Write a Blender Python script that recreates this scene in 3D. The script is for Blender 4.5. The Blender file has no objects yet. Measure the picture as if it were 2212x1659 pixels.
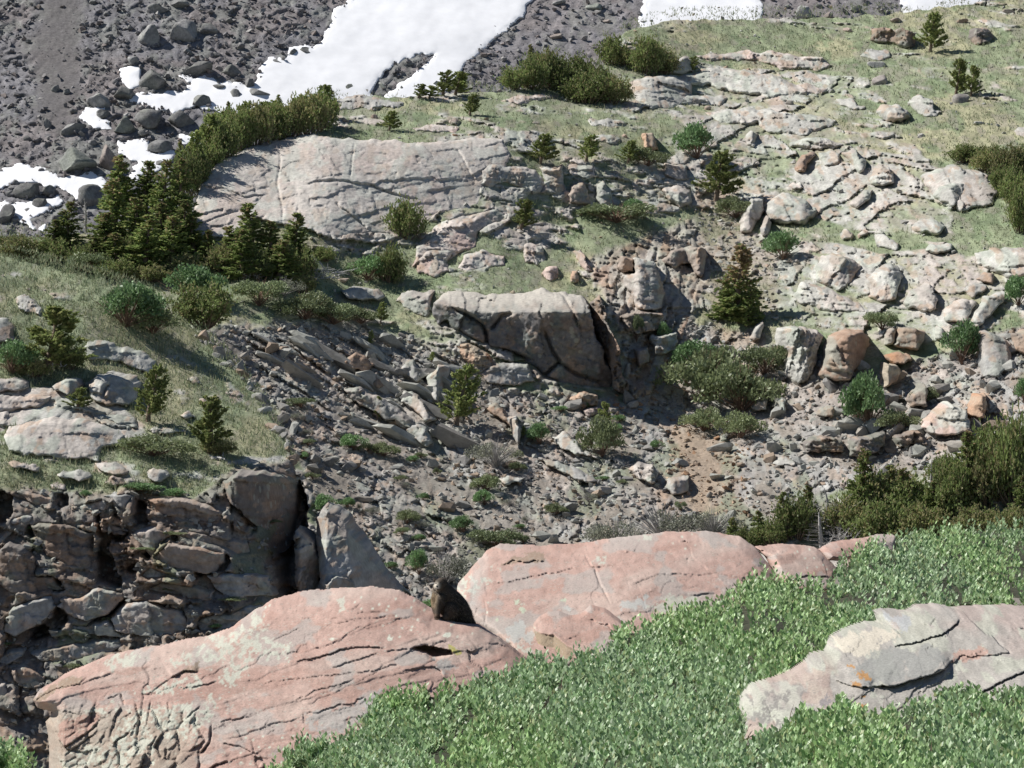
import bpy, bmesh, math, random
import numpy as np
from mathutils import Vector, Matrix
rad = math.radians
random.seed(7)
RNG = np.random.default_rng(7)

# ------------------------------------------------------------------ camera, sky, sun, exposure
SC = bpy.context.scene
COL = SC.collection
cam_data = bpy.data.cameras.new("camera")
cam_data.angle = rad(12.0)
cam_data.clip_start = 0.5
cam_data.clip_end = 3000.0
CAM = bpy.data.objects.new("camera", cam_data)
CAM.location = (0, 0, 0)
CAM.rotation_euler = (rad(90), 0, 0)
COL.objects.link(CAM)
SC.camera = CAM

TO_SUN = Vector((-0.86, 0.26, 0.98)).normalized()
world = bpy.data.worlds.new("World")
SC.world = world
world.use_nodes = True
wn = world.node_tree
wn.nodes.clear()
w_out = wn.nodes.new("ShaderNodeOutputWorld")
w_bg = wn.nodes.new("ShaderNodeBackground")
w_sky = wn.nodes.new("ShaderNodeTexSky")
w_sky.sky_type = 'NISHITA'
w_sky.sun_disc = False
w_sky.sun_elevation = math.asin(TO_SUN.z)
w_sky.sun_rotation = math.atan2(TO_SUN.x, TO_SUN.y)
w_sky.altitude = 3500
w_bg.inputs["Strength"].default_value = 0.058
wn.links.new(w_sky.outputs[0], w_bg.inputs[0])
wn.links.new(w_bg.outputs[0], w_out.inputs[0])

sun_data = bpy.data.lights.new("sun", 'SUN')
sun_data.energy = 5.0
sun_data.angle = rad(0.53)
sun_data.color = (1.0, 0.965, 0.915)
SUN = bpy.data.objects.new("sun", sun_data)
SUN.rotation_euler = TO_SUN.to_track_quat('Z', 'Y').to_euler()
SUN.location = (-60, 60, 90)
COL.objects.link(SUN)

SC.view_settings.view_transform = 'Standard'
SC.view_settings.look = 'None'
SC.view_settings.exposure = 0.30
SC.view_settings.gamma = 1.0
SC.view_settings.use_curve_mapping = False
SC.render.engine = 'CYCLES'
SC.cycles.max_bounces = 5
SC.cycles.diffuse_bounces = 3
SC.cycles.transmission_bounces = 3
SC.cycles.transparent_max_bounces = 4

# ------------------------------------------------------------------ measured picture grid -> metres
K = 2 * math.tan(rad(6.0)) / 2212.0          # tangent per unit of the survey grid (2212 x 1659)
CU, CV = 1106.0, 829.5
def W(u, v, d):
    return np.array([(u - CU) * K * d, d, (CV - v) * K * d])
def T4(ou, ov, pts):
    return [(ou + x / 4.0, ov + y / 4.0) for x, y in pts]

# ------------------------------------------------------------------ noise toolbox (numpy)
_TAB = {}
def _table(seed):
    t = _TAB.get(seed)
    if t is None:
        t = _TAB[seed] = np.random.default_rng(seed + 1000).random(65536).astype(np.float32)
    return t
def rnd2(ix, iy, seed):
    return _table(seed)[((iy * 197 + (iy >> 8) * 31) & 255) * 256 + ((ix + iy * 53) & 255)]
def vnoise(x, y, seed=0):
    x = np.asarray(x, np.float32); y = np.asarray(y, np.float32)
    ix = np.floor(x); iy = np.floor(y)
    fx = x - ix; fy = y - iy
    fx = fx * fx * fx * (fx * (fx * 6 - 15) + 10); fy = fy * fy * fy * (fy * (fy * 6 - 15) + 10)
    ix = ix.astype(np.int32); iy = iy.astype(np.int32)
    a = rnd2(ix, iy, seed); b = rnd2(ix + 1, iy, seed); c = rnd2(ix, iy + 1, seed); d = rnd2(ix + 1, iy + 1, seed)
    return (a + (b - a) * fx + (c - a) * fy + (a - b - c + d) * fx * fy) * 2 - 1
def fbm(x, y, octv=4, seed=0, gain=0.5):
    x = np.asarray(x, np.float32); y = np.asarray(y, np.float32)
    s = np.zeros_like(x); a = 1.0; t = 0.0
    c, si = math.cos(0.6), math.sin(0.6)
    for o in range(octv):
        s = s + a * vnoise(x, y, seed + o * 17); t += a
        x, y = (x * c - y * si) * 2.03 + 13.7, (x * si + y * c) * 2.03 + 7.3
        a *= gain
    return s / t * 1.6
def voronoi(x, y, seed=0, jit=0.9):
    x = np.asarray(x, np.float32); y = np.asarray(y, np.float32)
    ix = np.floor(x).astype(np.int32); iy = np.floor(y).astype(np.int32)
    f1 = np.full(x.shape, 9e9, np.float32); f2 = np.full(x.shape, 9e9, np.float32)
    cx = np.zeros(x.shape, np.int32); cy = np.zeros(x.shape, np.int32)
    dx = np.zeros(x.shape, np.float32); dy = np.zeros(x.shape, np.float32)
    for a in (-1, 0, 1):
        for b in (-1, 0, 1):
            jx = ix + a; jy = iy + b
            px = jx + 0.5 + (rnd2(jx, jy, seed) - 0.5) * jit; py = jy + 0.5 + (rnd2(jx, jy, seed + 1) - 0.5) * jit
            ex = x - px; ey = y - py
            d = np.sqrt(ex * ex + ey * ey)
            n = d < f1
            f2 = np.where(n, f1, np.minimum(f2, d))
            f1 = np.where(n, d, f1)
            cx = np.where(n, jx, cx); cy = np.where(n, jy, cy)
            dx = np.where(n, ex, dx); dy = np.where(n, ey, dy)
    return f1, f2, cx, cy, dx, dy
def sstep(a, b, x):
    t = np.clip((x - a) / (b - a), 0, 1)
    return t * t * (3 - 2 * t)
def mix(a, b, t):
    return a + (b - a) * t
def mixc(c0, c1, t):
    return c0 + (np.asarray(c1) - c0) * t[..., None]
def poly_sdf(u, v, poly):
    """signed distance in survey units, positive inside"""
    P = np.asarray(poly, float); n = len(P)
    d = np.full(u.shape, 1e18); ins = np.zeros(u.shape, bool)
    for i in range(n):
        ax, ay = P[i]; bx, by = P[(i + 1) % n]
        ex, ey = bx - ax, by - ay
        wx = u - ax; wy = v - ay
        t = np.clip((wx * ex + wy * ey) / (ex * ex + ey * ey + 1e-9), 0, 1)
        d = np.minimum(d, (wx - ex * t) ** 2 + (wy - ey * t) ** 2)
        c = (ay > v) != (by > v)
        xi = ax + (v - ay) * (ex / (ey if abs(ey) > 1e-9 else 1e-9))
        ins ^= c & (u < xi)
    d = np.sqrt(d)
    return np.where(ins, d, -d)
def line_dist(u, v, pts):
    """distance to polyline and signed side (positive = above / left of travel in the picture)"""
    P = np.asarray(pts, float)
    d = np.full(u.shape, 1e18); s = np.zeros(u.shape); tt = np.zeros(u.shape)
    n = len(P) - 1
    for i in range(n):
        ax, ay = P[i]; bx, by = P[i + 1]
        ex, ey = bx - ax, by - ay; L = math.hypot(ex, ey) + 1e-9
        wx = u - ax; wy = v - ay
        t = np.clip((wx * ex + wy * ey) / (L * L), 0, 1)
        q = np.sqrt((wx - ex * t) ** 2 + (wy - ey * t) ** 2)
        m = q < d
        d = np.where(m, q, d)
        s = np.where(m, (wx * ey - wy * ex) / L, s)
        tt = np.where(m, (i + t) / n, tt)
    return d, s, tt
def blocks(x, z, size, aniso=1.6, ang=0.0, seed=0, lean=(0.35, -0.35), groove=0.2, warp=0.22, tilt=0.9, gw=0.06):
    """broken rock faces: every cell is its own tilted facet, lower right edges stand proud. unit amplitude"""
    c, s = math.cos(ang), math.sin(ang)
    wx = fbm(x / size * 0.7, z / size * 0.7, 3, seed + 91) * warp; wz = fbm(x / size * 0.7 + 31, z / size * 0.7, 3, seed + 57) * warp
    p = (x * c + z * s) / (size * aniso) + wx; q = (-x * s + z * c) / size + wz
    f1, f2, cx, cy, dx, dy = voronoi(p, q, seed)
    r0 = rnd2(cx, cy, seed + 5); r1 = rnd2(cx, cy, seed + 6) - 0.5; r2 = rnd2(cx, cy, seed + 7) - 0.5
    h = (r0 - 0.5) + dx * (r1 * tilt * 2 + lean[0]) + dy * (r2 * tilt * 2 + lean[1])
    e = f2 - f1
    h = h - groove * (1 - sstep(0.0, gw, e))
    return h, r0, e, rnd2(cx, cy, seed + 8)

def jblocks(x, z, size, aniso=1.8, ang=0.0, seed=0, lean=(0.3, -0.4), groove=0.2, warp=0.25, tilt=0.7, gw=0.05, skew=.4):
    """bedded rock: beds cut across by straight joints, every block with its own step and tilt"""
    x = np.asarray(x, np.float32); z = np.asarray(z, np.float32)
    c, s = math.cos(ang), math.sin(ang)
    a = x * c + z * s; b = -x * s + z * c
    q = b / size + warp * fbm(a / size * .35, b / size * .35, 3, seed + 91) + .05 * fbm(a / size * 4, b / size * 4, 2, seed + 92)
    iq = np.floor(q).astype(np.int32); fq = q - iq
    oq = .5 + .7 * (rnd2(iq, iq * 0, seed + 3) - .5); up = fq >= oq; iq = np.where(up, iq, iq - 1); eq = np.abs(fq - oq); vl = np.where(up, fq - oq, fq - oq + 1)
    p = (a + skew * b) / (size * aniso) + rnd2(iq, iq * 0 + 5, seed + 4) * 9 + warp * .6 * fbm(a / size * .4 + 9, b / size * .4, 3, seed + 57) + .04 * fbm(a / size * 4 + 3, b / size * 4, 2, seed + 58)
    ip = np.floor(p).astype(np.int32); fp = p - ip
    op = .5 + .75 * (rnd2(ip, iq, seed + 9) - .5); rt = fp >= op; ip = np.where(rt, ip, ip - 1); ep = np.abs(fp - op) * aniso; ul = np.where(rt, fp - op, fp - op + 1)
    r0 = rnd2(ip, iq, seed + 5); r1 = rnd2(ip, iq, seed + 6) - .5; r2 = rnd2(ip, iq, seed + 7) - .5
    e = np.minimum(ep, eq)
    h = (r0 - .5) + (ul - .5) * (r1 * tilt * 2 + lean[0]) + (vl - .5) * (r2 * tilt * 2 + lean[1]) - groove * (1 - sstep(0, gw, e))
    return h, r0, e, rnd2(ip, iq, seed + 8)
def terrace(x, z, spacing, amp, seed, dip=.22):
    """thin bedding steps that come and go"""
    c = (z - dip * x) / spacing + 1.1 * fbm(x * .8, z * 1.4, 4, seed) + .12 * fbm(x * 9, z * 9, 3, seed + 1)
    k = np.floor(c); f = c - k
    gate = sstep(.05, .35, vnoise(x * 1.6 + k * 7.3, k * 3.1 + z * .2, seed + 2))
    return amp * gate * (1 - f) * sstep(0, .06, f)

# ------------------------------------------------------------------ thin plate surface through surveyed points
class TPS:
    def __init__(s, pts, vals, reg=1e-4):
        s.P = np.asarray(pts, float); s.mu = s.P.mean(0); s.sc = s.P.std() + 1e-9
        Q = (s.P - s.mu) / s.sc; n = len(Q)
        r2 = ((Q[:, None] - Q[None]) ** 2).sum(-1)
        A = np.zeros((n + 3, n + 3)); A[:n, :n] = 0.5 * r2 * np.log(r2 + 1e-12) + np.eye(n) * reg
        A[:n, n] = 1; A[:n, n + 1:] = Q; A[n, :n] = 1; A[n + 1:, :n] = Q.T
        s.w = np.linalg.solve(A, np.concatenate([np.asarray(vals, float), np.zeros(3)])); s.Q = Q
    def __call__(s, x, z):
        sh = x.shape; p = (np.stack([x.ravel(), z.ravel()], -1) - s.mu) / s.sc
        o = np.empty(len(p)); n = len(s.Q)
        for i in range(0, len(p), 100000):
            q = p[i:i + 100000]
            r2 = ((q[:, None] - s.Q[None]) ** 2).sum(-1)
            o[i:i + 100000] = (0.5 * r2 * np.log(r2 + 1e-12)) @ s.w[:n] + s.w[n] + q @ s.w[n + 1:]
        return o.reshape(sh)

class Grid:
    """regular world grid over (x, z), bilinear lookup"""
    def __init__(s, x0, x1, z0, z1, step):
        s.x0, s.z0, s.step = x0, z0, step
        s.nx = int((x1 - x0) / step) + 2; s.nz = int((z1 - z0) / step) + 2
        s.X, s.Z = np.meshgrid(x0 + np.arange(s.nx) * step, z0 + np.arange(s.nz) * step)
    def look(s, F, x, z):
        a = np.clip((x - s.x0) / s.step, 0, s.nx - 1.001); b = np.clip((z - s.z0) / s.step, 0, s.nz - 1.001)
        i = a.astype(int); j = b.astype(int); a = a - i; b = b - j
        return (F[j, i] * (1 - a) + F[j, i + 1] * a) * (1 - b) + (F[j + 1, i] * (1 - a) + F[j + 1, i + 1] * a) * b

class Land:
    """a hillside given by surveyed points (u, v, distance); y is a function of x and z"""
    def __init__(s, ctrl, step=0.3, reg=1e-4):
        C = np.array([W(*c) for c in ctrl])
        t = TPS(C[:, [0, 2]], C[:, 1], reg)
        x0, x1 = C[:, 0].min(), C[:, 0].max(); z0, z1 = C[:, 2].min(), C[:, 2].max()
        s.g = Grid(x0, x1, z0, z1, step); s.YB = t(s.g.X, s.g.Z)
        s.fg = None; s.box = (x0, x1, z0, z1)
    def base(s, x, z):
        return s.g.look(s.YB, x, z)
    def uv(s, x, z, y=None):
        y = s.base(x, z) if y is None else y
        return CU + x / y / K, CV - z / y / K
    def xz(s, u, v):
        """world x, z, y of the smooth base seen at survey position"""
        u = np.asarray(u, float); v = np.asarray(v, float)
        y = np.full(np.broadcast(u, v).shape, float(np.median(s.YB)))
        for _ in range(70):
            x = (u - CU) * K * y; z = (CV - v) * K * y
            y = 0.82 * y + 0.18 * s.base(x, z)
        x = (u - CU) * K * y; z = (CV - v) * K * y
        return x, z, y
    def at(s, u, v):
        """point on the finished surface"""
        u = np.asarray(u, float); v = np.asarray(v, float)
        x, z, y = s.xz(u, v)
        if s.fg is not None:
            for _ in range(8):
                y = 0.5 * y + 0.5 * s.fg.look(s.YF, x, z)
                x = (u - CU) * K * y; z = (CV - v) * K * y
        return np.stack([x, y, z], -1)

# ------------------------------------------------------------------ meshes and objects
def mesh_np(name, V, F, mat=None, col=None, smooth=True, sharp=None):
    """V (n,3); F (m,3) or (m,4) int array"""
    me = bpy.data.meshes.new(name)
    V = np.asarray(V, np.float32); F = np.asarray(F, np.int32)
    k = F.shape[1]
    me.vertices.add(len(V)); me.vertices.foreach_set("co", V.ravel())
    me.loops.add(F.size); me.loops.foreach_set("vertex_index", F.ravel())
    me.polygons.add(len(F)); me.polygons.foreach_set("loop_start", np.arange(0, F.size, k, dtype=np.int32))
    if col is not None:
        a = me.color_attributes.new("Col", 'FLOAT_COLOR', 'POINT')
        c = np.ones((len(V), 4), np.float32); c[:, :3] = np.clip(col, 0.003, 1)
        a.data.foreach_set("color", c.ravel())
    me.update(calc_edges=True)
    me.polygons.foreach_set("use_smooth", np.full(len(F), bool(smooth)))
    if mat: me.materials.append(mat)
    return me
def add(name, me, parent=None, label=None, cat=None, group=None, kind=None, loc=None, rot=None, scale=None):
    o = bpy.data.objects.new(name, me)
    COL.objects.link(o)
    if parent: o.parent = parent
    if label: o["label"] = label
    if cat: o["category"] = cat
    if group: o["group"] = group
    if kind: o["kind"] = kind
    if loc is not None: o.location = [float(q) for q in loc]
    if rot is not None: o.rotation_euler = rot
    if scale is not None: o.scale = scale
    return o
def grid_faces(mask):
    """quads of a (nz, nx) vertex grid kept where all four corners are in mask; returns faces, used vertex ids"""
    nz, nx = mask.shape
    idx = np.arange(nz * nx).reshape(nz, nx)
    ok = mask[:-1, :-1] & mask[:-1, 1:] & mask[1:, :-1] & mask[1:, 1:]
    F = np.stack([idx[:-1, :-1][ok], idx[:-1, 1:][ok], idx[1:, 1:][ok], idx[1:, :-1][ok]], -1)
    used = np.unique(F)
    re = np.full(nz * nx, -1); re[used] = np.arange(len(used))
    return re[F], used

# ------------------------------------------------------------------ materials
def nt(name):
    m = bpy.data.materials.new(name); m.use_nodes = True
    n = m.node_tree; n.nodes.clear()
    return m, n, n.nodes, n.links
def mat_ground(name, rough=0.92, speck=0.35, fine=30.0, bump=0.35, bdist=0.03, lichen=0.0, lic_col=(0.5, 0.5, 0.4), lic_scale=6.0):
    """colour attribute x procedural grain, lichen spots and relief"""
    m, n, N, L = nt(name)
    out = N.new("ShaderNodeOutputMaterial"); p = N.new("ShaderNodeBsdfPrincipled")
    at = N.new("ShaderNodeAttribute"); at.attribute_name = "Col"
    tc = N.new("ShaderNodeTexCoord")
    n1 = N.new("ShaderNodeTexNoise"); n1.inputs["Scale"].default_value = fine; n1.inputs["Detail"].default_value = 5; n1.inputs["Roughness"].default_value = 0.7
    L.new(tc.outputs["Object"], n1.inputs["Vector"])
    mr = N.new("ShaderNodeMapRange"); mr.inputs[1].default_value = 0.25; mr.inputs[2].default_value = 0.75
    mr.inputs[3].default_value = 1 - speck; mr.inputs[4].default_value = 1 + speck
    L.new(n1.outputs["Fac"], mr.inputs[0])
    mul = N.new("ShaderNodeMix"); mul.data_type = 'RGBA'; mul.blend_type = 'MULTIPLY'; mul.inputs[0].default_value = 1
    L.new(at.outputs["Color"], mul.inputs[6]); L.new(mr.outputs[0], mul.inputs[7])
    colour = mul.outputs[2]
    if lichen > 0:
        v = N.new("ShaderNodeTexVoronoi"); v.inputs["Scale"].default_value = lic_scale
        L.new(tc.outputs["Object"], v.inputs["Vector"])
        n2 = N.new("ShaderNodeTexNoise"); n2.inputs["Scale"].default_value = lic_scale * 0.25; n2.inputs["Detail"].default_value = 3
        L.new(tc.outputs["Object"], n2.inputs["Vector"])
        ad = N.new("ShaderNodeMath"); ad.operation = 'ADD'
        L.new(v.outputs["Distance"], ad.inputs[0]); L.new(n2.outputs["Fac"], ad.inputs[1])
        r2 = N.new("ShaderNodeMapRange"); r2.inputs[1].default_value = 0.62; r2.inputs[2].default_value = 0.70
        r2.inputs[3].default_value = lichen; r2.inputs[4].default_value = 0.0
        L.new(ad.outputs[0], r2.inputs[0])
        mx = N.new("ShaderNodeMix"); mx.data_type = 'RGBA'; mx.inputs[7].default_value = (*lic_col, 1)
        L.new(r2.outputs[0], mx.inputs[0]); L.new(colour, mx.inputs[6])
        colour = mx.outputs[2]
    L.new(colour, p.inputs["Base Color"])
    p.inputs["Roughness"].default_value = rough
    p.inputs["Specular IOR Level"].default_value = 0.25
    if bump > 0:
        b = N.new("ShaderNodeBump"); b.inputs["Strength"].default_value = bump; b.inputs["Distance"].default_value = bdist
        L.new(n1.outputs["Fac"], b.inputs["Height"]); L.new(b.outputs[0], p.inputs["Normal"])
    L.new(p.outputs[0], out.inputs[0])
    return m
def mat_leaf(name, trans=0.25, rough=0.5, spec=0.4, tint=(1, 1, 1), var=0.25):
    m, n, N, L = nt(name)
    out = N.new("ShaderNodeOutputMaterial"); p = N.new("ShaderNodeBsdfPrincipled"); t = N.new("ShaderNodeBsdfTranslucent"); mx = N.new("ShaderNodeMixShader")
    at = N.new("ShaderNodeAttribute"); at.attribute_name = "Col"
    oi = N.new("ShaderNodeObjectInfo")
    mr = N.new("ShaderNodeMapRange"); mr.inputs[3].default_value = 1 - var; mr.inputs[4].default_value = 1 + var
    L.new(oi.outputs["Random"], mr.inputs[0])
    mul = N.new("ShaderNodeMix"); mul.data_type = 'RGBA'; mul.blend_type = 'MULTIPLY'; mul.inputs[0].default_value = 1
    L.new(at.outputs["Color"], mul.inputs[6]); L.new(mr.outputs[0], mul.inputs[7])
    m2 = N.new("ShaderNodeMix"); m2.data_type = 'RGBA'; m2.blend_type = 'MULTIPLY'; m2.inputs[0].default_value = 1; m2.inputs[7].default_value = (*tint, 1)
    L.new(mul.outputs[2], m2.inputs[6])
    L.new(m2.outputs[2], p.inputs["Base Color"]); L.new(m2.outputs[2], t.inputs["Color"])
    p.inputs["Roughness"].default_value = rough; p.inputs["Specular IOR Level"].default_value = spec
    mx.inputs[0].default_value = trans
    L.new(p.outputs[0], mx.inputs[1]); L.new(t.outputs[0], mx.inputs[2]); L.new(mx.outputs[0], out.inputs[0])
    return m
def mat_plain(name, col, rough=0.8, scale=8.0, var=0.3, bump=0.3, spec=0.3):
    m, n, N, L = nt(name)
    out = N.new("ShaderNodeOutputMaterial"); p = N.new("ShaderNodeBsdfPrincipled")
    tc = N.new("ShaderNodeTexCoord")
    n1 = N.new("ShaderNodeTexNoise"); n1.inputs["Scale"].default_value = scale; n1.inputs["Detail"].default_value = 6; n1.inputs["Roughness"].default_value = 0.65
    L.new(tc.outputs["Object"], n1.inputs["Vector"])
    cr = N.new("ShaderNodeValToRGB")
    cr.color_ramp.elements[0].position = 0.3; cr.color_ramp.elements[1].position = 0.7
    cr.color_ramp.elements[0].color = (*[c * (1 - var) for c in col], 1); cr.color_ramp.elements[1].color = (*[min(1, c * (1 + var)) for c in col], 1)
    L.new(n1.outputs["Fac"], cr.inputs[0]); L.new(cr.outputs[0], p.inputs["Base Color"])
    p.inputs["Roughness"].default_value = rough; p.inputs["Specular IOR Level"].default_value = spec
    if bump:
        b = N.new("ShaderNodeBump"); b.inputs["Strength"].default_value = bump; b.inputs["Distance"].default_value = 0.02
        L.new(n1.outputs["Fac"], b.inputs["Height"]); L.new(b.outputs[0], p.inputs["Normal"])
    L.new(p.outputs[0], out.inputs[0])
    return m

M_HILL = mat_ground("hillside_rock_and_turf", speck=0.38, fine=9.0, bump=0.5, bdist=0.06)
M_PALE = mat_ground("pale_lichened_rock", speck=0.30, fine=7.0, bump=0.55, bdist=0.05, lichen=0.45, lic_col=(0.42, 0.44, 0.37), lic_scale=2.6)
M_SCREE = mat_ground("dark_scree_rock", speck=0.45, fine=5.0, bump=0.6, bdist=0.08, lichen=0.25, lic_col=(0.22, 0.23, 0.20), lic_scale=2.0)
M_STONE = mat_ground("broken_stone", speck=0.35, fine=8.0, bump=0.4, bdist=0.03)
M_RED = mat_ground("red_slab_rock", speck=0.30, fine=55.0, bump=0.55, bdist=0.006, lichen=0.5, lic_col=(0.47, 0.46, 0.39), lic_scale=22.0)
M_FGREY = mat_ground("near_lichen_rock", speck=0.38, fine=55.0, bump=0.6, bdist=0.008, lichen=0.5, lic_col=(0.22, 0.21, 0.20), lic_scale=26.0)
M_SNOW = mat_plain("old_snow", (0.90, 0.905, 0.92), rough=0.6, scale=0.55, var=0.07, bump=0.3)
M_GRASS = mat_leaf("dry_turf_blades", trans=0.25, rough=0.7, spec=0.2, var=0.0)
M_NEEDLE = mat_leaf("conifer_needles", trans=0.38, rough=0.55, spec=0.35, var=0.22)
M_LEAF = mat_leaf("shrub_leaves", trans=0.28, rough=0.5, spec=0.4, var=0.2)
M_WILLOW = mat_leaf("willow_leaves", trans=0.32, rough=0.45, spec=0.4, var=0.0)
M_BARK = mat_plain("conifer_bark", (0.20, 0.15, 0.11), scale=6, var=0.35)
M_DEAD = mat_plain("weathered_grey_wood", (0.42, 0.40, 0.38), scale=9, var=0.35)
M_SILVER = mat_plain("bleached_driftwood", (0.62, 0.60, 0.58), scale=9, var=0.25)
M_TWIG = mat_plain("willow_twig", (0.23, 0.15, 0.11), scale=20, var=0.4)

# ================================================================== the lie of the land (surveyed points: u, v, metres away)
def rows(tab):
    return [(u, v, d) for v, r in tab for u, d in r]
HILL = Land(rows([
    (1420, [(-300, 158), (500, 158), (1106, 160), (1700, 160), (2500, 158)]),
    (1200, [(-300, 164), (500, 163), (900, 165), (1300, 166), (1700, 165), (2500, 162)]),
    (1000, [(-300, 170), (500, 168), (800, 172), (1100, 174), (1400, 175), (1700, 173.5), (2100, 169), (2500, 166)]),
    (860, [(500, 174), (800, 178), (1050, 180), (1250, 181), (1450, 183), (1650, 181.5), (2000, 176.5), (2500, 172)]),
    (700, [(-300, 180), (450, 178), (700, 182), (1000, 184), (1300, 185.2), (1500, 187.2), (1700, 186), (2050, 182), (2500, 178)]),
    (610, [(-300, 183), (100, 183), (450, 184), (750, 187), (1106, 188), (1350, 189.5), (1560, 191.5), (1800, 189.5), (2100, 186), (2500, 183)]),
    (500, [(-300, 187), (100, 188), (420, 188.4), (700, 189.6), (900, 192), (1200, 196), (1400, 197), (1560, 198.6), (1800, 196.5), (2100, 192), (2500, 188)]),
    (400, [(-300, 196), (420, 193), (600, 193.5), (800, 194.3), (1000, 196.2), (1250, 199.6), (1520, 203.5), (1800, 202), (2100, 198), (2500, 195)]),
    (300, [(-300, 210), (480, 198), (700, 198), (900, 199.5), (1080, 201.3), (1300, 205.5), (1520, 209.5), (1800, 209), (2100, 206), (2500, 203)]),
    (210, [(-300, 222), (500, 212), (740, 210), (1000, 212), (1250, 216), (1520, 220), (1800, 219), (2100, 216), (2500, 212)]),
    (110, [(-300, 232), (740, 222), (1100, 223), (1350, 225), (1600, 229), (1900, 228), (2200, 226), (2500, 223)]),
    (20, [(-300, 240), (740, 232), (1100, 233), (1400, 234), (1700, 237), (2000, 236), (2500, 233)]),
    (-90, [(-300, 250), (740, 243), (1400, 245), (2000, 246), (2500, 244)])]))
SPUR = Land(rows([
    (500, [(-300, 172), (100, 172), (400, 172), (800, 172)]),
    (560, [(-300, 160), (0, 161), (200, 164), (420, 168), (800, 171)]),
    (650, [(-300, 154), (0, 155), (250, 158), (430, 164), (800, 168)]),
    (760, [(-300, 150), (0, 150.5), (250, 153), (470, 158), (800, 164)]),
    (880, [(-300, 146), (0, 146.5), (250, 148), (520, 152), (800, 158)]),
    (980, [(-300, 142.5), (0, 142.5), (250, 143.5), (560, 146.5), (800, 152)]),
    (1040, [(-300, 140.5), (0, 140.5), (250, 141), (560, 143.5), (800, 149)]),
    (1150, [(-300, 139.4), (0, 139.4), (250, 139.8), (560, 141.8), (660, 145), (800, 147)]),
    (1300, [(-300, 138.0), (0, 138.0), (300, 138.4), (600, 140.2), (800, 145)]),
    (1450, [(-300, 136.4), (0, 136.4), (300, 136.8), (600, 138.6), (800, 143)]),
    (1700, [(-300, 133.5), (0, 133.5), (300, 134), (800, 140)])]))
SCREE = Land(rows([
    (700, [(-300, 316), (800, 318), (1700, 322), (2500, 324)]),
    (500, [(-300, 331), (800, 332), (1700, 335), (2500, 337)]),
    (250, [(-300, 346), (350, 344), (800, 346), (1700, 349), (2500, 350)]),
    (0, [(-300, 359), (350, 358), (800, 360), (1700, 363), (2500, 364)]),
    (-150, [(-300, 368), (800, 369), (1700, 372), (2500, 373)])]), step=1.0)
SLAB_L = Land(rows([
    (1240, [(-60, 47.6), (500, 47.5), (760, 47.3), (1000, 47.1), (1250, 47.2)]),
    (1300, [(-60, 46.6), (500, 46.6), (760, 46.2), (1000, 46.25), (1250, 46.5)]),
    (1400, [(-60, 45.5), (120, 45.4), (400, 45.4), (760, 45.1), (1000, 45.3), (1250, 45.6)]),
    (1500, [(-60, 44.7), (120, 44.6), (400, 44.4), (760, 44.2), (1000, 44.5), (1250, 44.8)]),
    (1600, [(-60, 44.3), (120, 44.1), (400, 43.8), (760, 43.5), (1000, 43.8), (1250, 44.1)]),
    (1760, [(-60, 43.6), (400, 43.0), (760, 42.8), (1250, 43.3)])]), step=0.05)
SLAB_R = Land(rows([
    (1100, [(900, 54), (1300, 53.4), (1600, 53.6), (2000, 56)]),
    (1180, [(900, 51.5), (1100, 51.2), (1350, 51.0), (1600, 51.5), (1800, 52.6), (2000, 54.4)]),
    (1260, [(900, 49.5), (1100, 49.2), (1350, 49.1), (1600, 49.8), (1800, 51.0), (2000, 53)]),
    (1350, [(900, 47.6), (1100, 47.5), (1350, 47.6), (1600, 48.4), (2000, 51)]),
    (1480, [(900, 46.0), (1100, 45.9), (1350, 46.0), (1600, 46.8), (2000, 49)])]), step=0.05)
GREY = Land(rows([
    (1280, [(1500, 40.6), (1800, 40.3), (2212, 40.0), (2500, 40.2)]),
    (1360, [(1500, 39.0), (1800, 38.7), (2212, 38.4), (2500, 38.4)]),
    (1460, [(1500, 37.6), (1800, 37.1), (2212, 36.8), (2500, 36.8)]),
    (1560, [(1500, 36.6), (1800, 36.0), (2212, 35.7), (2500, 35.7)]),
    (1720, [(1500, 35.4), (1800, 34.9), (2212, 34.6), (2500, 34.6)])]), step=0.05)
THICKET = Land(rows([
    (1090, [(400, 58), (1106, 57), (1700, 57), (2212, 60), (2600, 61)]),
    (1180, [(400, 52), (1106, 51.5), (1880, 52.5), (2212, 54), (2600, 55)]),
    (1300, [(400, 47.5), (1106, 46.6), (1500, 46.3), (1800, 46.2), (2212, 45.5), (2600, 46)]),
    (1400, [(400, 45), (1106, 44.4), (1500, 43.0), (1800, 41.6), (2212, 41.0), (2600, 41)]),
    (1500, [(400, 43.6), (800, 42.7), (1106, 42.0), (1500, 39.2), (1800, 36.4), (2212, 35.6), (2600, 35)]),
    (1600, [(400, 42.6), (700, 42.0), (1106, 39.0), (1500, 35.6), (1800, 33.4), (2212, 32.6), (2600, 32)]),
    (1760, [(400, 40.5), (700, 39.5), (1106, 35.0), (1500, 31.8), (1800, 30.0), (2212, 29.2), (2600, 29)])]), step=0.1)

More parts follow.
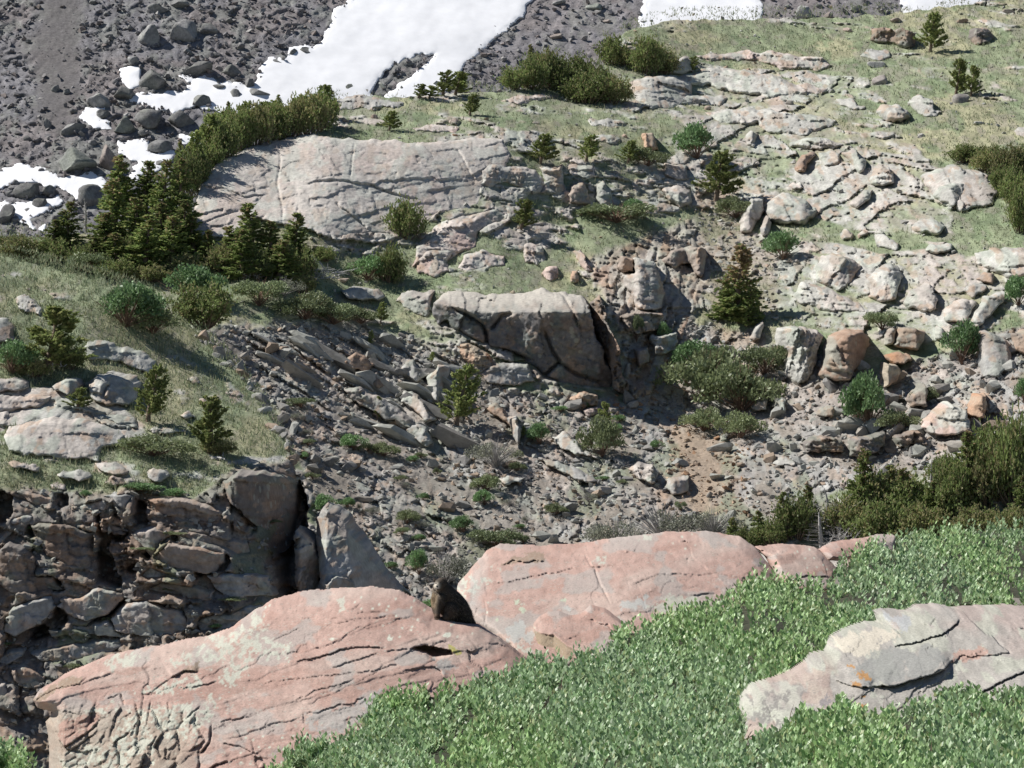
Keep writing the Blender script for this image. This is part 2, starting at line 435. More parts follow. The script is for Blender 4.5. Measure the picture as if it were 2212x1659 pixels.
def interp_line(pts, u):
    P = np.asarray(pts, float)
    return np.interp(u, P[:, 0], P[:, 1])
HILL_SKY = [(-300, 560), (-150, 530), (0, 515), (200, 505), (405, 490), (418, 450), (432, 398), (480, 340), (540, 318), (620, 297), (690, 285), (712, 262), (720, 225), (740, 213),
            (800, 206), (880, 211), (941, 205), (1071, 200), (1105, 193), (1207, 188), (1300, 150), (1344, 72), (1378, 62), (1456, 42), (1640, 42), (1832, 36), (1951, 27), (2105, 7), (2212, -8), (2500, -30)]
SPUR_SKY = [(-300, 530), (-150, 540), (0, 557), (85, 571), (171, 595), (239, 610), (330, 645), (424, 712), (470, 757), (506, 793), (560, 858), (601, 933), (632, 990), (648, 1060), (662, 1130), (690, 1320), (800, 1700)]

# ------------------------------------------------------------------ outcrop: a body of bedrock standing proud of a hillside
ROCKC = {
    'pale': ((.44, .432, .395), (.445, .405, .365), (.385, .405, .35)),
    'pink': ((.475, .425, .385), (.475, .375, .33), (.425, .435, .385)),
    'grey': ((.36, .355, .335), (.37, .33, .295), (.33, .345, .30)),
    'dark': ((.205, .185, .168), (.24, .18, .14), (.205, .21, .175)),
    'brown': ((.315, .265, .225), (.35, .24, .175), (.32, .32, .27)),
    'orange': ((.40, .28, .20), (.44, .24, .14), (.38, .34, .27)),
    'scree': ((.195, .190, .200), (.215, .195, .193), (.225, .23, .215)),
}
def rock_colour(x, z, kind, seed, r=None, sc=1.0):
    a, b, c = [np.array(q) for q in ROCKC[kind]]
    n1 = fbm(x * 0.6 / sc + seed, z * 0.9 / sc, 4, seed + 3); n2 = fbm(x * 1.7 / sc, z * 1.7 / sc + seed, 4, seed + 11); n3 = fbm(x * 5 / sc, z * 5 / sc, 3, seed + 19)
    col = np.broadcast_to(a, x.shape + (3,)).copy()
    col = mixc(col, b, sstep(-0.1, 0.5, n1)); col = mixc(col, c, 0.8 * sstep(0.05, 0.45, n2))
    col = col * (1 + 0.22 * n3)[..., None]
    # fresh tan breaks, small and patchy
    n5 = fbm(x * 3.1 / sc + 17, z * 3.1 / sc, 4, seed + 31)
    if kind != 'scree': col = mixc(col, np.array((.42, .30, .215)), 0.55 * sstep(0.40, 0.60, n5))
    if r is not None: col = col * (0.88 + 0.24 * r)[..., None]
    # rusty streaks
    n4 = fbm(x * 2.3 / sc + 9, z * 1.2 / sc, 4, seed + 29)
    if kind != 'scree': col = mixc(col, np.array((.36, .23, .14)), 0.30 * sstep(0.42, 0.66, n4))
    return col
OUTCROPS = []         # (land, polygon) so the turf sinks beneath them
def outcrop(land, poly, label, H=0.5, steep=0.3, edge=22, amp=0.22, size=0.9, aniso=1.8, ang=-0.15, kind='pale', seed=0, step=None, enoise=5.0,
            name="rock_outcrop", cat="rock", lines=(), colour=None, mat=None, lean=(0.25, -0.35), fine=1.0, extra=None, flat=0.0, group=None, gw=0.045, groove=0.16, sharp=.55, back=.5, low=None):
    P = np.asarray(poly, float)
    u0, v0 = P.min(0) - 8; u1, v1 = P.max(0) + 8
    cx, cz, cy = land.xz(np.array([u0, u1, u0, u1]), np.array([v0, v0, v1, v1]))
    step = step or 2.25 * K * float(cy.mean())
    g = Grid(cx.min(), cx.max(), cz.min(), cz.max(), step)
    yb = land.base(g.X, g.Z)
    u, v = land.uv(g.X, g.Z, yb)
    sd = poly_sdf(u, v, P) + fbm(u / 26.0 + seed, v / 26.0, 4, seed + 2) * enoise
    gz0, gx0 = np.gradient(sd)
    topness = sstep(-.1, .75, -gz0 / (np.sqrt(gx0 * gx0 + gz0 * gz0) + 1e-6))      # 1 where the nearest rim is the upper one
    edge = mix(edge if low is None else low, edge, topness)
    t = np.clip(sd / edge, 0, 1)
    prof = np.sqrt(np.clip(1 - (1 - t) ** 2, 0, 1)) * (1 - sharp) + sharp * np.clip(t * 1.5, 0, 1)
    m = sd > -5
    ins = np.where(sd > 0, yb, np.inf).min(0)                 # how near the foot of the rock is, column by column
    ok = np.isfinite(ins); cols = np.arange(g.nx)
    ref = np.interp(cols, cols[ok], ins[ok]) if ok.any() else yb.min(0)
    kw = max(3, g.nx // 6) | 1
    ref = np.convolve(np.pad(ref, kw // 2, mode='edge'), np.ones(kw) / kw, mode='valid')[None, :g.nx]
    b1, r1, e1, q1 = jblocks(g.X, g.Z, size, aniso, ang, seed, lean, groove=groove, gw=gw)
    b2, r2, e2, q2 = jblocks(g.X, g.Z, size * 0.38, aniso, ang + 0.12, seed + 40, lean, groove=0.18, gw=.08)
    b4, r4, e4, q4 = blocks(g.X, g.Z, size * 0.14, aniso * .8, ang - 0.3, seed + 45, lean, groove=0.25, gw=.12)
    n3 = fbm(g.X / (size * 0.5), g.Z / (size * 0.35), 5, seed + 60, 0.6)
    h = H + steep * np.clip(yb - ref, 0, 99) + amp * (b1 + 0.58 * fine * b2 + 0.26 * fine * b4 + 0.12 * fine * n3)
    h = h * prof - 0.04
    for ln in lines:
        pts, wpx, dep = ln[:3]; raised = ln[3] if len(ln) > 3 else 0.0; fall = ln[4] if len(ln) > 4 else 18.0
        wob = fbm(u / 9.0, v / 9.0, 3, seed + 77) * 1.5 + fbm(u / 30.0, v / 30.0, 2, seed + 78) * 2.0
        d, s, tt = line_dist(u, v + wob, pts)
        env = np.clip(np.minimum(tt, 1 - tt) * 8, 0.15, 1)
        h = h - dep * env * np.exp(-(d / wpx) ** 2)
        if raised:
            h = h + raised * env * np.where(s < 0, 0, 1) * np.exp(-d / fall) * sstep(0, 1.2, s)
    if extra is not None: h = h + extra(u, v, g.X, g.Z) * (prof if flat == 0 else 1)
    y = yb - h
    gz, gx = np.gradient(sd)
    gg = np.maximum(gx * gx + gz * gz, .05)
    o = np.clip(-sd, 0, 7) * (sd < 0)
    XX = g.X + np.clip(o * gx / gg, -6, 6) * step; ZZ = g.Z + np.clip(o * gz / gg, -6, 6) * step      # fold the rim under the outline
    y = np.where(sd < 0, land.base(XX, ZZ) + .04 + back * np.clip(-sd / 4, 0, 1), y)
    F, used = grid_faces(m)
    col = rock_colour(g.X, g.Z, kind, seed, r1) if colour is None else colour(u, v, g.X, g.Z, r1, seed)
    x0, z0, y0 = XX.ravel()[used], ZZ.ravel()[used], y.ravel()[used]
    V = np.stack([x0, y0, z0], -1); org = np.array([x0.mean(), y0.mean(), z0.min()])
    me = mesh_np(name, V - org, F[:, ::1], mat or M_PALE, col.reshape(-1, 3)[used])
    OUTCROPS.append((land, P))
    return add(name, me, label=label, cat=cat, group=group, loc=org)

# ================================================================== bedrock outcrops of the far hillside
def TA(pts): return [(x * .3418, y * .3418) for x, y in pts]
def TB(pts): return [(729 + x * .3418, y * .3418) for x, y in pts]
def TC(pts): return [(1456 + x * .3418, y * .3418) for x, y in pts]
def TD(pts): return [(x * .3418, 540 + y * .3418) for x, y in pts]
def TE(pts): return [(729 + x * .3418, 540 + y * .3418) for x, y in pts]
def TF(pts): return [(1456 + x * .3418, 540 + y * .3418) for x, y in pts]
def TN(pts): return T4(0, 972, pts)
def TO(pts): return T4(486, 972, pts)

S1 = [(408, 508), (420, 450), (432, 400), (480, 340), (540, 318), (600, 302), (680, 291), (760, 300), (900, 306), (1000, 298), (1085, 300), (1104, 330), (1092, 372), (1045, 400), (1036, 440),
      (1010, 455), (950, 462), (905, 500), (850, 512), (800, 505), (740, 513), (700, 509), (660, 492), (600, 484), (560, 470), (500, 512), (460, 514)]
s1_lines = [([(602, 302), (608, 345), (600, 400), (612, 455), (610, 482)], 2.0, .12), ([(655, 398), (720, 390), (790, 400), (850, 420), (908, 434)], 2.2, .16, .12), ([(432, 405), (480, 408), (530, 425), (585, 420)], 1.8, .10, .08), ([(418, 492), (470, 470), (522, 454)], 1.6, .10, .08),
            ([(768, 308), (762, 345), (757, 390)], 1.8, .09), ([(985, 322), (1003, 345), (1015, 372), (1030, 395)], 1.8, .10, .06), ([(722, 440), (765, 470), (800, 500)], 2.4, .16, .12), ([(645, 440), (640, 485)], 1.8, .10), ([(850, 440), (846, 470), (860, 490)], 2.0, .12)]
HO = [  # land, polygon, label, options
    (S1, "largest pale pink rock slab, cracked into broad plates, below the upper left spruces", dict(H=.24, steep=.10, edge=12, amp=.10, size=1.5, aniso=1.8, ang=.12, kind='pink', colour=lambda u, v, x, z, r, s: mixc(rock_colour(x, z, 'pink', s, r) * 1.10, np.array((.50, .485, .445)), np.full(x.shape, .45)), lines=s1_lines, gw=.03, groove=.08, fine=1.3)),
    (TB([(500, 1540), (620, 1420), (760, 1380), (1000, 1320), (1090, 1340), (1085, 1400), (960, 1440), (900, 1480), (890, 1560), (700, 1660), (480, 1680)]), "pink tinted rounded slab below the largest pale slab", dict(H=0.38, steep=.3, kind='pink', amp=.22, size=1.0)),
    (TB([(640, 1420), (780, 1350), (1000, 1320), (1080, 1345), (960, 1420), (800, 1430)]), "long flat pale slab under a lone small pine right of the largest slab", dict(H=0.34, steep=.35, edge=12, kind='pale', amp=.12)),
    (TB([(890, 1060), (1000, 1020), (1120, 1040), (1260, 1060), (1330, 1160), (1290, 1250), (1180, 1200), (1050, 1160), (960, 1190), (900, 1180)]), "grey white slab with dark notches at right end of the largest slab", dict(H=0.38, steep=.35, kind='pale', amp=.25, size=.8)),
    (TB([(1280, 1060), (1420, 1040), (1440, 1150), (1450, 1210), (1390, 1260), (1340, 1190)]), "pale leaning block above a dark hollow right of the grey white slab", dict(H=0.45, steep=.6, edge=14, kind='pale', amp=.2)),
    (TB([(1460, 1230), (1490, 1170), (1550, 1150), (1590, 1200), (1590, 1290), (1540, 1300), (1470, 1290)]), "brown fronted rounded boulder with black shade on its right side", dict(H=0.68, steep=.6, edge=18, kind='brown', amp=.1, name="boulder", cat="boulder")),
    (TB([(1620, 1180), (1680, 1150), (1740, 1230), (1750, 1320), (1690, 1320), (1640, 1260)]), "narrow upright slab just right of the brown fronted boulder", dict(H=0.45, steep=.6, edge=12, kind='pale', amp=.15)),
    (TB([(1430, 1040), (1500, 1020), (1620, 1040), (1640, 1110), (1560, 1140), (1470, 1120)]), "low pale rock under two small pines, centre of the hillside", dict(H=0.30, steep=.3, kind='pale')),
    (TB([(2060, 1100), (2070, 1040), (2212, 1040), (2212, 1130), (2140, 1150)]), "white topped flat rock left of the round dark pine in the gully", dict(H=0.38, steep=.5, edge=10, amp=.1, kind='pale')),
    (TB([(2060, 1200), (2140, 1160), (2240, 1190), (2250, 1280), (2170, 1320), (2090, 1260)]), "pale broken rock below the round dark pine in the gully", dict(H=0.34, steep=.4, kind='pale')),
    (TB([(1580, 760), (1700, 740), (1820, 770), (1840, 800), (1720, 810), (1600, 800)]), "small pale ledge in turf right of the grassy saddle", dict(H=0.22, steep=.3, edge=10, amp=.15, size=.6)),
    (TB([(1590, 860), (1680, 840), (1780, 880), (1760, 910), (1640, 900)]), "small pale ledge above the middle row of little pines", dict(H=0.22, steep=.3, edge=10, amp=.15, size=.5)),
    (TB([(1930, 850), (1990, 835), (2020, 890), (2030, 950), (1940, 940)]), "orange pink cubic boulder standing beside the gully shrub", dict(H=0.60, steep=.7, edge=8, kind='orange', amp=.06, name="boulder", cat="boulder")),
    (TB([(680, 760), (740, 735), (790, 770), (760, 800), (700, 790)]), "brown cracked boulder on the grassy saddle", dict(H=0.38, steep=.6, edge=8, kind='brown', amp=.1, name="boulder", cat="boulder")),
    (TB([(470, 810), (600, 770), (760, 810), (740, 840), (500, 840)]), "low pink ledge above the top edge of the largest slab", dict(H=0.22, steep=.2, edge=12, kind='pink', amp=.12)),
    (TB([(0, 640), (120, 600), (300, 620), (420, 650), (380, 690), (150, 690), (0, 690)]), "broken grey ledge at the crest below the snowfield", dict(H=0.26, steep=.3, edge=14, kind='grey', amp=.3, size=.5)),
    (TB([(610, 610), (700, 590), (800, 605), (780, 625), (640, 625)]), "pale smooth hump at the crest by the snow edge pines", dict(H=0.30, steep=.3, edge=8, kind='pale', amp=.05)),
    (TB([(990, 640), (1130, 600), (1300, 590), (1410, 590), (1400, 630), (1200, 650), (1060, 650)]), "pink pale slabs lying under the dark crest pines", dict(H=0.26, steep=.3, edge=12, kind='pink', amp=.2, size=.6)),
    (TB([(1840, 520), (1960, 480), (2120, 480), (2240, 520), (2230, 640), (2100, 700), (1980, 680), (1880, 640), (1850, 580)]), "broad pale slabs right of the dark crest pines", dict(H=0.38, steep=.3, kind='pale', amp=.25, size=1.0)),
    (TB([(2095, 400), (2130, 370), (2200, 365), (2250, 380), (2250, 460), (2180, 480), (2110, 470)]), "grey rounded boulder between two crest pine clumps", dict(H=0.75, steep=.7, edge=16, kind='grey', amp=.08, name="boulder", cat="boulder")),
    (TC([(0, 485), (220, 432), (400, 442), (620, 470), (760, 520), (1000, 560), (820, 602), (600, 620), (380, 590), (200, 545), (0, 525)]), "long pale rock band crossing the upper right slope", dict(H=0.38, steep=.3, edge=18, amp=.25, size=1.1, aniso=2.4, ang=-.15)),
    (TC([(-40, 600), (120, 588), (330, 622), (290, 662), (100, 672), (-40, 660)]), "short pale band below the long rock band, upper right slope", dict(H=0.34, steep=.35, edge=14, amp=.2, size=.8, aniso=2.4, ang=-.15)),
    (TC([(200, 712), (320, 690), (560, 690), (820, 720), (1040, 760), (1000, 802), (760, 862), (640, 840), (520, 790), (300, 772)]), "wide crumbling pale slab in the middle of the upper right slope", dict(H=0.38, steep=.35, edge=18, amp=.3, size=.9, aniso=2.0, ang=-.1)),
    (TC([(110, 352), (300, 332), (480, 320), (620, 330), (840, 360), (960, 380), (1030, 420), (900, 442), (700, 442), (600, 402), (400, 392), (200, 392)]), "pinkish broken ledge in turf above the long rock band", dict(H=0.34, steep=.4, edge=12, amp=0.21, size=.6, kind='pink')),
    (TC([(1275, 712), (1310, 672), (1400, 660), (1470, 690), (1500, 742), (1440, 776), (1340, 762)]), "pale rounded boulder in grass, right of the wide crumbling slab", dict(H=0.75, steep=.7, edge=18, amp=.12, name="boulder", cat="boulder")),
    (TC([(1470, 642), (1540, 602), (1620, 620), (1640, 682), (1720, 702), (1660, 742), (1540, 722)]), "pale low rock right of the pale rounded boulder", dict(H=0.38, steep=.4, edge=12, amp=.25, size=.6)),
    (TC([(1060, 962), (1130, 942), (1210, 1020), (1212, 1060), (1170, 1102), (1130, 1062)]), "pale block with dark right edge amid the right slope", dict(H=0.52, steep=.5, edge=12, amp=.1)),
    (TC([(570, 1332), (620, 1252), (720, 1216), (830, 1262), (900, 1332), (880, 1382), (790, 1422), (690, 1412), (600, 1392)]), "smooth pale dome of rock right of the gully's round pine", dict(H=0.75, steep=.6, edge=26, amp=.14, size=1.1)),
    (TC([(420, 1402), (480, 1262), (560, 1252), (570, 1332), (480, 1462), (430, 1462)]), "tilted slab leaning on the left of the smooth pale dome", dict(H=0.45, steep=.6, edge=12, amp=.15)),
    (TC([(545, 1440), (580, 1370), (605, 1410), (590, 1480), (555, 1510)]), "dark sided wedge of rock below the tilted slab", dict(H=0.52, steep=.8, edge=10, amp=.1, kind='grey')),
    (TC([(1110, 1292), (1200, 1212), (1250, 1202), (1240, 1262), (1150, 1322)]), "long leaning boulder with black shade under it, right slope", dict(H=0.68, steep=.6, edge=12, amp=.1, name="boulder", cat="boulder")),
    (TC([(1560, 1112), (1640, 1072), (1760, 1052), (1930, 1082), (2060, 1182), (2062, 1232), (1990, 1292), (1800, 1332), (1740, 1292), (1640, 1262), (1600, 1182)]), "broad grey white slab left of the right edge pines", dict(H=0.45, steep=.35, edge=20, amp=.2, size=1.4)),
    (TC([(1625, 1240), (1650, 1180), (1760, 1150), (1845, 1160), (1840, 1220), (1760, 1300), (1680, 1290)]), "angular white boulder lying on the broad grey white slab", dict(H=0.98, steep=.5, edge=12, amp=.12, name="boulder", cat="boulder")),
    (TC([(1500, 1442), (1560, 1392), (1660, 1386), (1710, 1432), (1670, 1486), (1560, 1482)]), "low pale dome under the broad grey white slab", dict(H=0.52, steep=.5, edge=16, amp=.12)),
    (TC([(1560, 1592), (1620, 1542), (1750, 1540), (1752, 1582), (1660, 1622)]), "flat pale boulder overhanging a black gap, right slope", dict(H=0.83, steep=.4, edge=9, amp=.06, name="boulder", cat="boulder")),
    (TC([(1890, 1592), (2000, 1562), (2212, 1572), (2330, 1602), (2330, 1750), (2100, 1752), (1950, 1702), (1900, 1642)]), "large smooth pale slab at the right edge of the hillside", dict(H=0.52, steep=.45, edge=20, amp=.2, size=1.3)),
    (TC([(2120, 822), (2170, 802), (2290, 812), (2290, 872), (2160, 862)]), "small pale slab in grass at the far right above the pines", dict(H=0.30, steep=.3, edge=10, amp=.1)),
    (TC([(1230, 262), (1250, 192), (1400, 190), (1500, 232), (1540, 302), (1490, 312), (1330, 272)]), "dark vertical faced outcrop beside the top right pine", dict(H=0.52, steep=.9, edge=8, amp=0.24, size=.5, kind='dark', ang=1.4)),
    (TC([(1180, 352), (1230, 312), (1330, 312), (1400, 372), (1300, 382)]), "flat grey hump in grass below the dark faced outcrop", dict(H=0.30, steep=.2, edge=12, amp=.08, kind='grey')),
    (TC([(1850, 242), (1870, 190), (1960, 180), (2010, 240), (1990, 290), (1900, 285)]), "dark broken outcrop in grass near the top right corner", dict(H=0.38, steep=.7, edge=10, amp=0.21, size=.4, kind='dark')),
    (TC([(1020, 622), (1100, 612), (1200, 682), (1150, 702), (1040, 672)]), "small pale slab left of the pale rounded boulder", dict(H=0.30, steep=.3, edge=10, amp=.1)),
    (TC([(720, 900), (850, 862), (1000, 882), (1110, 922), (1000, 942), (730, 932)]), "thin pale ledge with blocky underside, right slope", dict(H=0.38, steep=.6, edge=10, amp=.25, size=.5)),
    (TC([(440, 900), (480, 830), (520, 850), (500, 930), (450, 935)]), "pale fin of rock at the left of the thin ledge", dict(H=0.45, steep=.6, edge=8, amp=.1)),
    (TC([(750, 1060), (800, 970), (890, 950), (910, 990), (850, 1040), (830, 1100), (770, 1100)]), "orange grey pointed rocks in the middle of right slope", dict(H=0.52, steep=.6, edge=9, amp=.2, size=.5, kind='brown')),
    (TC([(910, 960), (1050, 965), (1060, 1040), (950, 1045), (915, 1010)]), "pale flat slab right of the pointed orange grey rocks", dict(H=0.34, steep=.3, edge=12, amp=.15)),
    (TC([(1225, 1130), (1290, 1040), (1370, 1090), (1380, 1150), (1310, 1185), (1240, 1165)]), "shattered pale rock pile left of the right slope turf", dict(H=0.52, steep=.5, edge=12, amp=0.24, size=.35)),
    (TC([(720, 1170), (800, 1145), (840, 1190), (800, 1215), (730, 1210)]), "small pinkish block above the smooth pale dome", dict(H=0.38, steep=.5, edge=10, amp=.1, kind='pink')),
    (TC([(1260, 1480), (1330, 1480), (1430, 1540), (1400, 1580), (1290, 1560)]), "pale slab tilted right, below the shattered rock pile", dict(H=0.38, steep=.4, edge=10, amp=.15)),
    (TC([(1040, 1490), (1080, 1450), (1130, 1470), (1130, 1520), (1060, 1530)]), "rounded pale cobble like boulder below right slope turf", dict(H=0.52, steep=.6, edge=10, amp=.06, name="boulder", cat="boulder")),
    (TC([(1150, 1480), (1190, 1440), (1240, 1460), (1230, 1500), (1170, 1510)]), "pinkish rounded boulder beside the cobble like boulder", dict(H=0.52, steep=.6, edge=10, amp=.06, kind='pink', name="boulder", cat="boulder")),
    (TF([(880, 112), (940, 42), (1040, 20), (1140, 62), (1190, 102), (1120, 202), (1040, 262), (960, 232), (900, 182)]), "whitish cracked crag above the big brown boulder", dict(H=0.52, steep=.5, edge=16, amp=0.21, size=.8, ang=.9)),
    (TF([(1200, 192), (1320, 82), (1420, 112), (1452, 162), (1420, 232), (1400, 312), (1300, 332), (1230, 292)]), "whitish cracked crag with vertical flutes, right of its twin", dict(H=0.52, steep=.5, edge=16, amp=0.21, size=.7, ang=1.2)),
    (TF([(740, 280), (800, 210), (960, 240), (1060, 290), (1180, 330), (1210, 390), (1000, 400), (800, 340)]), "low pale rubble ledge under the whitish crags", dict(H=0.30, steep=.4, edge=14, amp=0.24, size=.5)),
    (TF([(1455, 332), (1500, 252), (1590, 212), (1680, 312), (1660, 362), (1560, 392), (1480, 372)]), "pink grey rounded block left of the two tilted slabs", dict(H=0.68, steep=.5, edge=14, amp=.15)),
    (TF([(1690, 392), (1790, 302), (1920, 312), (1920, 352), (1840, 462), (1720, 452)]), "left of two pale tilted slabs near the right edge", dict(H=0.68, steep=.5, edge=10, amp=.1)),
    (TF([(1860, 452), (1950, 292), (2080, 256), (2090, 292), (2040, 372), (1900, 492), (1870, 482)]), "right of two pale tilted slabs near the right edge", dict(H=0.75, steep=.5, edge=9, amp=.1)),
    (TF([(1830, 250), (1900, 210), (1970, 220), (1960, 260), (1880, 290)]), "small pale rock above the two tilted slabs", dict(H=0.38, steep=.4, edge=9, amp=.1)),
    (TF([(1890, 180), (1960, 145), (2010, 150), (2000, 210), (1930, 205)]), "brownish boulder at the foot of the large smooth right slab", dict(H=0.52, steep=.6, edge=8, amp=.08, kind='brown', name="boulder", cat="boulder")),
    (TF([(910, 792), (930, 622), (980, 542), (1050, 502), (1180, 506), (1250, 542), (1240, 602), (1180, 702), (1110, 832), (1000, 842)]), "big brown boulder with pink top and dark shaded right side", dict(H=1.27, steep=.95, edge=17, amp=.22, size=1.6, kind='brown', name="boulder", cat="boulder", extra=lambda u, v, x, z: -np.clip(u - 1835, 0, 60) * .035)),
    (TF([(640, 602), (650, 482), (740, 472), (900, 502), (950, 542), (905, 642), (880, 782), (780, 852), (720, 802), (700, 652)]), "fluted grey rock ribs left of the big brown boulder", dict(H=0.60, steep=.8, edge=12, amp=0.33, size=.32, aniso=4, ang=1.25, kind='pale')),
    (TF([(480, 560), (510, 480), (560, 440), (575, 480), (540, 560), (500, 575)]), "leaning fin of rock under the brown topped spruce", dict(H=0.52, steep=.8, edge=9, amp=.15, ang=1.2)),
    (TF([(1385, 600), (1405, 482), (1490, 480), (1570, 522), (1560, 602), (1540, 642), (1410, 622)]), "brown topped block with dark face, right of the big brown boulder", dict(H=0.83, steep=.95, edge=9, amp=.12, kind='brown', name="boulder", cat="boulder")),
    (TF([(1330, 600), (1342, 510), (1398, 492), (1380, 600)]), "slim block wedged left of the brown topped block", dict(H=0.60, steep=.9, edge=6, amp=.08, kind='brown')),
    (TF([(1310, 662), (1390, 636), (1490, 660), (1500, 692), (1440, 732), (1370, 712)]), "reddish flat boulder under the brown topped block", dict(H=0.90, steep=.6, edge=9, amp=.1, kind='orange', name="boulder", cat="boulder")),
    (TF([(1310, 712), (1390, 722), (1440, 772), (1390, 832), (1330, 862), (1306, 792)]), "orange pointed boulder above the bright green bush", dict(H=1.12, steep=.9, edge=8, amp=.1, kind='orange', name="boulder", cat="boulder")),
    (TF([(1470, 942), (1500, 882), (1560, 836), (1600, 902), (1590, 982), (1490, 986)]), "pale topped block with dark face among right hand boulders", dict(H=0.90, steep=.9, edge=9, amp=.12, kind='brown', name="boulder", cat="boulder")),
    (TF([(1540, 1122), (1640, 982), (1720, 942), (1830, 1002), (1870, 1142), (1800, 1172), (1640, 1162)]), "broad pinkish lichen spotted boulder above the lower right spruces", dict(H=0.83, steep=.7, edge=14, amp=.2, size=1.0, kind='pink', name="boulder", cat="boulder")),
    (TF([(1845, 1002), (1880, 892), (1960, 902), (1970, 1012), (1950, 1062), (1850, 1052)]), "tall orange grey block at upper right of the lower right spruces", dict(H=0.90, steep=.9, edge=8, amp=.12, kind='orange', name="boulder", cat="boulder")),
    (TF([(1870, 522), (1960, 502), (2080, 542), (2110, 582), (2140, 722), (2050, 802), (1950, 802), (1920, 702), (1920, 642), (1880, 582)]), "smooth grey wet looking slab near the right edge", dict(H=0.22, steep=.55, edge=12, amp=.08, kind='grey', size=1.2)),
    (TF([(2110, 522), (2212, 502), (2320, 562), (2300, 682), (2150, 642)]), "brown grey block above the right edge of the smooth grey slab", dict(H=0.68, steep=.8, edge=10, amp=.15, kind='brown')),
    (TF([(1640, 560), (1660, 480), (1700, 500), (1705, 560), (1670, 575)]), "pale upright block left of the right hand green shrub", dict(H=0.60, steep=.7, edge=8, amp=.08, name="boulder", cat="boulder")),
    (TE([(600, 332), (700, 262), (830, 252), (960, 282), (1100, 272), (1290, 252), (1400, 262), (1550, 292), (1600, 382), (1625, 522), (1700, 682), (1780, 832), (1740, 902), (1560, 882), (1380, 852), (1280, 842), (1232, 742), (1200, 722), (1060, 642), (960, 612), (830, 562), (720, 492), (690, 452), (620, 492)]),
     "dark overhanging cliff with pale top in the centre of the hillside", dict(H=0.60, steep=1.0, edge=10, amp=0.24, size=1.5, aniso=1.7, ang=-.5, kind='dark', lean=(.3, -.1), name="cliff", cat="cliff", gw=.06,
        colour=lambda u, v, x, z, r, s: mixc(rock_colour(x, z, 'dark', s, r) * np.array((.86, .93, 1.02)), np.array((.45, .42, .37)), sstep(30, -18, (v - np.interp(u, [930, 960, 1040, 1160, 1290], [645, 652, 668, 668, 672])) + 14 * fbm(u / 20, v / 20, 3, 4))),  # face below the ledge darker and bluer: its shade put into the colour
        extra=lambda u, v, x, z: -np.clip(np.interp(u, [930, 960, 1040, 1160, 1290], [652, 660, 676, 676, 680]) - v, 0, 90) * .085 - .0062 * np.clip(v - np.interp(u, [930, 960, 1040, 1160, 1290], [656, 664, 680, 680, 684]), 0, 180)
        ,lines=[(TE([(700, 345), (800, 400), (920, 470), (945, 540), (950, 620)]), 4, .5, .3), (TE([(1260, 840), (1400, 700), (1360, 640), (1300, 500)]), 3.5, .5), (TE([(720, 490), (860, 570), (960, 625), (1100, 640), (1230, 690)]), 4, .6, .5), (TE([(960, 520), (1040, 420), (1120, 400)]), 3.5, .4), (TE([(1380, 700), (1500, 780), (1700, 850)]), 3, .4), (TE([(1230, 720), (1300, 800), (1400, 840)]), 3.5, .4), (TE([(1420, 290), (1480, 400), (1520, 520)]), 3, .35)])),
    (TE([(1590, 332), (1650, 292), (1720, 482), (1782, 662), (1832, 882), (1800, 922), (1750, 882), (1700, 702), (1640, 562)]), "tall dark fins of slate at the right end of the central cliff", dict(H=1.12, steep=1.0, edge=7, amp=.5, size=.34, aniso=6, ang=-1.15, kind='dark', lean=(.7, 0))),
    (TE([(20, 262), (100, 232), (260, 252), (310, 302), (240, 332), (90, 312)]), "smooth pale ledge with shadow line, left of the central cliff", dict(H=0.60, steep=.5, edge=9, amp=.07)),
    (TE([(350, 322), (400, 272), (520, 252), (615, 262), (600, 392), (560, 432), (450, 372)]), "pale sloping slab joining the central cliff on its left", dict(H=0.30, steep=.4, edge=14, amp=.14)),
    (TE([(490, 52), (560, 0), (740, 0), (700, 62), (720, 142), (640, 172), (500, 152)]), "pink slab right of the paired bushy pines", dict(H=0.34, steep=.4, edge=14, amp=.2, kind='pink', size=.7)),
    (TE([(740, 122), (800, 32), (920, 0), (1060, 32), (1080, 112), (960, 122), (820, 142)]), "pink jointed slab on the bench above the central cliff", dict(H=0.38, steep=.4, edge=12, amp=.22, kind='pink', size=.8)),
    (TE([(1170, 100), (1180, -30), (1310, -40), (1330, 60), (1270, 105)]), "pale pink blocks right of the jointed slab", dict(H=0.38, steep=.4, edge=12, amp=.3, kind='pink', size=.5)),
    (TE([(1290, 152), (1320, 112), (1390, 108), (1400, 172), (1340, 202)]), "pink square block at the bench edge above the cliff", dict(H=0.52, steep=.6, edge=8, amp=.1, kind='pink', name="boulder", cat="boulder")),
    (TE([(1470, 205), (1475, 130), (1520, 130), (1530, 200), (1500, 215)]), "orange upright block at the bench edge above the cliff", dict(H=0.60, steep=.8, edge=7, amp=.08, kind='orange', name="boulder", cat="boulder")),
    (TE([(1750, 110), (1790, 40), (1860, 60), (1875, 140), (1800, 150)]), "brown block with dark face above the stepped white block", dict(H=0.60, steep=.9, edge=7, amp=.1, kind='brown', name="boulder", cat="boulder")),
    (TE([(1790, 155), (1880, 150), (1870, 62), (1990, 72), (2065, 272), (2060, 380), (1890, 390), (1850, 272)]), "white topped stepped block above the gully ledges", dict(H=0.68, steep=.6, edge=9, amp=.14, kind='pale')),
    (TE([(1500, 10), (1530, 5), (1600, 90), (1620, 140), (1560, 150), (1520, 100)]), "small pink fin between the bench blocks", dict(H=0.52, steep=.7, edge=7, amp=.1, kind='pink')),
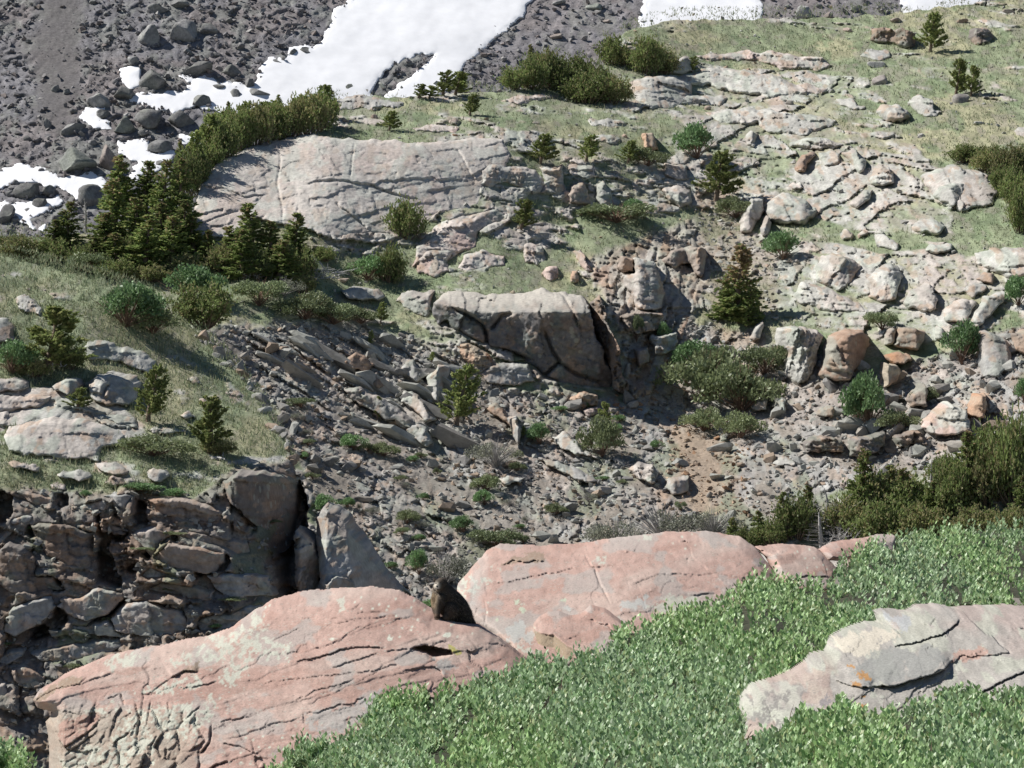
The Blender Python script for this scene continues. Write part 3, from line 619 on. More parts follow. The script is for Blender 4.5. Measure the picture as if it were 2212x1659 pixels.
    (TE([(1790, 422), (1900, 392), (2050, 402), (2070, 502), (1950, 522), (1830, 522)]), "pale stepped ledge below the white topped block", dict(H=0.60, steep=.7, edge=8, amp=.25, size=.5, kind='brown')),
    (TE([(1980, 542), (2140, 522), (2150, 642), (2000, 662)]), "pale stepped ledge lowest of the stair beside the gully", dict(H=0.60, steep=.7, edge=8, amp=.22, size=.5, kind='pale')),
    (TE([(1860, 620), (1960, 610), (1990, 720), (1900, 740)]), "brown square ledge block left of the lowest stair", dict(H=0.60, steep=.8, edge=8, amp=.15, kind='brown')),
    (TE([(2050, 60), (2110, 0), (2212, -20), (2330, -10), (2345, 90), (2300, 170), (2210, 100), (2120, 120)]), "orange edged cracked crag beside the gully, above the brown topped spruce", dict(H=.4, steep=.7, edge=9, amp=0.21, size=.7, kind='brown', ang=.8)),
    (TE([(880, 772), (980, 722), (1200, 722), (1250, 832), (1080, 852), (950, 852)]), "grey sloping slab at the foot of the central cliff", dict(H=0.38, steep=.55, edge=10, amp=.12, kind='grey')),
    (TE([(760, 600), (830, 580), (960, 670), (1000, 740), (890, 770), (800, 690)]), "broken orange grey blocks below the left end of the cliff", dict(H=0.52, steep=.6, edge=9, amp=0.24, size=.4, kind='orange')),
    (TE([(1480, 942), (1560, 892), (1650, 912), (1650, 982), (1560, 1002)]), "bright orange cracked blocks under the central cliff", dict(H=0.52, steep=.7, edge=7, amp=.3, size=.42, aniso=1.2, kind='orange')),
    (TE([(1550, 1010), (1660, 985), (1650, 1040), (1580, 1060)]), "pinkish blocks just below the bright orange blocks", dict(H=0.45, steep=.6, edge=7, amp=.2, size=.4, kind='pink')),
    (TE([(400, 962), (420, 882), (520, 902), (560, 962), (640, 1082), (560, 1082), (480, 1012)]), "pale flat plate left of the lone dark pine in the bowl", dict(H=0.60, steep=.6, edge=9, amp=.1, kind='pale', name="rock_plate")),
    (TE([(40, 880), (140, 872), (300, 950), (390, 1010), (540, 1112), (480, 1132), (300, 1062), (120, 972)]), "long dark fronted plate slanting down across the bowl's left wall", dict(H=0.83, steep=.9, edge=7, amp=.12, kind='grey', name="rock_plate")),
    (TE([(560, 802), (640, 722), (720, 732), (690, 832), (640, 972), (580, 902)]), "pale upright plate immediately left of the lone dark pine", dict(H=0.68, steep=.7, edge=8, amp=.1, name="rock_plate")),
    (TE([(330, 762), (480, 702), (570, 792), (500, 830), (430, 792)]), "grey plate above the long dark fronted plate", dict(H=0.60, steep=.6, edge=8, amp=.12, kind='grey', name="rock_plate")),
    (TE([(50, 702), (120, 632), (240, 722), (200, 790), (90, 752)]), "brown grey wedge plate at the top of the bowl's left wall", dict(H=0.68, steep=.8, edge=8, amp=.12, kind='brown', name="rock_plate")),
    (TE([(180, 790), (260, 750), (310, 860), (260, 870)]), "dark wedge plate under the brown grey wedge", dict(H=0.60, steep=.9, edge=7, amp=.1, kind='dark', name="rock_plate")),
    (TE([(430, 1130), (470, 1080), (560, 1120), (610, 1220), (560, 1240), (470, 1180)]), "grey fractured plate at lower end of the long slanting plate", dict(H=0.60, steep=.7, edge=8, amp=.2, kind='grey', name="rock_plate")),
    (TE([(930, 1000), (1000, 960), (1060, 1000), (1090, 1100), (1010, 1060)]), "brown tilted plate right of the lone dark pine", dict(H=0.52, steep=.7, edge=8, amp=.15, kind='brown', name="rock_plate")),
    (TE([(1080, 1060), (1130, 1050), (1160, 1150), (1145, 1250), (1110, 1180)]), "narrow grey plate standing in the bowl centre", dict(H=0.60, steep=.9, edge=7, amp=.1, kind='grey', name="rock_plate")),
    (TE([(1350, 1182), (1420, 1152), (1520, 1202), (1560, 1272), (1640, 1312), (1500, 1292), (1420, 1270)]), "long pale plate sliding down the bowl centre", dict(H=0.45, steep=.4, edge=8, amp=.1, name="rock_plate")),
    (TE([(1260, 1310), (1400, 1330), (1540, 1400), (1640, 1460), (1500, 1450), (1360, 1390)]), "greenish grey plate lower down the bowl centre", dict(H=0.38, steep=.4, edge=8, amp=.1, kind='grey', name="rock_plate")),
    (TE([(2060, 1500), (2100, 1440), (2210, 1430), (2215, 1520), (2120, 1550)]), "grey smooth block at the foot of the orange dirt chute", dict(H=0.60, steep=.8, edge=8, amp=.08, kind='grey', name="boulder", cat="boulder")),
    (TE([(1830, 1380), (1900, 1340), (1990, 1350), (2000, 1470), (1900, 1450)]), "cracked pale block group beside the orange dirt chute", dict(H=0.68, steep=.8, edge=8, amp=0.24, size=.35, kind='pale')),
    (TE([(1020, 1450), (1080, 1430), (1180, 1440), (1160, 1480), (1060, 1480)]), "white flat stone above the grassy tuft at the bowl's bottom", dict(H=0.45, steep=.5, edge=7, amp=.06, name="boulder", cat="boulder")),
    (TF([(780, 1220), (860, 1180), (990, 1180), (1050, 1200), (1080, 1290), (960, 1280), (830, 1280)]), "dark layered ledge, left part, above the lower right spruces", dict(H=0.75, steep=1.0, edge=6, amp=0.27, size=.34, aniso=3.5, kind='dark')),
    (TF([(1090, 1210), (1200, 1170), (1320, 1150), (1320, 1240), (1230, 1300), (1100, 1300)]), "dark layered ledge, middle part, above the lower right spruces", dict(H=0.75, steep=1.0, edge=6, amp=0.27, size=.34, aniso=3.5, kind='dark')),
    (TF([(1370, 1180), (1440, 1130), (1530, 1130), (1600, 1230), (1500, 1240), (1420, 1240)]), "dark layered ledge, right part, under the broad pinkish boulder", dict(H=0.75, steep=1.0, edge=6, amp=0.24, size=.34, aniso=3.5, kind='dark')),
    (TF([(900, 1040), (920, 1000), (1000, 990), (1010, 1050), (950, 1060)]), "brown flat block above the dark layered ledge", dict(H=0.60, steep=.8, edge=7, amp=.1, kind='brown', name="boulder", cat="boulder")),
    (TF([(470, 1000), (520, 940), (590, 940), (580, 1010), (500, 1020)]), "white topped block right of the large gully bush", dict(H=0.68, steep=.8, edge=7, amp=.08, kind='pale', name="boulder", cat="boulder")),
    (TF([(600, 1000), (640, 930), (690, 950), (690, 1010)]), "twin white topped block next to the large gully bush", dict(H=0.68, steep=.8, edge=7, amp=.08, kind='pale', name="boulder", cat="boulder")),
    (TF([(610, 1350), (680, 1310), (780, 1320), (770, 1360), (650, 1370)]), "white slab lying on scree left of the lower right spruces", dict(H=0.38, steep=.4, edge=8, amp=.1, name="rock_plate")),
]
for i, (poly, label, op) in enumerate(HO):
    outcrop(HILL, poly, label, seed=100 + i * 13, low=max(3.0, op.get('edge', 22) * .4), **op)

# ------------------------------------------------------------------ bedrock of the near left spur
SO = [
    (TD([(40, 1180), (60, 1112), (180, 1082), (330, 1052), (500, 1062), (650, 1092), (760, 1142), (800, 1172), (770, 1232), (640, 1272), (620, 1332), (400, 1322), (200, 1302), (60, 1272)]), "largest whitish slab on the left spur, below its small pine", dict(H=.35, steep=.4, edge=16, amp=.1, size=1.2)),
    (TD([(520, 622), (560, 582), (660, 570), (780, 602), (900, 642), (990, 692), (1000, 752), (930, 792), (820, 742), (700, 702), (560, 682)]), "grey white slab at right of the big twisted pine", dict(H=.45, steep=.45, edge=14, amp=.14, size=.9)),
    (TD([(560, 922), (560, 832), (640, 782), (720, 766), (860, 802), (900, 832), (880, 922), (820, 992), (700, 982), (600, 962)]), "domed pale slab with a short dark crack, left of the leaning spur pine", dict(H=.6, steep=.5, edge=16, amp=.14, lines=[(TD([(660, 930), (690, 870), (710, 850)]), 4, .35, .2)])),
    (TD([(310, 862), (400, 812), (520, 810), (530, 852), (440, 912), (350, 892)]), "pale boulder slab with shaded right end, under the twisted pine", dict(H=.7, steep=.5, edge=12, amp=.08)),
    (TD([(-60, 832), (100, 802), (180, 832), (190, 872), (140, 892), (-60, 892)]), "pinkish pale hump at the left edge of the spur", dict(H=.5, steep=.5, edge=12, amp=.1, kind='pink')),
    (TD([(-60, 905), (190, 912), (330, 922), (280, 982), (120, 1012), (-60, 1062)]), "low pink white slab at the left edge under the hump", dict(H=.35, steep=.4, edge=12, amp=.14, kind='pink')),
    (TD([(560, 1042), (750, 1022), (840, 1062), (870, 1122), (760, 1112), (640, 1072)]), "thin pale slab between two small spur pines", dict(H=.3, steep=.4, edge=10, amp=.1)),
    (TD([(1130, 1032), (1190, 1016), (1230, 1052), (1180, 1066), (1130, 1056)]), "whitish boulder on turf beside the leaning spur pine", dict(H=.5, steep=.6, edge=7, amp=.04, name="boulder", cat="boulder")),
    (TD([(880, 1132), (1000, 1106), (1180, 1132), (1200, 1162), (1000, 1172)]), "row of flat pale rocks left of the lower spur pine", dict(H=.35, steep=.4, edge=8, amp=.2, size=.5)),
    (TD([(-60, 432), (60, 432), (100, 502), (100, 582), (-60, 592)]), "grey purple smooth rock at the far left above the twisted pine", dict(H=.4, steep=.4, edge=12, amp=.08, kind='grey')),
    (TD([(90, 300), (180, 290), (270, 370), (250, 410), (120, 380)]), "scattered pale ledge on turf left of the spur's green shrub", dict(H=.3, steep=.3, edge=9, amp=.2, size=.4)),
    (TD([(1180, 820), (1240, 808), (1300, 850), (1290, 865), (1220, 850)]), "small pale slab in turf right of the leaning spur pine", dict(H=.3, steep=.4, edge=6, amp=.05)),
    (TD([(1400, 900), (1500, 890), (1570, 950), (1540, 980), (1440, 950)]), "grey ledge where spur turf meets the bowl", dict(H=.08, steep=.1, edge=8, amp=.10, kind='grey')),
    (TD([(1260, 940), (1300, 920), (1340, 980), (1290, 1000)]), "dark sided block on turf above the lower spur pine", dict(H=.5, steep=.7, edge=6, amp=.06, kind='brown')),
    (TN([(1270, 182), (1330, 156), (1490, 192), (1480, 242), (1400, 272), (1280, 242)]), "pale slab resting on the turf lip above the left cliff", dict(H=.7, steep=.5, edge=9, amp=.1)),
    (TN([(820, 112), (1000, 102), (1120, 182), (1110, 212), (980, 202), (850, 162)]), "flat pale plate left of the slab on the turf lip", dict(H=.4, steep=.4, edge=8, amp=.08)),
    (TN([(480, 212), (560, 182), (690, 162), (800, 212), (800, 242), (700, 272), (540, 242)]), "grey white wedge above the left cliff", dict(H=.6, steep=.5, edge=9, amp=.12)),
    (TN([(80, 112), (200, 102), (340, 152), (330, 182), (120, 142)]), "thin whitish layer of rock at the left edge above the cliff", dict(H=.4, steep=.5, edge=6, amp=.06)),
    (TN([(900, 280), (980, 210), (1060, 240), (1090, 290), (1000, 310)]), "pair of angular rocks under the flat pale plate", dict(H=0.23, steep=.6, edge=4, amp=.2, size=.4, sharp=1, enoise=3.5, kind='brown')),
    (TN([(430, 300), (480, 275), (560, 300), (570, 345), (460, 340)]), "pink white rock at the left under the grey wedge", dict(H=0.19, steep=.5, edge=4, amp=.08, sharp=1, enoise=3.5, kind='pink')),
    (TN([(110, 340), (200, 330), (470, 390), (470, 490), (300, 480), (180, 400)]), "pinkish fractured face at the far left of the cliff", dict(H=0.26, steep=.9, edge=5, amp=.25, size=.6, sharp=1, enoise=3.5, kind='brown')),
    (TN([(620, 480), (740, 440), (900, 412), (980, 430), (960, 520), (760, 540), (640, 520)]), "pale layered rocks at the top of the left cliff", dict(H=0.30, steep=.7, edge=4, amp=.3, size=.4, aniso=2.5, sharp=1, enoise=3.5, kind='pale')),
    (TN([(900, 390), (1010, 362), (1160, 372), (1130, 500), (1080, 600), (1000, 500), (970, 420)]), "pale pillar with black shade on its right, top of the left cliff", dict(H=0.41, steep=.9, edge=5, amp=.15, sharp=1, enoise=3.5, kind='grey')),
    (TN([(1270, 402), (1400, 382), (1600, 402), (1820, 452), (1980, 540), (1960, 620), (1780, 640), (1500, 580), (1320, 560)]), "rust stained crumbling cliff face above the long dark block", dict(H=0.26, steep=1.0, edge=5, amp=.3, size=.5, sharp=1, enoise=3.5, kind='brown')),
    (TN([(1500, 690), (1700, 690), (1950, 750), (2150, 760), (2200, 900), (2050, 930), (1950, 870), (1700, 800), (1560, 770)]), "dark reddish ledge face between the cliff and the cleft", dict(H=0.26, steep=1.0, edge=5, amp=.3, size=.6, aniso=3, sharp=1, enoise=3.5, kind='brown')),
    (TN([(270, 642), (340, 602), (560, 612), (850, 692), (840, 902), (780, 1032), (600, 1002), (420, 902), (300, 762)]), "broad dark lichened face in the middle of the left cliff", dict(H=0.38, steep=1.05, edge=6, amp=.28, size=.8, sharp=1, enoise=3.5, kind='dark')),
    (TN([(1300, 932), (1460, 772), (1600, 792), (1950, 872), (1940, 952), (1880, 1062), (1700, 1062), (1460, 1012)]), "long dark rock block with sunlit top edge in the left cliff", dict(H=0.56, steep=1.1, edge=5, amp=.18, size=1.2, sharp=1, enoise=3.5, kind='brown')),
    (TN([(1130, 722), (1170, 682), (1350, 662), (1490, 712), (1430, 782), (1320, 932), (1220, 842)]), "greyish wedge block left of the long dark block", dict(H=0.45, steep=.9, edge=5, amp=.15, sharp=1, enoise=3.5, kind='grey')),
    (TN([(890, 592), (1060, 632), (1110, 700), (1000, 712), (900, 662)]), "pale block jutting over the black recess in the left cliff", dict(H=0.49, steep=.7, edge=4, amp=.1, sharp=1, enoise=3.5, kind='grey')),
    (TN([(960, 880), (1090, 860), (1200, 870), (1180, 940), (1050, 960), (980, 930)]), "pale stacked ledges at the bottom of the black recess", dict(H=0.30, steep=.8, edge=4, amp=.2, size=.3, aniso=3, sharp=1, enoise=3.5, kind='grey')),
    (TN([(10, 1560), (100, 1332), (300, 1262), (460, 1232), (500, 1342), (420, 1442), (300, 1522), (150, 1600)]), "sunlit grey boulder with dark lower side, bottom left", dict(H=0.60, steep=.7, edge=8, amp=.15, sharp=1, enoise=3.5, kind='grey', name="boulder", cat="boulder")),
    (TN([(500, 1342), (560, 1232), (700, 1252), (860, 1162), (1080, 1202), (1105, 1252), (950, 1422), (760, 1482), (640, 1442)]), "angular boulder casting a black shadow, right of the sunlit grey boulder", dict(H=0.60, steep=.7, edge=7, amp=.25, size=.9, sharp=1, enoise=3.5, kind='grey', name="boulder", cat="boulder")),
    (TN([(950, 1452), (1100, 1292), (1250, 1262), (1600, 1352), (1650, 1442), (1640, 1562), (1400, 1622), (1150, 1602), (1000, 1552)]), "wide grey boulder just above the crest of the left red slab", dict(H=0.45, steep=.7, edge=9, amp=.28, size=.9, sharp=1, enoise=3.5, kind='grey', name="boulder", cat="boulder")),
    (TN([(1770, 1062), (1900, 1042), (2200, 1042), (2330, 1062), (2400, 1252), (2000, 1282), (1850, 1202)]), "layered pale ledge beside the black cleft", dict(H=0.41, steep=.85, edge=5, amp=.25, size=.6, aniso=2.5, sharp=1, enoise=3.5, kind='grey')),
    (TN([(1650, 1470), (1800, 1400), (1960, 1390), (2100, 1330), (2300, 1300), (2250, 1420), (2000, 1560), (1750, 1580)]), "lowest broken ledge touching the left red slab crest", dict(H=0.30, steep=.7, edge=5, amp=.3, size=.5, sharp=1, enoise=3.5, kind='grey')),
    (TN([(-40, 852), (100, 782), (240, 822), (320, 902), (350, 1062), (480, 1062), (560, 1202), (300, 1242), (120, 1252), (-40, 1152)]), "knobbly dark lichened bluff at the far left of the cliff", dict(H=0.41, steep=1.0, edge=7, amp=0.24, size=.6, sharp=1, enoise=3.5, kind='dark')),
    (TN([(60, 600), (200, 545), (340, 545), (260, 620), (120, 640)]), "pale sloping ledge over the dark far left bluff", dict(H=0.34, steep=.4, edge=5, amp=.1, sharp=1, enoise=3.5, kind='grey')),
    (TN([(-40, 740), (60, 680), (110, 690), (60, 790), (-40, 850)]), "small sunlit ledge at the left picture edge", dict(H=0.30, steep=.5, edge=4, amp=.1, sharp=1, enoise=3.5, kind='grey')),
    (TN([(1180, 1082), (1300, 982), (1420, 1022), (1640, 1082), (1640, 1132), (1480, 1112), (1260, 1132)]), "sunlit ledges beneath the long dark block", dict(H=0.34, steep=.6, edge=4, amp=.25, size=.5, sharp=1, enoise=3.5, kind='grey')),
    (TN([(1180, 1180), (1400, 1110), (1700, 1150), (1850, 1210), (1830, 1290), (1560, 1300), (1300, 1240)]), "grey rubbly step below the sunlit ledges", dict(H=0.26, steep=.8, edge=5, amp=0.21, size=.5, sharp=1, enoise=3.5, kind='brown')),
    (TN([(600, 1480), (760, 1490), (950, 1460), (1100, 1590), (1090, 1640), (800, 1600), (620, 1560)]), "row of small broken blocks under the angular boulder", dict(H=0.30, steep=.7, edge=4, amp=0.21, size=.4, sharp=1, enoise=3.5, kind='grey')),
    (T4(0, 1244.2, [(220, 660), (330, 620), (640, 560), (800, 545), (1050, 540), (1090, 600), (900, 680), (600, 760), (380, 740)]), "long pale ledge above the left tip of the red slab", dict(H=0.34, steep=.6, edge=5, amp=.25, size=.5, sharp=1, enoise=3.5, kind='grey')),
    (T4(0, 1244.2, [(80, 780), (210, 750), (400, 850), (400, 920), (250, 980), (120, 900)]), "brown grey blocks at bottom left beside the red slab tip", dict(H=0.34, steep=.8, edge=5, amp=.3, size=.5, sharp=1, enoise=3.5, kind='brown')),
    (T4(0, 1244.2, [(-40, 930), (60, 900), (100, 1000), (60, 1050), (-40, 1060)]), "small grey block at the bottom left edge", dict(H=0.30, steep=.8, edge=4, amp=.1, sharp=1, enoise=3.5, kind='grey')),
    (T4(0, 1244.2, [(-40, 690), (60, 640), (220, 620), (200, 700), (60, 780), (-40, 800)]), "pale stepped ledge at the left edge below the sunlit boulder", dict(H=0.30, steep=.6, edge=4, amp=.25, size=.4, sharp=1, enoise=3.5, kind='grey')),
    (TO([(-10, 262), (150, 172), (350, 160), (560, 202), (640, 262), (690, 382), (730, 502), (650, 622), (600, 762), (520, 882), (420, 922), (330, 762), (250, 642), (150, 542), (20, 420)]), "big dark shaded crag at the right end of the spur", dict(H=0.64, steep=1.0, edge=6, amp=.3, size=1.2, sharp=1, enoise=3.5, kind='dark', name="cliff", cat="cliff", extra=lambda u, v, x, z: -np.clip(u - 545, 0, 200) * .032)),
    (TO([(640, 1300), (610, 1100), (615, 800), (640, 650), (720, 690), (800, 760), (870, 950), (850, 1100), (900, 1300)]), "lit fluted buttress left of the dark spire", dict(H=0.60, steep=1.0, edge=6, amp=0.30, size=.5, aniso=2, ang=1.2, sharp=1, enoise=3.5, kind='grey')),
    (TO([(800, 1330), (850, 1000), (800, 700), (800, 560), (880, 460), (980, 480), (1080, 545), (1140, 650), (1240, 760), (1350, 950), (1500, 1150), (1600, 1250), (1620, 1330)]), "tall pointed spire with a sunlit left side and black right side", dict(H=2.2, steep=.7, edge=7, amp=.28, size=.9, ang=1.2, sharp=1, enoise=3.5, kind='grey', name="rock_spire", extra=lambda u, v, x, z: -np.clip(u - np.interp(v, [1105, 1180, 1290], [757, 764, 782]), 0, 140) * .045 - .014 * np.clip(np.interp(v, [1105, 1180, 1290], [757, 764, 782]) - u, 0, 100) + .012 * np.clip(v - 1110, 0, 120))),
    (TO([(905, 1110), (1000, 1010), (1100, 1020), (1170, 1060), (1210, 1160), (1180, 1240), (930, 1250)]), "rounded block at the foot of the tall spire", dict(H=4.10, steep=1.0, edge=5, amp=.2, sharp=1, enoise=3.5, kind='grey', name="boulder", cat="boulder")),
    (TO([(870, 450), (900, 440), (1000, 490), (1040, 540), (940, 560)]), "white flat flake on top of the tall spire", dict(H=3.40, steep=.6, edge=4, amp=.05, sharp=1, enoise=3.5, kind='pale')),
]
for i, (poly, label, op) in enumerate(SO):
    outcrop(SPUR, poly, label, seed=3000 + i * 17, **{**op, **(dict(low=2.2, edge=max(13, op.get('edge', 22) * 2), size=op.get('size', .9) * 1.3, amp=op.get('amp', .2) * .8, fine=.6) if 'sharp' in op else dict(low=max(3.0, op.get('edge', 22) * .4)))})

# ================================================================== terrain sheets
def region(u, v, spec, default):
    F = np.full(u.shape, float(default))
    for poly, val, soft in spec:
        s = sstep(-soft, soft, poly_sdf(u, v, poly) + fbm(u / 60.0, v / 60.0, 3, 5) * soft)
        F = mix(F, val, s)
    return F
def sink(land, u, v, H):
    for l, P in OUTCROPS:
        if l is not land: continue
        u0, v0 = P.min(0) - 3; u1, v1 = P.max(0) + 3
        k = np.where((u > u0) & (u < u1) & (v > v0) & (v < v1))
        if len(k[0]) == 0: continue
        s = sstep(2, 16, poly_sdf(u[k], v[k], P))
        H[k] = mix(H[k], np.minimum(H[k], -0.35 if land is HILL else -.12), s)
    return H
def crest(land, X, Y, Z, sky, u, v):
    """roll the sheet over behind its skyline"""
    us = np.linspace(-300, 2500, 700); vs = interp_line(sky, us)
    vs = vs + fbm(us / 22.0, us * 0 + 3.1, 4, 8) * (3.5 if land is HILL else 7.0)
    sx, sz, sy = land.xz(us, vs)
    zs = np.interp(X, sx, sz)
    t = np.clip(Z - zs, 0, None)
    return X, Y + t * 3.0, np.where(t > 0, zs - t * 0.35, Z)
def terrain(land, name, ubox, vbox, step, detail, sky, mat, keep, label=None):
    cu = np.array([ubox[0], ubox[1], ubox[0], ubox[1], CU, CU]); cv = np.array([vbox[0], vbox[0], vbox[1], vbox[1], vbox[0], vbox[1]])
    cx, cz, cy = land.xz(cu, cv)
    g = Grid(cx.min(), cx.max(), cz.min(), cz.max(), step)
    yb = land.base(g.X, g.Z); u, v = land.uv(g.X, g.Z, yb)
    m = keep(u, v)
    if sky is not None:
        m &= v > interp_line(sky, u) - 26
    h1, c1, e1 = detail(u[m], v[m], g.X[m], g.Z[m])
    H = np.zeros(u.shape); H[m] = h1
    col = np.zeros(u.shape + (3,), np.float32); col[m] = c1
    extra = {}
    for k_, a_ in e1.items():
        extra[k_] = np.zeros(u.shape, np.float32); extra[k_][m] = a_
    H = sink(land, u, v, H)
    Y = yb - H
    land.fg = g; land.YF = Y; land.extra = extra
    X2, Y2, Z2 = crest(land, g.X, Y, g.Z, sky, u, v) if sky is not None else (g.X, Y, g.Z)
    F, used = grid_faces(m)
    V = np.stack([X2.ravel()[used], Y2.ravel()[used], Z2.ravel()[used]], -1)
    me = mesh_np(name, V, F, mat, col.reshape(-1, 3)[used])
    return add(name, me, kind="structure", label=label)

GRASS1 = np.array((.250, .285, .175)); GRASS2 = np.array((.335, .325, .205)); GRASS3 = np.array((.175, .225, .125)); DIRT = np.array((.27, .24, .205)); TAN = np.array((.35, .265, .19))
TALUS = [(425, 712), (560, 700), (700, 705), (900, 735), (1000, 775), (1120, 850), (1340, 868), (1400, 850), (1480, 700), (1600, 700), (1700, 760), (1900, 800), (2212, 700), (2400, 700), (2400, 1000), (2020, 1010), (1800, 1060), (1640, 1170), (1300, 1330), (600, 1400), (700, 1150), (640, 1000), (560, 860), (500, 795)]
DIRTS = [[(600, 690), (660, 690), (740, 730), (700, 750), (620, 730)], [(700, 860), (860, 930), (1000, 1040), (1130, 1100), (1250, 1180), (1100, 1180), (900, 1060), (760, 960)], [(1440, 890), (1560, 950), (1560, 1050), (1500, 1120), (1450, 1080), (1470, 980)]]
TANS = [[(1440, 930), (1520, 930), (1600, 1000), (1560, 1110), (1490, 1130), (1460, 1040)], [(1540, 690), (1620, 690), (1640, 740), (1600, 790), (1540, 770)], [(610, 690), (690, 700), (720, 740), (640, 720)]]
ROCKY = [
    ([(1440, 230), (1560, 230), (1800, 230), (1960, 290), (2080, 420), (2080, 560), (2212, 540), (2350, 700), (1900, 720), (1660, 700), (1600, 560), (1480, 420)], .62, 14),
    ([(720, 205), (1071, 200), (1207, 195), (1430, 235), (1500, 270), (1450, 330), (1340, 310), (1120, 292), (760, 298)], .22, 10),
    ([(1360, 80), (1700, 50), (2300, -30), (2300, 320), (2080, 310), (1960, 260), (1860, 180), (1560, 140), (1460, 120)], .28, 10),
    ([(1380, 110), (1560, 140), (1860, 180), (1960, 250), (1880, 300), (1460, 240), (1370, 180)], .56, 8),
    ([(1230, 452), (1540, 452), (1550, 530), (1290, 545)], .26, 10), ([(1090, 540), (1290, 545), (1280, 620), (960, 625), (1050, 590)], .36, 8),
    ([(1240, 300), (1440, 330), (1470, 450), (1230, 452), (1100, 420), (1120, 300)], .55, 10),
    ([(1880, 230), (2030, 260), (2400, 340), (2400, 560), (2080, 560), (2060, 480), (2090, 420), (1960, 290)], .30, 10),
    ([(-300, 480), (430, 480), (560, 560), (720, 660), (560, 700), (-300, 700)], .12, 10), ([(560, 560), (940, 560), (940, 640), (720, 665)], .40, 8),
    ([(700, 670), (930, 680), (930, 735), (700, 705)], .35, 8)]
GULLY = [(1500, 430), (1560, 430), (1680, 560), (1680, 690), (1540, 700), (1520, 560)]
FINS = [(1270, 560), (1500, 470), (1545, 560), (1500, 700), (1480, 850), (1360, 860), (1330, 700)]
LWALL = [(520, 720), (760, 690), (1000, 780), (1010, 960), (860, 940), (640, 860), (560, 800)]
def hill_detail(u, v, x, z):
    Fr = region(u, v, ROCKY, .5)
    tal = sstep(-8, 8, poly_sdf(u, v, TALUS) + fbm(u / 40., v / 40., 3, 55) * 14)
    dirt = np.zeros_like(u); tan = np.zeros_like(u)
    for p in DIRTS: dirt = np.maximum(dirt, sstep(-12, 12, poly_sdf(u, v, p) + fbm(u / 18., v / 18., 3, 15) * 12))
    for p in TANS: tan = np.maximum(tan, sstep(-14, 14, poly_sdf(u, v, p) + fbm(u / 18., v / 18., 3, 16) * 12))
    gul = sstep(-10, 10, poly_sdf(u, v, GULLY)); fin = sstep(-10, 10, poly_sdf(u, v, FINS)); lw = sstep(-10, 10, poly_sdf(u, v, LWALL))
    lay = x * 0.16 + z                                   # beds dip gently to the right
    n = 0.72 * fbm(x * .20, lay * .85, 5, 21, .6) + 0.40 * fbm(x * .7, lay * 2.2, 4, 22, .6)
    rock = sstep(-.12, .12, n + (Fr - .5) * 2.2) * (1 - tal)
    b1, r1, e1, q1 = jblocks(x, z, .85, 2.6, -.17, 31, (.3, -.55), groove=.3, gw=.04, warp=.45)
    b2, r2, e2, q2 = jblocks(x, z, .33, 2.0, -.12, 32, (.3, -.5), groove=.3, gw=.07)
    bd = jblocks(x, z, .95, 2.2, .55, 40, (.45, -.45), groove=.2, gw=.03, warp=.4)
    dg = .8 * sstep(.10, .45, fbm(x * .16, z * .22, 3, 46) + .45 * sstep(360, 480, v) * sstep(1560, 1700, u))
    b1 = mix(b1, bd[0], dg); e1 = mix(e1, bd[2], dg)
    bf, rf, ef, qf = blocks(x, z, .30, 3.6, 1.2, 33, (.5, -.1), groove=.35, gw=.1)
    bl, rl, el, ql = jblocks(x, z, .40, 3.6, -.55, 34, (.25, -.7), groove=.3, gw=.06)
    bt, rt, et, qt = blocks(x, z, .33, 1.5, -.5, 35, (.3, -.3), tilt=1.3, gw=.1)
    bt2, rt2, et2, qt2 = blocks(x, z, .14, 1.4, .4, 36, (.3, -.3), tilt=1.3, gw=.1)
    b3, r3, e3, q3 = blocks(x, z, .15, 1.5, .3, 37, (.3, -.4), gw=.1)
    hr = .12 + terrace(x, z, .80, .25, 38, -.17) * (1 - .8 * dg) + .42 * b1 + .15 * b2 + .03 * b3 + .04 * fbm(x * 6, z * 6, 4, 41)
    jt = sstep(.1, .4, fbm(x * .5, z * .5, 3, 48)); hr = hr - .25 * jt * (1 - sstep(0, .05, e1)) - .10 * (1 - jt) * (1 - sstep(0, .08, e2))
    hg = .05 * fbm(x * 1.6, z * 2.4, 4, 42) + .035 * fbm(x * 8, z * 9, 3, 43)
    hd = .05 * fbm(x * 3, z * 3, 4, 44) + .05 * bt2
    ht = .26 * bt + .10 * bt2
    cover = sstep(-.25, .25, fbm(x * .9, z * .9, 4, 45) + .42)
    ht = mix(hd, ht, cover * (1 - .75 * dirt))
    H = mix(hg, hr, rock); H = mix(H, ht, tal)
    H = mix(H, .10 + .34 * bf + .22 * b2 + .10 * b3 + terrace(x, z, .6, .3, 49, -.1), fin * .9); H = mix(H, .45 * bl + .10 * bt2, lw * .85 * (1 - dirt))
    H = H + .35 * fbm(x * .12, z * .2, 3, 47)
    # colours
    pk = sstep(.0, .6, fbm(x * .18, z * .25, 3, 51) + .35 * sstep(1400, 900, u))
    cr = mixc(rock_colour(x, z, 'pale', 61, r2), np.array((.46, .39, .35)), .22 * pk)
    g1 = fbm(x * .35, z * .5, 4, 52); g2 = fbm(x * 3.2, z * 3.6, 3, 53); g3 = fbm(x * 1.3, z * 1.7, 4, 54)
    cg = mixc(np.broadcast_to(GRASS1, x.shape + (3,)).copy(), GRASS2, sstep(.05, .6, g1 + .55 * sstep(1850, 2100, u) * sstep(330, 230, v)))
    cg = mixc(cg, GRASS3, .75 * sstep(.1, .5, g3)); cg = cg * (1 + .28 * g2)[..., None]
    cg = mixc(cg, DIRT, .5 * sstep(.2, .6, fbm(x * 2.1, z * 2.6, 3, 58)))
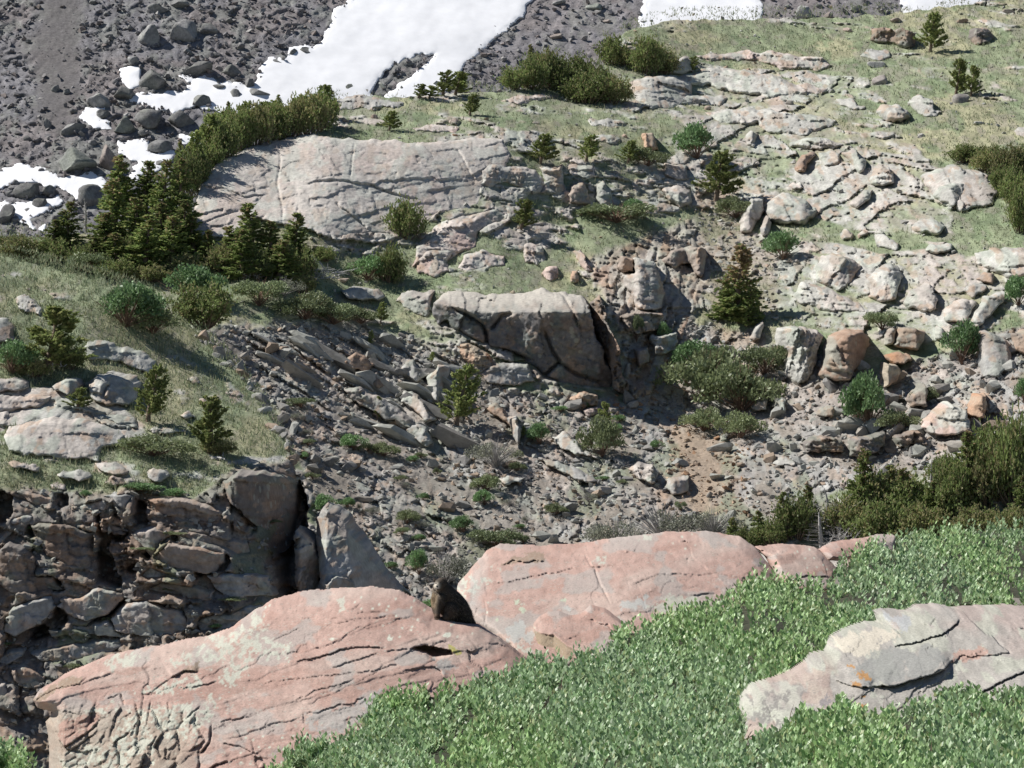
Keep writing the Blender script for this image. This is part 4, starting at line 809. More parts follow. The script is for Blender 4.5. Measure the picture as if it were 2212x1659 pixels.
    cd = mixc(np.broadcast_to(DIRT, x.shape + (3,)).copy(), TAN, tan * .8) * (1 + .22 * g2)[..., None]
    cs = mixc(mixc(rock_colour(x, z, 'grey', 62, rt), np.array((.26, .235, .215)), .5 * sstep(.3, .8, qt)), TAN, tan * .55)
    ct = mixc(cd, np.zeros(3), np.zeros_like(x)) * (1 - cover * (1 - .75 * dirt))[..., None] + cs * (cover * (1 - .75 * dirt))[..., None]
    turf = .75 * sstep(.25, .55, fbm(x * .7 + 4, z * .7, 4, 57)) * (1 - dirt)
    ct = mixc(ct, GRASS3 * .95, turf * .6)
    nest = .85 * sstep(.16, -.10, hr + .10 * g3 + .12 * fbm(x * .4, z * .6, 3, 59)) * rock      # turf lodged in the hollows between ledges
    cr = cr * (1 - nest)[..., None] + cg * nest[..., None]
    col = cg * (1 - rock)[..., None] + cr * rock[..., None]
    col = col * (1 - tal)[..., None] + ct * tal[..., None]
    cf = mixc(rock_colour(x, z, 'brown', 63, rf), np.array((.43, .41, .37)), .75 * sstep(.2, .8, qf))
    col = col * (1 - fin * .85)[..., None] + cf * (fin * .85)[..., None]
    cl = mixc(rock_colour(x, z, 'grey', 64, rl), np.array((.40, .385, .35)), .5 * sstep(.4, .9, ql))
    lk = lw * .85 * (1 - dirt)
    col = col * (1 - lk)[..., None] + cl * lk[..., None]
    ck = mixc(cd, TAN * .8, gul * .5)
    col = col * (1 - gul * .5)[..., None] + ck * (gul * .5)[..., None]
    return H, col, dict(rock=rock * (1 - fin) * (1 - tal) * (v < 730), grass=(1 - rock) * (1 - tal) * (1 - fin) * (1 - lw), talus=np.maximum(tal, .8 * gul) * (1 - .2 * dirt))
def hill_keep(u, v):
    return (v < 1330) & (u > -230) & (u < 2440) & (v < np.interp(u, [-200, 420, 520, 660, 720, 900, 1080, 1600, 1660, 2400], [740, 830, 960, 1240, 1330, 1330, 1260, 1200, 1240, 1260]))
terrain(HILL, "hillside", (-240, 2450), (-60, 1345), .0505, hill_detail, HILL_SKY, M_HILL, hill_keep)

CLIFFY = [(-300, 1060), (0, 1055), (250, 1062), (300, 1050), (420, 1075), (520, 1010), (640, 990), (720, 1100), (800, 1700), (-300, 1700)]
DARK_HOLLOWS = [(TN(p), d) for p, d in [  # one real recess; the other hollows are sunk to stand in for block shadows
    ([(850, 500), (890, 640), (900, 700), (1000, 730), (1110, 720), (1100, 800), (960, 760), (950, 860), (1000, 960), (1060, 1190), (960, 1160), (850, 1130), (840, 900), (860, 700)], 1.6), ([(1170, 400), (1240, 480), (1290, 640), (1180, 660), (1150, 560)], 1.2), ([(960, 430), (1000, 500), (1060, 600), (980, 580)], 1.0),
    ([(-40, 360), (90, 370), (130, 530), (60, 620), (-40, 640)], 1.4), ([(480, 380), (600, 370), (590, 480), (560, 510), (480, 490)], .9), ([(420, 1090), (520, 1110), (570, 1210), (470, 1210)], 1.0), ([(500, 1340), (600, 1420), (590, 1520), (440, 1560), (420, 1640), (240, 1650), (300, 1520), (440, 1440)], 1.3),
    ([(1105, 1250), (1000, 1390), (900, 1450), (860, 1440), (950, 1330)], 1.1), ([(1500, 720), (1540, 780), (1470, 770), (1300, 940), (1240, 900), (1330, 860), (1430, 760)], .9), ([(1950, 880), (2010, 960), (2000, 1030), (1880, 1060), (1700, 1080), (1940, 960)], .9), ([(0, 880), (60, 900), (100, 1010), (60, 1100), (0, 1150)], 1.1), ([(1030, 1050), (1180, 960), (1170, 1070), (1060, 1040)], .8),
    ([(1700, 1480), (1960, 1390), (1940, 1470), (1800, 1560), (1680, 1560)], .8), ([(240, 640), (290, 640), (310, 800), (240, 760)], .8), ([(2100, 560), (2230, 640), (2230, 720), (2120, 650)], .8)]]
def spur_detail(u, v, x, z):
    Fr = region(u, v, [([(-300, 860), (160, 840), (300, 900), (340, 980), (-300, 1000)], .62, 12), ([(-300, 985), (640, 990), (640, 1060), (-300, 1070)], .5, 12), ([(430, 690), (640, 960), (560, 980), (470, 800)], .3, 10)], .2)
    cl = sstep(-10, 10, poly_sdf(u, v, CLIFFY) + 8 * fbm(u / 30., v / 30., 3, 6))
    lay = x * .12 + z
    n = .7 * fbm(x * .3, lay * 1.1, 5, 121, .6) + .35 * fbm(x * 1.1, lay * 2.6, 4, 122)
    rock = sstep(-.12, .12, n + (Fr - .5) * 2.2) * (1 - cl)
    b1, r1, e1, q1 = jblocks(x, z, .8, 2.2, -.2, 131, (.4, -.5))
    b2, r2, e2, q2 = blocks(x, z, .3, 1.7, -.1, 132, (.3, -.45))
    bc, rc, ec, qc = jblocks(x, z, 1.25, 1.9, -.2, 133, (.45, -.5), gw=.03, groove=.25, skew=.25)
    hr = .12 + .24 * b1 + .12 * b2
    hg = .05 * fbm(x * 1.6, z * 2.4, 4, 142) + .035 * fbm(x * 8, z * 9, 3, 143)
    b5 = jblocks(x, z, .45, 2.0, -.15, 138, (.35, -.5), gw=.06, groove=.3)[0]
    hc = .26 + terrace(x, z, .95, .45, 136, -.12) + .68 * bc + .17 * b5 + .05 * b2 + .06 * fbm(x * 6, z * 6, 4, 144)
    H = mix(mix(hg, hr, rock), hc, cl)
    cleft = np.exp(-((u - np.interp(v, [1000, 1100, 1200, 1290], [640, 640, 622, 625])) / 26) ** 2) * sstep(1010, 1080, v)
    H = H - 2.2 * cleft
    wv = 5 * fbm(u / 16., v / 16., 3, 146)
    for pts, dep in DARK_HOLLOWS:
        H = H - .85 * dep * sstep(-2, 5, poly_sdf(u, v, pts) + wv)
    cr = rock_colour(x, z, 'pale', 161, r2)
    g1 = fbm(x * .35, z * .5, 4, 152); g2 = fbm(x * 3.2, z * 3.6, 3, 153); g3 = fbm(x * 1.3, z * 1.7, 4, 154)
    ridge = sstep(0, 60, v - interp_line(SPUR_SKY, u)) * sstep(210, 60, v - interp_line(SPUR_SKY, u))
    cg = mixc(np.broadcast_to(GRASS1, x.shape + (3,)).copy(), GRASS2, sstep(-.1, .5, g1 + .35 * ridge))
    cg = mixc(cg, GRASS3, .6 * sstep(.15, .5, g3 - .3 * ridge)); cg = cg * (1 + .28 * g2)[..., None]
    cg = mixc(cg, DIRT, .4 * sstep(.25, .6, fbm(x * 2.1, z * 2.6, 3, 158)))
    cc = mixc(rock_colour(x, z, 'dark', 162, rc), np.array((.33, .32, .285)), .4 * sstep(.45, .95, q2))
    cc = mixc(cc, GRASS3, .5 * sstep(.35, .6, fbm(x * .8, z * .8, 4, 159)))
    col = cg * (1 - rock)[..., None] + cr * rock[..., None]
    col = col * (1 - cl)[..., None] + cc * cl[..., None]
    return H, col, dict(grass=(1 - rock) * (1 - cl), talus=cl)
def spur_keep(u, v):
    return (u > -230) & (u < 900) & (v > 480) & (v < np.interp(u, [-200, 90, 500, 640, 900], [1690, 1690, 1480, 1380, 1360]))
terrain(SPUR, "spur", (-240, 900), (500, 1700), .043, spur_detail, SPUR_SKY, M_HILL, spur_keep)

SNOW = [
    ([(770, -60), (752, 10), (721, 21), (714, 58), (697, 85), (680, 99), (649, 96), (626, 103), (622, 130), (581, 126), (560, 147), (562, 176), (526, 186), (478, 185), (455, 167), (386, 164), (417, 181), (393, 195), (297, 202), (284, 215), (335, 236), (376, 243), (427, 226), (472, 238), (499, 250), (600, 262), (720, 275), (880, 250), (960, 200), (996, 150), (1009, 137), (1064, 89), (1125, 34), (1149, 0), (1190, -60)], "snowfield"),
    ([(263, 152), (283, 143), (300, 150), (297, 165), (302, 182), (280, 186), (266, 178)], "snow_patch"),
    ([(176, 255), (188, 236), (226, 236), (205, 253), (237, 263), (232, 273), (202, 273)], "snow_patch"),
    ([(258, 309), (318, 306), (322, 336), (375, 328), (360, 357), (304, 372), (287, 400), (283, 396), (290, 362), (306, 350), (262, 328)], "snow_patch"),
    ([(5, 366), (48, 355), (113, 369), (123, 385), (178, 383), (208, 379), (246, 407), (232, 416), (185, 414), (167, 428), (157, 417), (126, 407), (92, 392), (34, 396), (-40, 410), (-40, 385)], "snow_patch"),
    ([(22, 444), (103, 434), (126, 427), (128, 441), (82, 461), (62, 474), (74, 490), (100, 484), (94, 502), (66, 492), (41, 472), (-30, 455), (-30, 440)], "snow_patch"),
    ([(388, 291), (420, 289), (420, 297), (393, 305)], "snow_patch"),
    ([(1389, 10), (1416, -60), (1625, -60), (1640, 10), (1642, 70), (1378, 80)], "snow_patch"),
    ([(1945, -60), (1956, 30), (1960, 60), (2110, 50), (2140, -60)], "snow_patch"),
]
ISLE = [(941, 118), (925, 135), (879, 171), (850, 190), (825, 214), (799, 204), (815, 180), (831, 162), (855, 137), (905, 120)]
def scree_detail(u, v, x, z):
    b1, r1, e1, q1 = blocks(x, z, .9, 1.4, -.3, 231, (.3, -.4), tilt=1.2, gw=.1)
    b2, r2, e2, q2 = blocks(x, z, .42, 1.3, .3, 232, (.3, -.4), tilt=1.2, gw=.1)
    smooth = sstep(-30, 30, poly_sdf(u, v, [(70, -80), (170, -80), (180, 60), (165, 200), (130, 260), (85, 240), (80, 120)]) + 18 * fbm(u / 40., v / 40., 3, 9))
    rgt = sstep(1010, 1130, u)
    a = (1 - .85 * smooth) * (1 - .55 * rgt)
    H = a * (.17 * b1 + .14 * b2) + .4 * fbm(x * .08, z * .12, 3, 241) + .05 * fbm(x * 3, z * 3, 3, 242)
    for p_, n_ in SNOW: H = H - .45 * sstep(3, 12, poly_sdf(u, v, p_) * np.where(poly_sdf(u, v, ISLE) > -4, 0, 1))
    c0 = rock_colour(x, z, 'scree', 261, r2, 2.0)
    soil = np.array((.145, .136, .134))
    col = mixc(c0, soil, np.clip(smooth + .35 * sstep(.1, .5, fbm(x * .25, z * .3, 4, 243)), 0, 1) * .9)
    col = col * (1 + .28 * rgt)[..., None]
    col = mixc(col, np.array((.21, .185, .18)), .35 * rgt)
    return H, col, dict(talus=1 - .9 * smooth)
terrain(SCREE, "scree_slope", (-260, 2460), (-140, 640), .125, scree_detail, None, M_SCREE, lambda u, v: (v < np.interp(u, [-200, 440, 520, 760, 1000, 1400, 2400], [640, 600, 400, 300, 260, 150, 110])) & (v > -135))

# hidden valley floor joining the near ledge to the slopes
vx, vy = np.meshgrid(np.linspace(-120, 120, 61), np.linspace(6, 420, 70))
vz = -1.6 - .088 * np.minimum(vy, 130) + fbm(vx * .05, vy * .05, 4, 300) * .3
F, used = grid_faces(np.ones(vx.shape, bool))
add("valley_floor", mesh_np("valley_floor", np.stack([vx.ravel(), vy.ravel(), vz.ravel()], -1)[used], F, M_HILL, np.broadcast_to(DIRT * .8, (len(used), 3))), kind="structure")

# ------------------------------------------------------------------ snow lying on the scree
def snow(poly, name):
    P = np.asarray(poly, float)
    u0, v0 = P.min(0) - 6; u1, v1 = P.max(0) + 6
    cx, cz, cy = SCREE.xz(np.array([u0, u1, u0, u1]), np.array([v0, v0, v1, v1]))
    g = Grid(cx.min(), cx.max(), cz.min(), cz.max(), .085)
    yb = SCREE.base(g.X, g.Z); u, v = SCREE.uv(g.X, g.Z, yb)
    sd = poly_sdf(u, v, P) + 4.5 * fbm(u / 14., v / 14., 4, 71) + 4 * fbm(u / 45., v / 45., 3, 74) + (2.5 if name == 'snowfield' else 4.5)
    if name == "snowfield":
        sd = np.minimum(sd, -poly_sdf(u, v, ISLE) + 4.0 * fbm(u / 12., v / 12., 4, 72))
    # ragged edge rocks poking through
    low = SCREE.fg.look(SCREE.YF, g.X, g.Z)
    h = .18 * (1 - np.exp(-np.clip(sd, 0, None) / 6.)) + .06 * fbm(g.X * .4, g.Z * .5, 3, 73) + .4 * fbm(g.X * .08, g.Z * .12, 3, 241)
    y = yb - h - .08
    y = np.where(sd < 0, low + .25, y)
    F, used = grid_faces(sd > -2.2)
    V = np.stack([g.X.ravel()[used], y.ravel()[used], g.Z.ravel()[used]], -1)
    return add(name, mesh_np(name, V, F, M_SNOW), kind="structure")
for p, n in SNOW: snow(p, n)

# ================================================================== near red slabs
def TJ(p): return T4(0, 1244.2, p)
def TK(p): return T4(553, 1244.2, p)
def TL(p): return T4(972, 1107, p)
def TM(p): return T4(1538, 1244.2, p)
def TI(p): return [(1456 + x * .3418, 1092 + y * .3418) for x, y in p]
def spots(u, v, lst, n=0.35, f=9.0, seed=1):
    m = np.zeros(u.shape)
    wob = 1 + n * fbm(u / f, v / f, 4, seed)
    for cu, cv, ru, rv in lst:
        m = np.maximum(m, sstep(1.12, .88, np.sqrt(((u - cu) / ru) ** 2 + ((v - cv) / rv) ** 2) * wob))
    return m
def patches(u, v, polys, rag, f, seed, thr=(-.15, .15)):
    m = np.zeros(u.shape)
    for P in polys:
        s = np.clip(poly_sdf(u, v, P) / rag, -1.5, 1.0)
        m = np.maximum(m, sstep(thr[0], thr[1], s + fbm(u / f, v / f, 5, seed, .65) * 1.1 - .25))
    return m
RED = np.array((.452, .308, .257)); RED2 = np.array((.485, .368, .312)); RED3 = np.array((.395, .247, .199)); LICH = np.array((.50, .505, .42)); GREYL = np.array((.36, .36, .335)); BROWN = np.array((.27, .205, .145))
def red_base(u, v, x, z, seed):
    n1 = fbm(x * .9, z * 3.0 - x * .5, 4, seed + 1); n2 = fbm(x * 2.5, z * 9 - x * 1.6, 4, seed + 2); n3 = fbm(x * 22, z * 26, 3, seed + 3)
    c = np.broadcast_to(RED, u.shape + (3,)).copy()
    c = mixc(c, RED2, sstep(-.1, .5, n1)); c = mixc(c, RED3, .6 * sstep(.15, .6, n2)); c = c * (1 + .13 * n3)[..., None]
    c = mixc(c, GREYL * 1.05, .5 * sstep(.28, .5, fbm(x * 3.2, z * 6, 4, seed + 4)))
    # little white crusts and dark specks
    f1 = voronoi(x * 9, z * 11, seed + 5)[0]
    big = fbm(x * 1.5, z * 1.5, 3, seed + 6)
    c = mixc(c, LICH * 1.12, .9 * sstep(.13, .08, f1) * sstep(-.1, .2, big))
    f2 = voronoi(x * 16 + 3, z * 18, seed + 7)[0]
    c = mixc(c, np.array((.2, .17, .15)), .6 * sstep(.11, .07, f2) * sstep(.0, .3, -big))
    return c
L_LICH = [TJ([(1720, 560), (2000, 480), (2330, 420), (2330, 560), (2160, 760), (2080, 900), (1980, 940), (1900, 900), (1980, 760), (1860, 780), (1760, 700), (1600, 720), (1450, 740), (1560, 680)]),
          TJ([(1200, 990), (1400, 900), (1700, 820), (1880, 900), (1700, 950), (1500, 1000), (1300, 1010)]), TK([(0, 480), (120, 440), (170, 540), (300, 560), (300, 720), (100, 700), (0, 700)]), TK([(0, 300), (90, 320), (20, 460), (-100, 520)]),
          TJ([(1100, 1160), (1300, 1100), (1600, 1080), (1850, 1000), (1900, 1150), (1700, 1400), (1500, 1350), (1330, 1250), (1400, 1500), (1050, 1600), (1000, 1400)]), TJ([(560, 1560), (760, 1440), (1000, 1400), (1200, 1560), (1150, 1700), (620, 1720)]),
          TJ([(780, 1130), (1000, 1060), (1080, 1120), (900, 1180)]), TJ([(800, 700), (1200, 660), (1300, 690), (1000, 800)])]
def left_colour(u, v, x, z, r, s):
    c = red_base(u, v, x, z, s)
    low = sstep(470, 380, u) * sstep(1510, 1545, v)
    c = mixc(c, np.array((.36, .31, .245)), .75 * low)
    c = mixc(c, BROWN, .8 * patches(u, v, [TJ([(290, 1060), (420, 960), (600, 860), (780, 840), (720, 920), (560, 960), (380, 1090)]), TJ([(1560, 850), (1650, 760), (1745, 705), (1750, 790), (1640, 820)])], 5, 10, 5))  # underside of the lip and wedge end browned: shade put into the colour
    c = mixc(c, LICH, .9 * patches(u, v, L_LICH, 16, 11, 12) * sstep(-.45, .05, fbm(x * 30, z * 34, 3, 14)))
    c = mixc(c, RED3, .8 * patches(u, v, [TJ([(510, 1270), (640, 1190), (900, 1170), (880, 1240), (780, 1330), (610, 1440), (540, 1380)])], 6, 12, 6))
    c = mixc(c, GREYL * 1.1, .7 * patches(u, v, [TK([(440, 1160), (720, 1100), (960, 1020), (1080, 960), (1000, 1200), (800, 1300), (500, 1300)]), TK([(1540, 700), (1700, 660), (1760, 760), (1640, 830), (1560, 770)])], 12, 14, 7))
    c = mixc(c, LICH, .8 * patches(u, v, [TK([(700, 190), (770, 170), (780, 250), (810, 285), (740, 290), (730, 230)])], 4, 6, 8, (-.4, -.1)))
    c = mixc(c, np.array((.40, .37, .11)), .9 * patches(u, v, [TK([(1670, 570), (1720, 590), (1780, 640), (1740, 655), (1690, 620)])], 4, 6, 9, (-.5, -.2)))
    c = mixc(c, LICH * 1.2, spots(u, v, [(*TK([(1165, 520)])[0], 7, 4.5), (*TK([(1660, 485)])[0], 8, 5), (*TK([(675, 522)])[0], 5, 2.5), (*TJ([(885, 1550)])[0], 5, 4), (*TJ([(1355, 1580)])[0], 4, 5)]))
    return c
L_LINES = [(TK(p), w, d, r, f) for p, w, d, r, f in [
    ([(300, 730), (520, 690), (740, 620), (900, 600), (1050, 588), (1120, 600)], 1.36, 0.035, 0.041, 16), ([(1120, 632), (1220, 618), (1340, 608)], 1.28, 0.021, 0.022, 10),
    ([(660, 782), (800, 730), (950, 680), (1080, 645)], 1.28, 0.021, 0.026, 12), ([(-60, 912), (200, 890), (460, 858), (720, 830), (880, 800), (1020, 800), (1180, 747), (1350, 740)], 1.20, 0.017, 0.021, 10),
    ([(1250, 795), (1400, 770), (1560, 768), (1600, 800), (1630, 848)], 1.36, 0.025, 0.030, 12), ([(340, 1052), (460, 1000), (540, 960), (700, 930), (900, 855)], 1.20, 0.017, 0.022, 10),
    ([(430, 1152), (560, 1140), (720, 1090), (870, 1070), (890, 1030), (970, 1010)], 1.28, 0.021, 0.026, 12), ([(432, 1240), (430, 1152)], 1.28, 0.014, 0.022, 10), ([(1460, 990), (1500, 970), (1540, 900), (1530, 870)], 1.28, 0.021, 0.026, 12),
    ([(540, 355), (700, 345), (850, 352), (1000, 350), (1250, 325)], 1.20, 0.014, 0.022, 8), ([(550, 420), (700, 385), (1000, 356)], 1.12, 0.014, 0.015, 8), ([(410, 350), (520, 345)], 1.12, 0.014, 0.015, 8),
    ([(330, 300), (450, 260), (550, 245)], 1.20, 0.014, 0.013, 8), ([(790, 280), (860, 260), (930, 215)], 1.28, 0.021, 0.019, 8), ([(610, 190), (740, 145)], 1.28, 0.021, 0.022, 8), ([(150, 552), (330, 460), (420, 430)], 1.28, 0.021, 0.019, 8),
    ([(850, 312), (950, 300), (1100, 295), (1140, 308)], 1.20, 0.017, 0.022, 8), ([(1400, 292), (1470, 288), (1545, 302)], 1.20, 0.021, 0.022, 8), ([(1990, 572), (2100, 582), (2170, 612)], 1.36, 0.025, 0.026, 10), ([(1996, 630), (1992, 575)], 1.12, 0.014, 0.015, 8),
    ([(1260, 370), (1300, 430), (1400, 500), (1460, 580)], 1.60, 0.014, 0.000, 8), ([(1700, 640), (1800, 740), (1870, 850)], 1.28, 0.014, 0.000, 8), ([(-10, 1512), (60, 1545), (130, 1535)], 1.28, 0.021, 0.022, 9), ([(1500, 600), (1600, 545), (1650, 548)], 1.20, 0.014, 0.015, 8),
    ([(200, 1290), (100, 1250), (140, 1215)], 1.20, 0.014, 0.015, 8), ([(2120, 855), (2150, 790), (2180, 780)], 1.20, 0.014, 0.015, 8)]] + [(TJ(p), w, d, r, f) for p, w, d, r, f in [
    ([(1500, 862), (1620, 800), (1745, 800)], 1.76, 0.035, 0.083, 22), ([(300, 1078), (420, 990), (560, 940), (720, 912), (790, 850)], 1.76, 0.028, 0.053, 18), ([(1300, 1000), (1400, 930), (1500, 862)], 1.28, 0.021, 0.022, 9), ([(1560, 950), (1760, 925), (1910, 890)], 1.44, 0.028, 0.030, 10),
    ([(960, 1050), (1070, 985)], 1.28, 0.021, 0.022, 8), ([(1110, 1090), (1075, 980)], 1.92, 0.056, 0.022, 8), ([(1215, 1385), (1235, 1200), (1200, 1060)], 1.76, 0.049, 0.038, 12), ([(1305, 1230), (1330, 1060)], 1.44, 0.035, 0.030, 10), ([(1490, 1150), (1475, 1060)], 1.28, 0.028, 0.022, 8),
    ([(1760, 1505), (1840, 1400), (1852, 1250)], 1.92, 0.063, 0.053, 12), ([(1455, 1560), (1470, 1430)], 1.44, 0.035, 0.038, 9), ([(1330, 1560), (1340, 1430), (1400, 1330)], 1.44, 0.028, 0.022, 9), ([(530, 1385), (600, 1450), (780, 1340), (905, 1210)], 1.76, 0.035, 0.053, 16), ([(660, 1350), (680, 1200)], 1.12, 0.017, 0.000, 8),
    ([(1860, 1272), (1950, 1225), (2230, 1180)], 1.28, 0.021, 0.019, 9), ([(1640, 1200), (1760, 1090)], 1.36, 0.028, 0.022, 8), ([(1930, 1405), (2100, 1440), (2250, 1500)], 1.28, 0.021, 0.022, 9), ([(1800, 1655), (1900, 1592), (2010, 1570)], 2.08, 0.056, 0.045, 12), ([(1700, 1720), (1810, 1650)], 1.60, 0.035, 0.030, 10),
    ([(600, 1520), (720, 1430), (860, 1340)], 1.44, 0.035, 0.030, 10), ([(450, 1180), (520, 1140), (720, 1160), (760, 1060)], 1.12, 0.014, 0.015, 8), ([(1180, 1640), (1330, 1600)], 1.44, 0.028, 0.022, 9), ([(560, 1560), (620, 1640)], 1.60, 0.042, 0.038, 12), ([(400, 1190), (480, 1270), (560, 1400), (590, 1560)], 1.44, 0.028, 0.030, 12)]]
def left_extra(u, v, x, z):
    cav = sstep(-1.5, 3.5, poly_sdf(u, v + 1.2 * fbm(u / 8, v / 8, 3, 3), TK([(1345, 607), (1450, 578), (1560, 592), (1690, 618), (1704, 655), (1620, 675), (1530, 690), (1480, 655), (1400, 628)])))
    low = sstep(480, 400, u) * sstep(1500, 1550, v) * sstep(130, 160, u)
    b, r, e, q = blocks(x, z, .17, 1.3, 1.1, 901, (.4, -.2), gw=.2)
    b2, r2, e2, q2 = blocks(x, z, .055, 1.6, .6, 902, (.3, -.3), gw=.2)
    side = np.clip(150 - u, 0, 90) * .006 * sstep(1500, 1540, v)
    bed = fbm(x * 1.2, z * 26 - x * 4.5, 4, 911, .6)
    return terrace(x, z, .115, .020, 905) * (1 - low) + terrace(x, z, .05, .007, 907) * (1 - low) - .42 * cav + low * (.085 * b + .022 * b2) - side + .006 * bed * (1 - low) + .010 * fbm(x * 5, z * 8, 3, 912)
LEFT = [(70, 1512), (84, 1490), (112, 1474), (150, 1452), (230, 1420), (330, 1400), (430, 1381), (490, 1362), (540, 1326), (580, 1302), (640, 1284), (720, 1275), (800, 1271), (860, 1281), (905, 1300), (940, 1326), (985, 1343), (1030, 1351), (1075, 1380), (1110, 1403), (1140, 1430), (1150, 1500), (1000, 1590), (800, 1740), (104, 1740), (105, 1620), (96, 1560), (112, 1540), (80, 1530)]
outcrop(SLAB_L, LEFT, "long rounded red slab with lichen crust in the left foreground", H=.5, steep=.0, edge=42, amp=.05, size=.5, aniso=3.5, ang=.22, seed=5001, step=.0084, enoise=2.0, name="red_outcrop", lines=L_LINES, colour=left_colour, mat=M_RED, extra=left_extra, lean=(.1, -.25), groove=.1, gw=.06, fine=.5)

def right_colour(u, v, x, z, r, s):
    c = red_base(u, v, x, z, s)
    edge = sstep(1080, 1010, u)
    c = mixc(c, LICH * .98, .9 * sstep(-.45, .05, fbm(x * 30, z * 34, 3, 15)) * patches(u, v, [TL([(40, 640), (180, 530), (330, 540), (390, 560), (340, 640), (250, 660), (150, 760)]), TL([(360, 470), (430, 450), (430, 500), (370, 490)]), TL([(500, 1150), (600, 1100), (720, 1150), (740, 1220), (620, 1230)])], 10, 9, 12))
    c = mixc(c, GREYL * 1.15, .6 * edge * sstep(-.2, .3, fbm(x * 6, z * 6, 4, 7)))
    c = mixc(c, GREYL * 1.25, .85 * patches(u, v, [TL([(600, 1050), (690, 960), (720, 1000), (730, 1180), (640, 1120)]), TL([(480, 980), (600, 900), (690, 960), (600, 1100), (500, 1080)]), TL([(970, 800), (1040, 800), (1050, 840), (990, 830)]), TL([(1480, 760), (1700, 700), (1700, 800), (1450, 820)])], 10, 12, 9))
    c = mixc(c, BROWN, .75 * patches(u, v, [TL([(430, 445), (540, 380), (660, 350), (800, 340), (825, 400), (740, 410), (600, 415), (480, 445)])], 5, 10, 5, (-.5, -.2)))
    c = mixc(c, LICH, .85 * patches(u, v, [TL([(1250, 350), (1330, 360), (1320, 430), (1240, 420)]), TL([(1700, 800), (1880, 700), (2100, 690), (2200, 760), (2050, 860), (1800, 860)]), TL([(1540, 240), (1700, 200), (1820, 200), (1700, 240)])], 10, 9, 13))
    c = mixc(c, np.array((.47, .5, .38)), spots(u, v, [(*TL([(580, 752)])[0], 5, 4.5), (*TL([(975, 738)])[0], 6, 3), (*TL([(630, 822)])[0], 7, 5), (*TL([(405, 908)])[0], 3, 3)], .5, 5))
    return c
R_LINES = [(TL(p), w, d, r, f) for p, w, d, r, f in [
    ([(398, 592), (420, 600), (560, 570), (740, 530), (950, 490), (1190, 455)], 1.44, 0.028, 0.045, 18), ([(1190, 455), (1250, 470), (1450, 432)], 1.44, 0.028, 0.038, 12), ([(1465, 440), (1560, 422), (1665, 395)], 1.28, 0.021, 0.022, 10), ([(1150, 330), (1200, 420), (1250, 500), (1300, 620), (1385, 775)], 1.92, 0.077, 0.000, 8),
    ([(440, 446), (540, 410), (620, 412), (740, 408), (822, 410)], 1.60, 0.035, 0.098, 20), ([(1540, 612), (1650, 570), (1800, 520), (1900, 512), (2160, 520)], 1.36, 0.021, 0.034, 12), ([(1715, 630), (1720, 672), (1812, 685), (1830, 620), (1912, 570)], 1.20, 0.017, 0.019, 9), ([(1890, 630), (2030, 610), (2080, 635), (2140, 610)], 1.20, 0.014, 0.015, 8),
    ([(1730, 390), (1770, 350), (1795, 300)], 1.20, 0.017, 0.011, 8), ([(1880, 345), (1930, 360), (1995, 350)], 1.20, 0.014, 0.015, 8), ([(1900, 236), (2050, 252), (2150, 242)], 1.44, 0.028, 0.038, 10), ([(1690, 262), (1770, 262)], 1.20, 0.014, 0.015, 8), ([(290, 885), (480, 862), (720, 830), (880, 762), (1080, 735)], 1.12, 0.010, 0.011, 9),
    ([(410, 722), (680, 702)], 1.12, 0.010, 0.011, 8), ([(1370, 662), (1540, 600)], 1.12, 0.010, 0.011, 8), ([(1400, 310), (1470, 440), (1520, 560), (1560, 700)], 1.04, 0.011, 0.000, 8), ([(1600, 570), (1650, 720), (1720, 930)], 1.12, 0.014, 0.000, 8), ([(340, 660), (430, 625)], 1.20, 0.014, 0.022, 8), ([(300, 720), (320, 850), (290, 1000)], 1.60, 0.028, 0.022, 12),
    ([(2040, 410), (2040, 370)], 1.28, 0.021, 0.015, 8), ([(1900, 700), (2050, 705), (2250, 690)], 1.12, 0.014, 0.015, 8)]] + [(TI(p), w, d, r, f) for p, w, d, r, f in [
    ([(-20, 445), (160, 425), (260, 420), (400, 450), (560, 430)], 1.28, 0.017, 0.022, 9), ([(-20, 500), (120, 505)], 1.20, 0.014, 0.015, 8), ([(60, 552), (270, 550)], 1.28, 0.017, 0.022, 9), ([(0, 215), (100, 232), (215, 238)], 1.36, 0.021, 0.030, 9), ([(380, 385), (415, 345)], 1.20, 0.014, 0.015, 8), ([(230, 290), (400, 330), (560, 390)], 1.12, 0.010, 0.011, 8), ([(60, 330), (90, 320)], 1.44, 0.028, 0.022, 8)]]
RIGHT = [(985, 1300), (988, 1264), (1010, 1238), (1030, 1216), (1050, 1192), (1080, 1178), (1150, 1182), (1250, 1178), (1330, 1165), (1440, 1152), (1530, 1149), (1600, 1161), (1632, 1183), (1650, 1205), (1690, 1262), (1700, 1300), (1400, 1420), (1300, 1470), (1140, 1470), (1090, 1400), (1030, 1350), (1005, 1330)]
right_extra = lambda u, v, x, z: terrace(x, z, .14, .018, 925, .16) + terrace(x, z, .05, .006, 927, .16) + .006 * fbm(x * 1.2, z * 24 - x * 5, 4, 921, .6) + .010 * fbm(x * 5, z * 8, 3, 922) + .05 * blocks(x, z, .12, 1.3, 1.2, 923, gw=.2)[0] * sstep(1062, 1030, u)
outcrop(SLAB_R, RIGHT, "broad red slab behind and right of the marmot", H=.55, steep=0, edge=34, amp=.05, size=.6, aniso=3.5, ang=.18, seed=5101, step=.0088, enoise=1.6, name="red_outcrop", lines=R_LINES, colour=right_colour, mat=M_RED, lean=(.1, -.25), groove=.1, gw=.06, fine=.5, extra=right_extra)
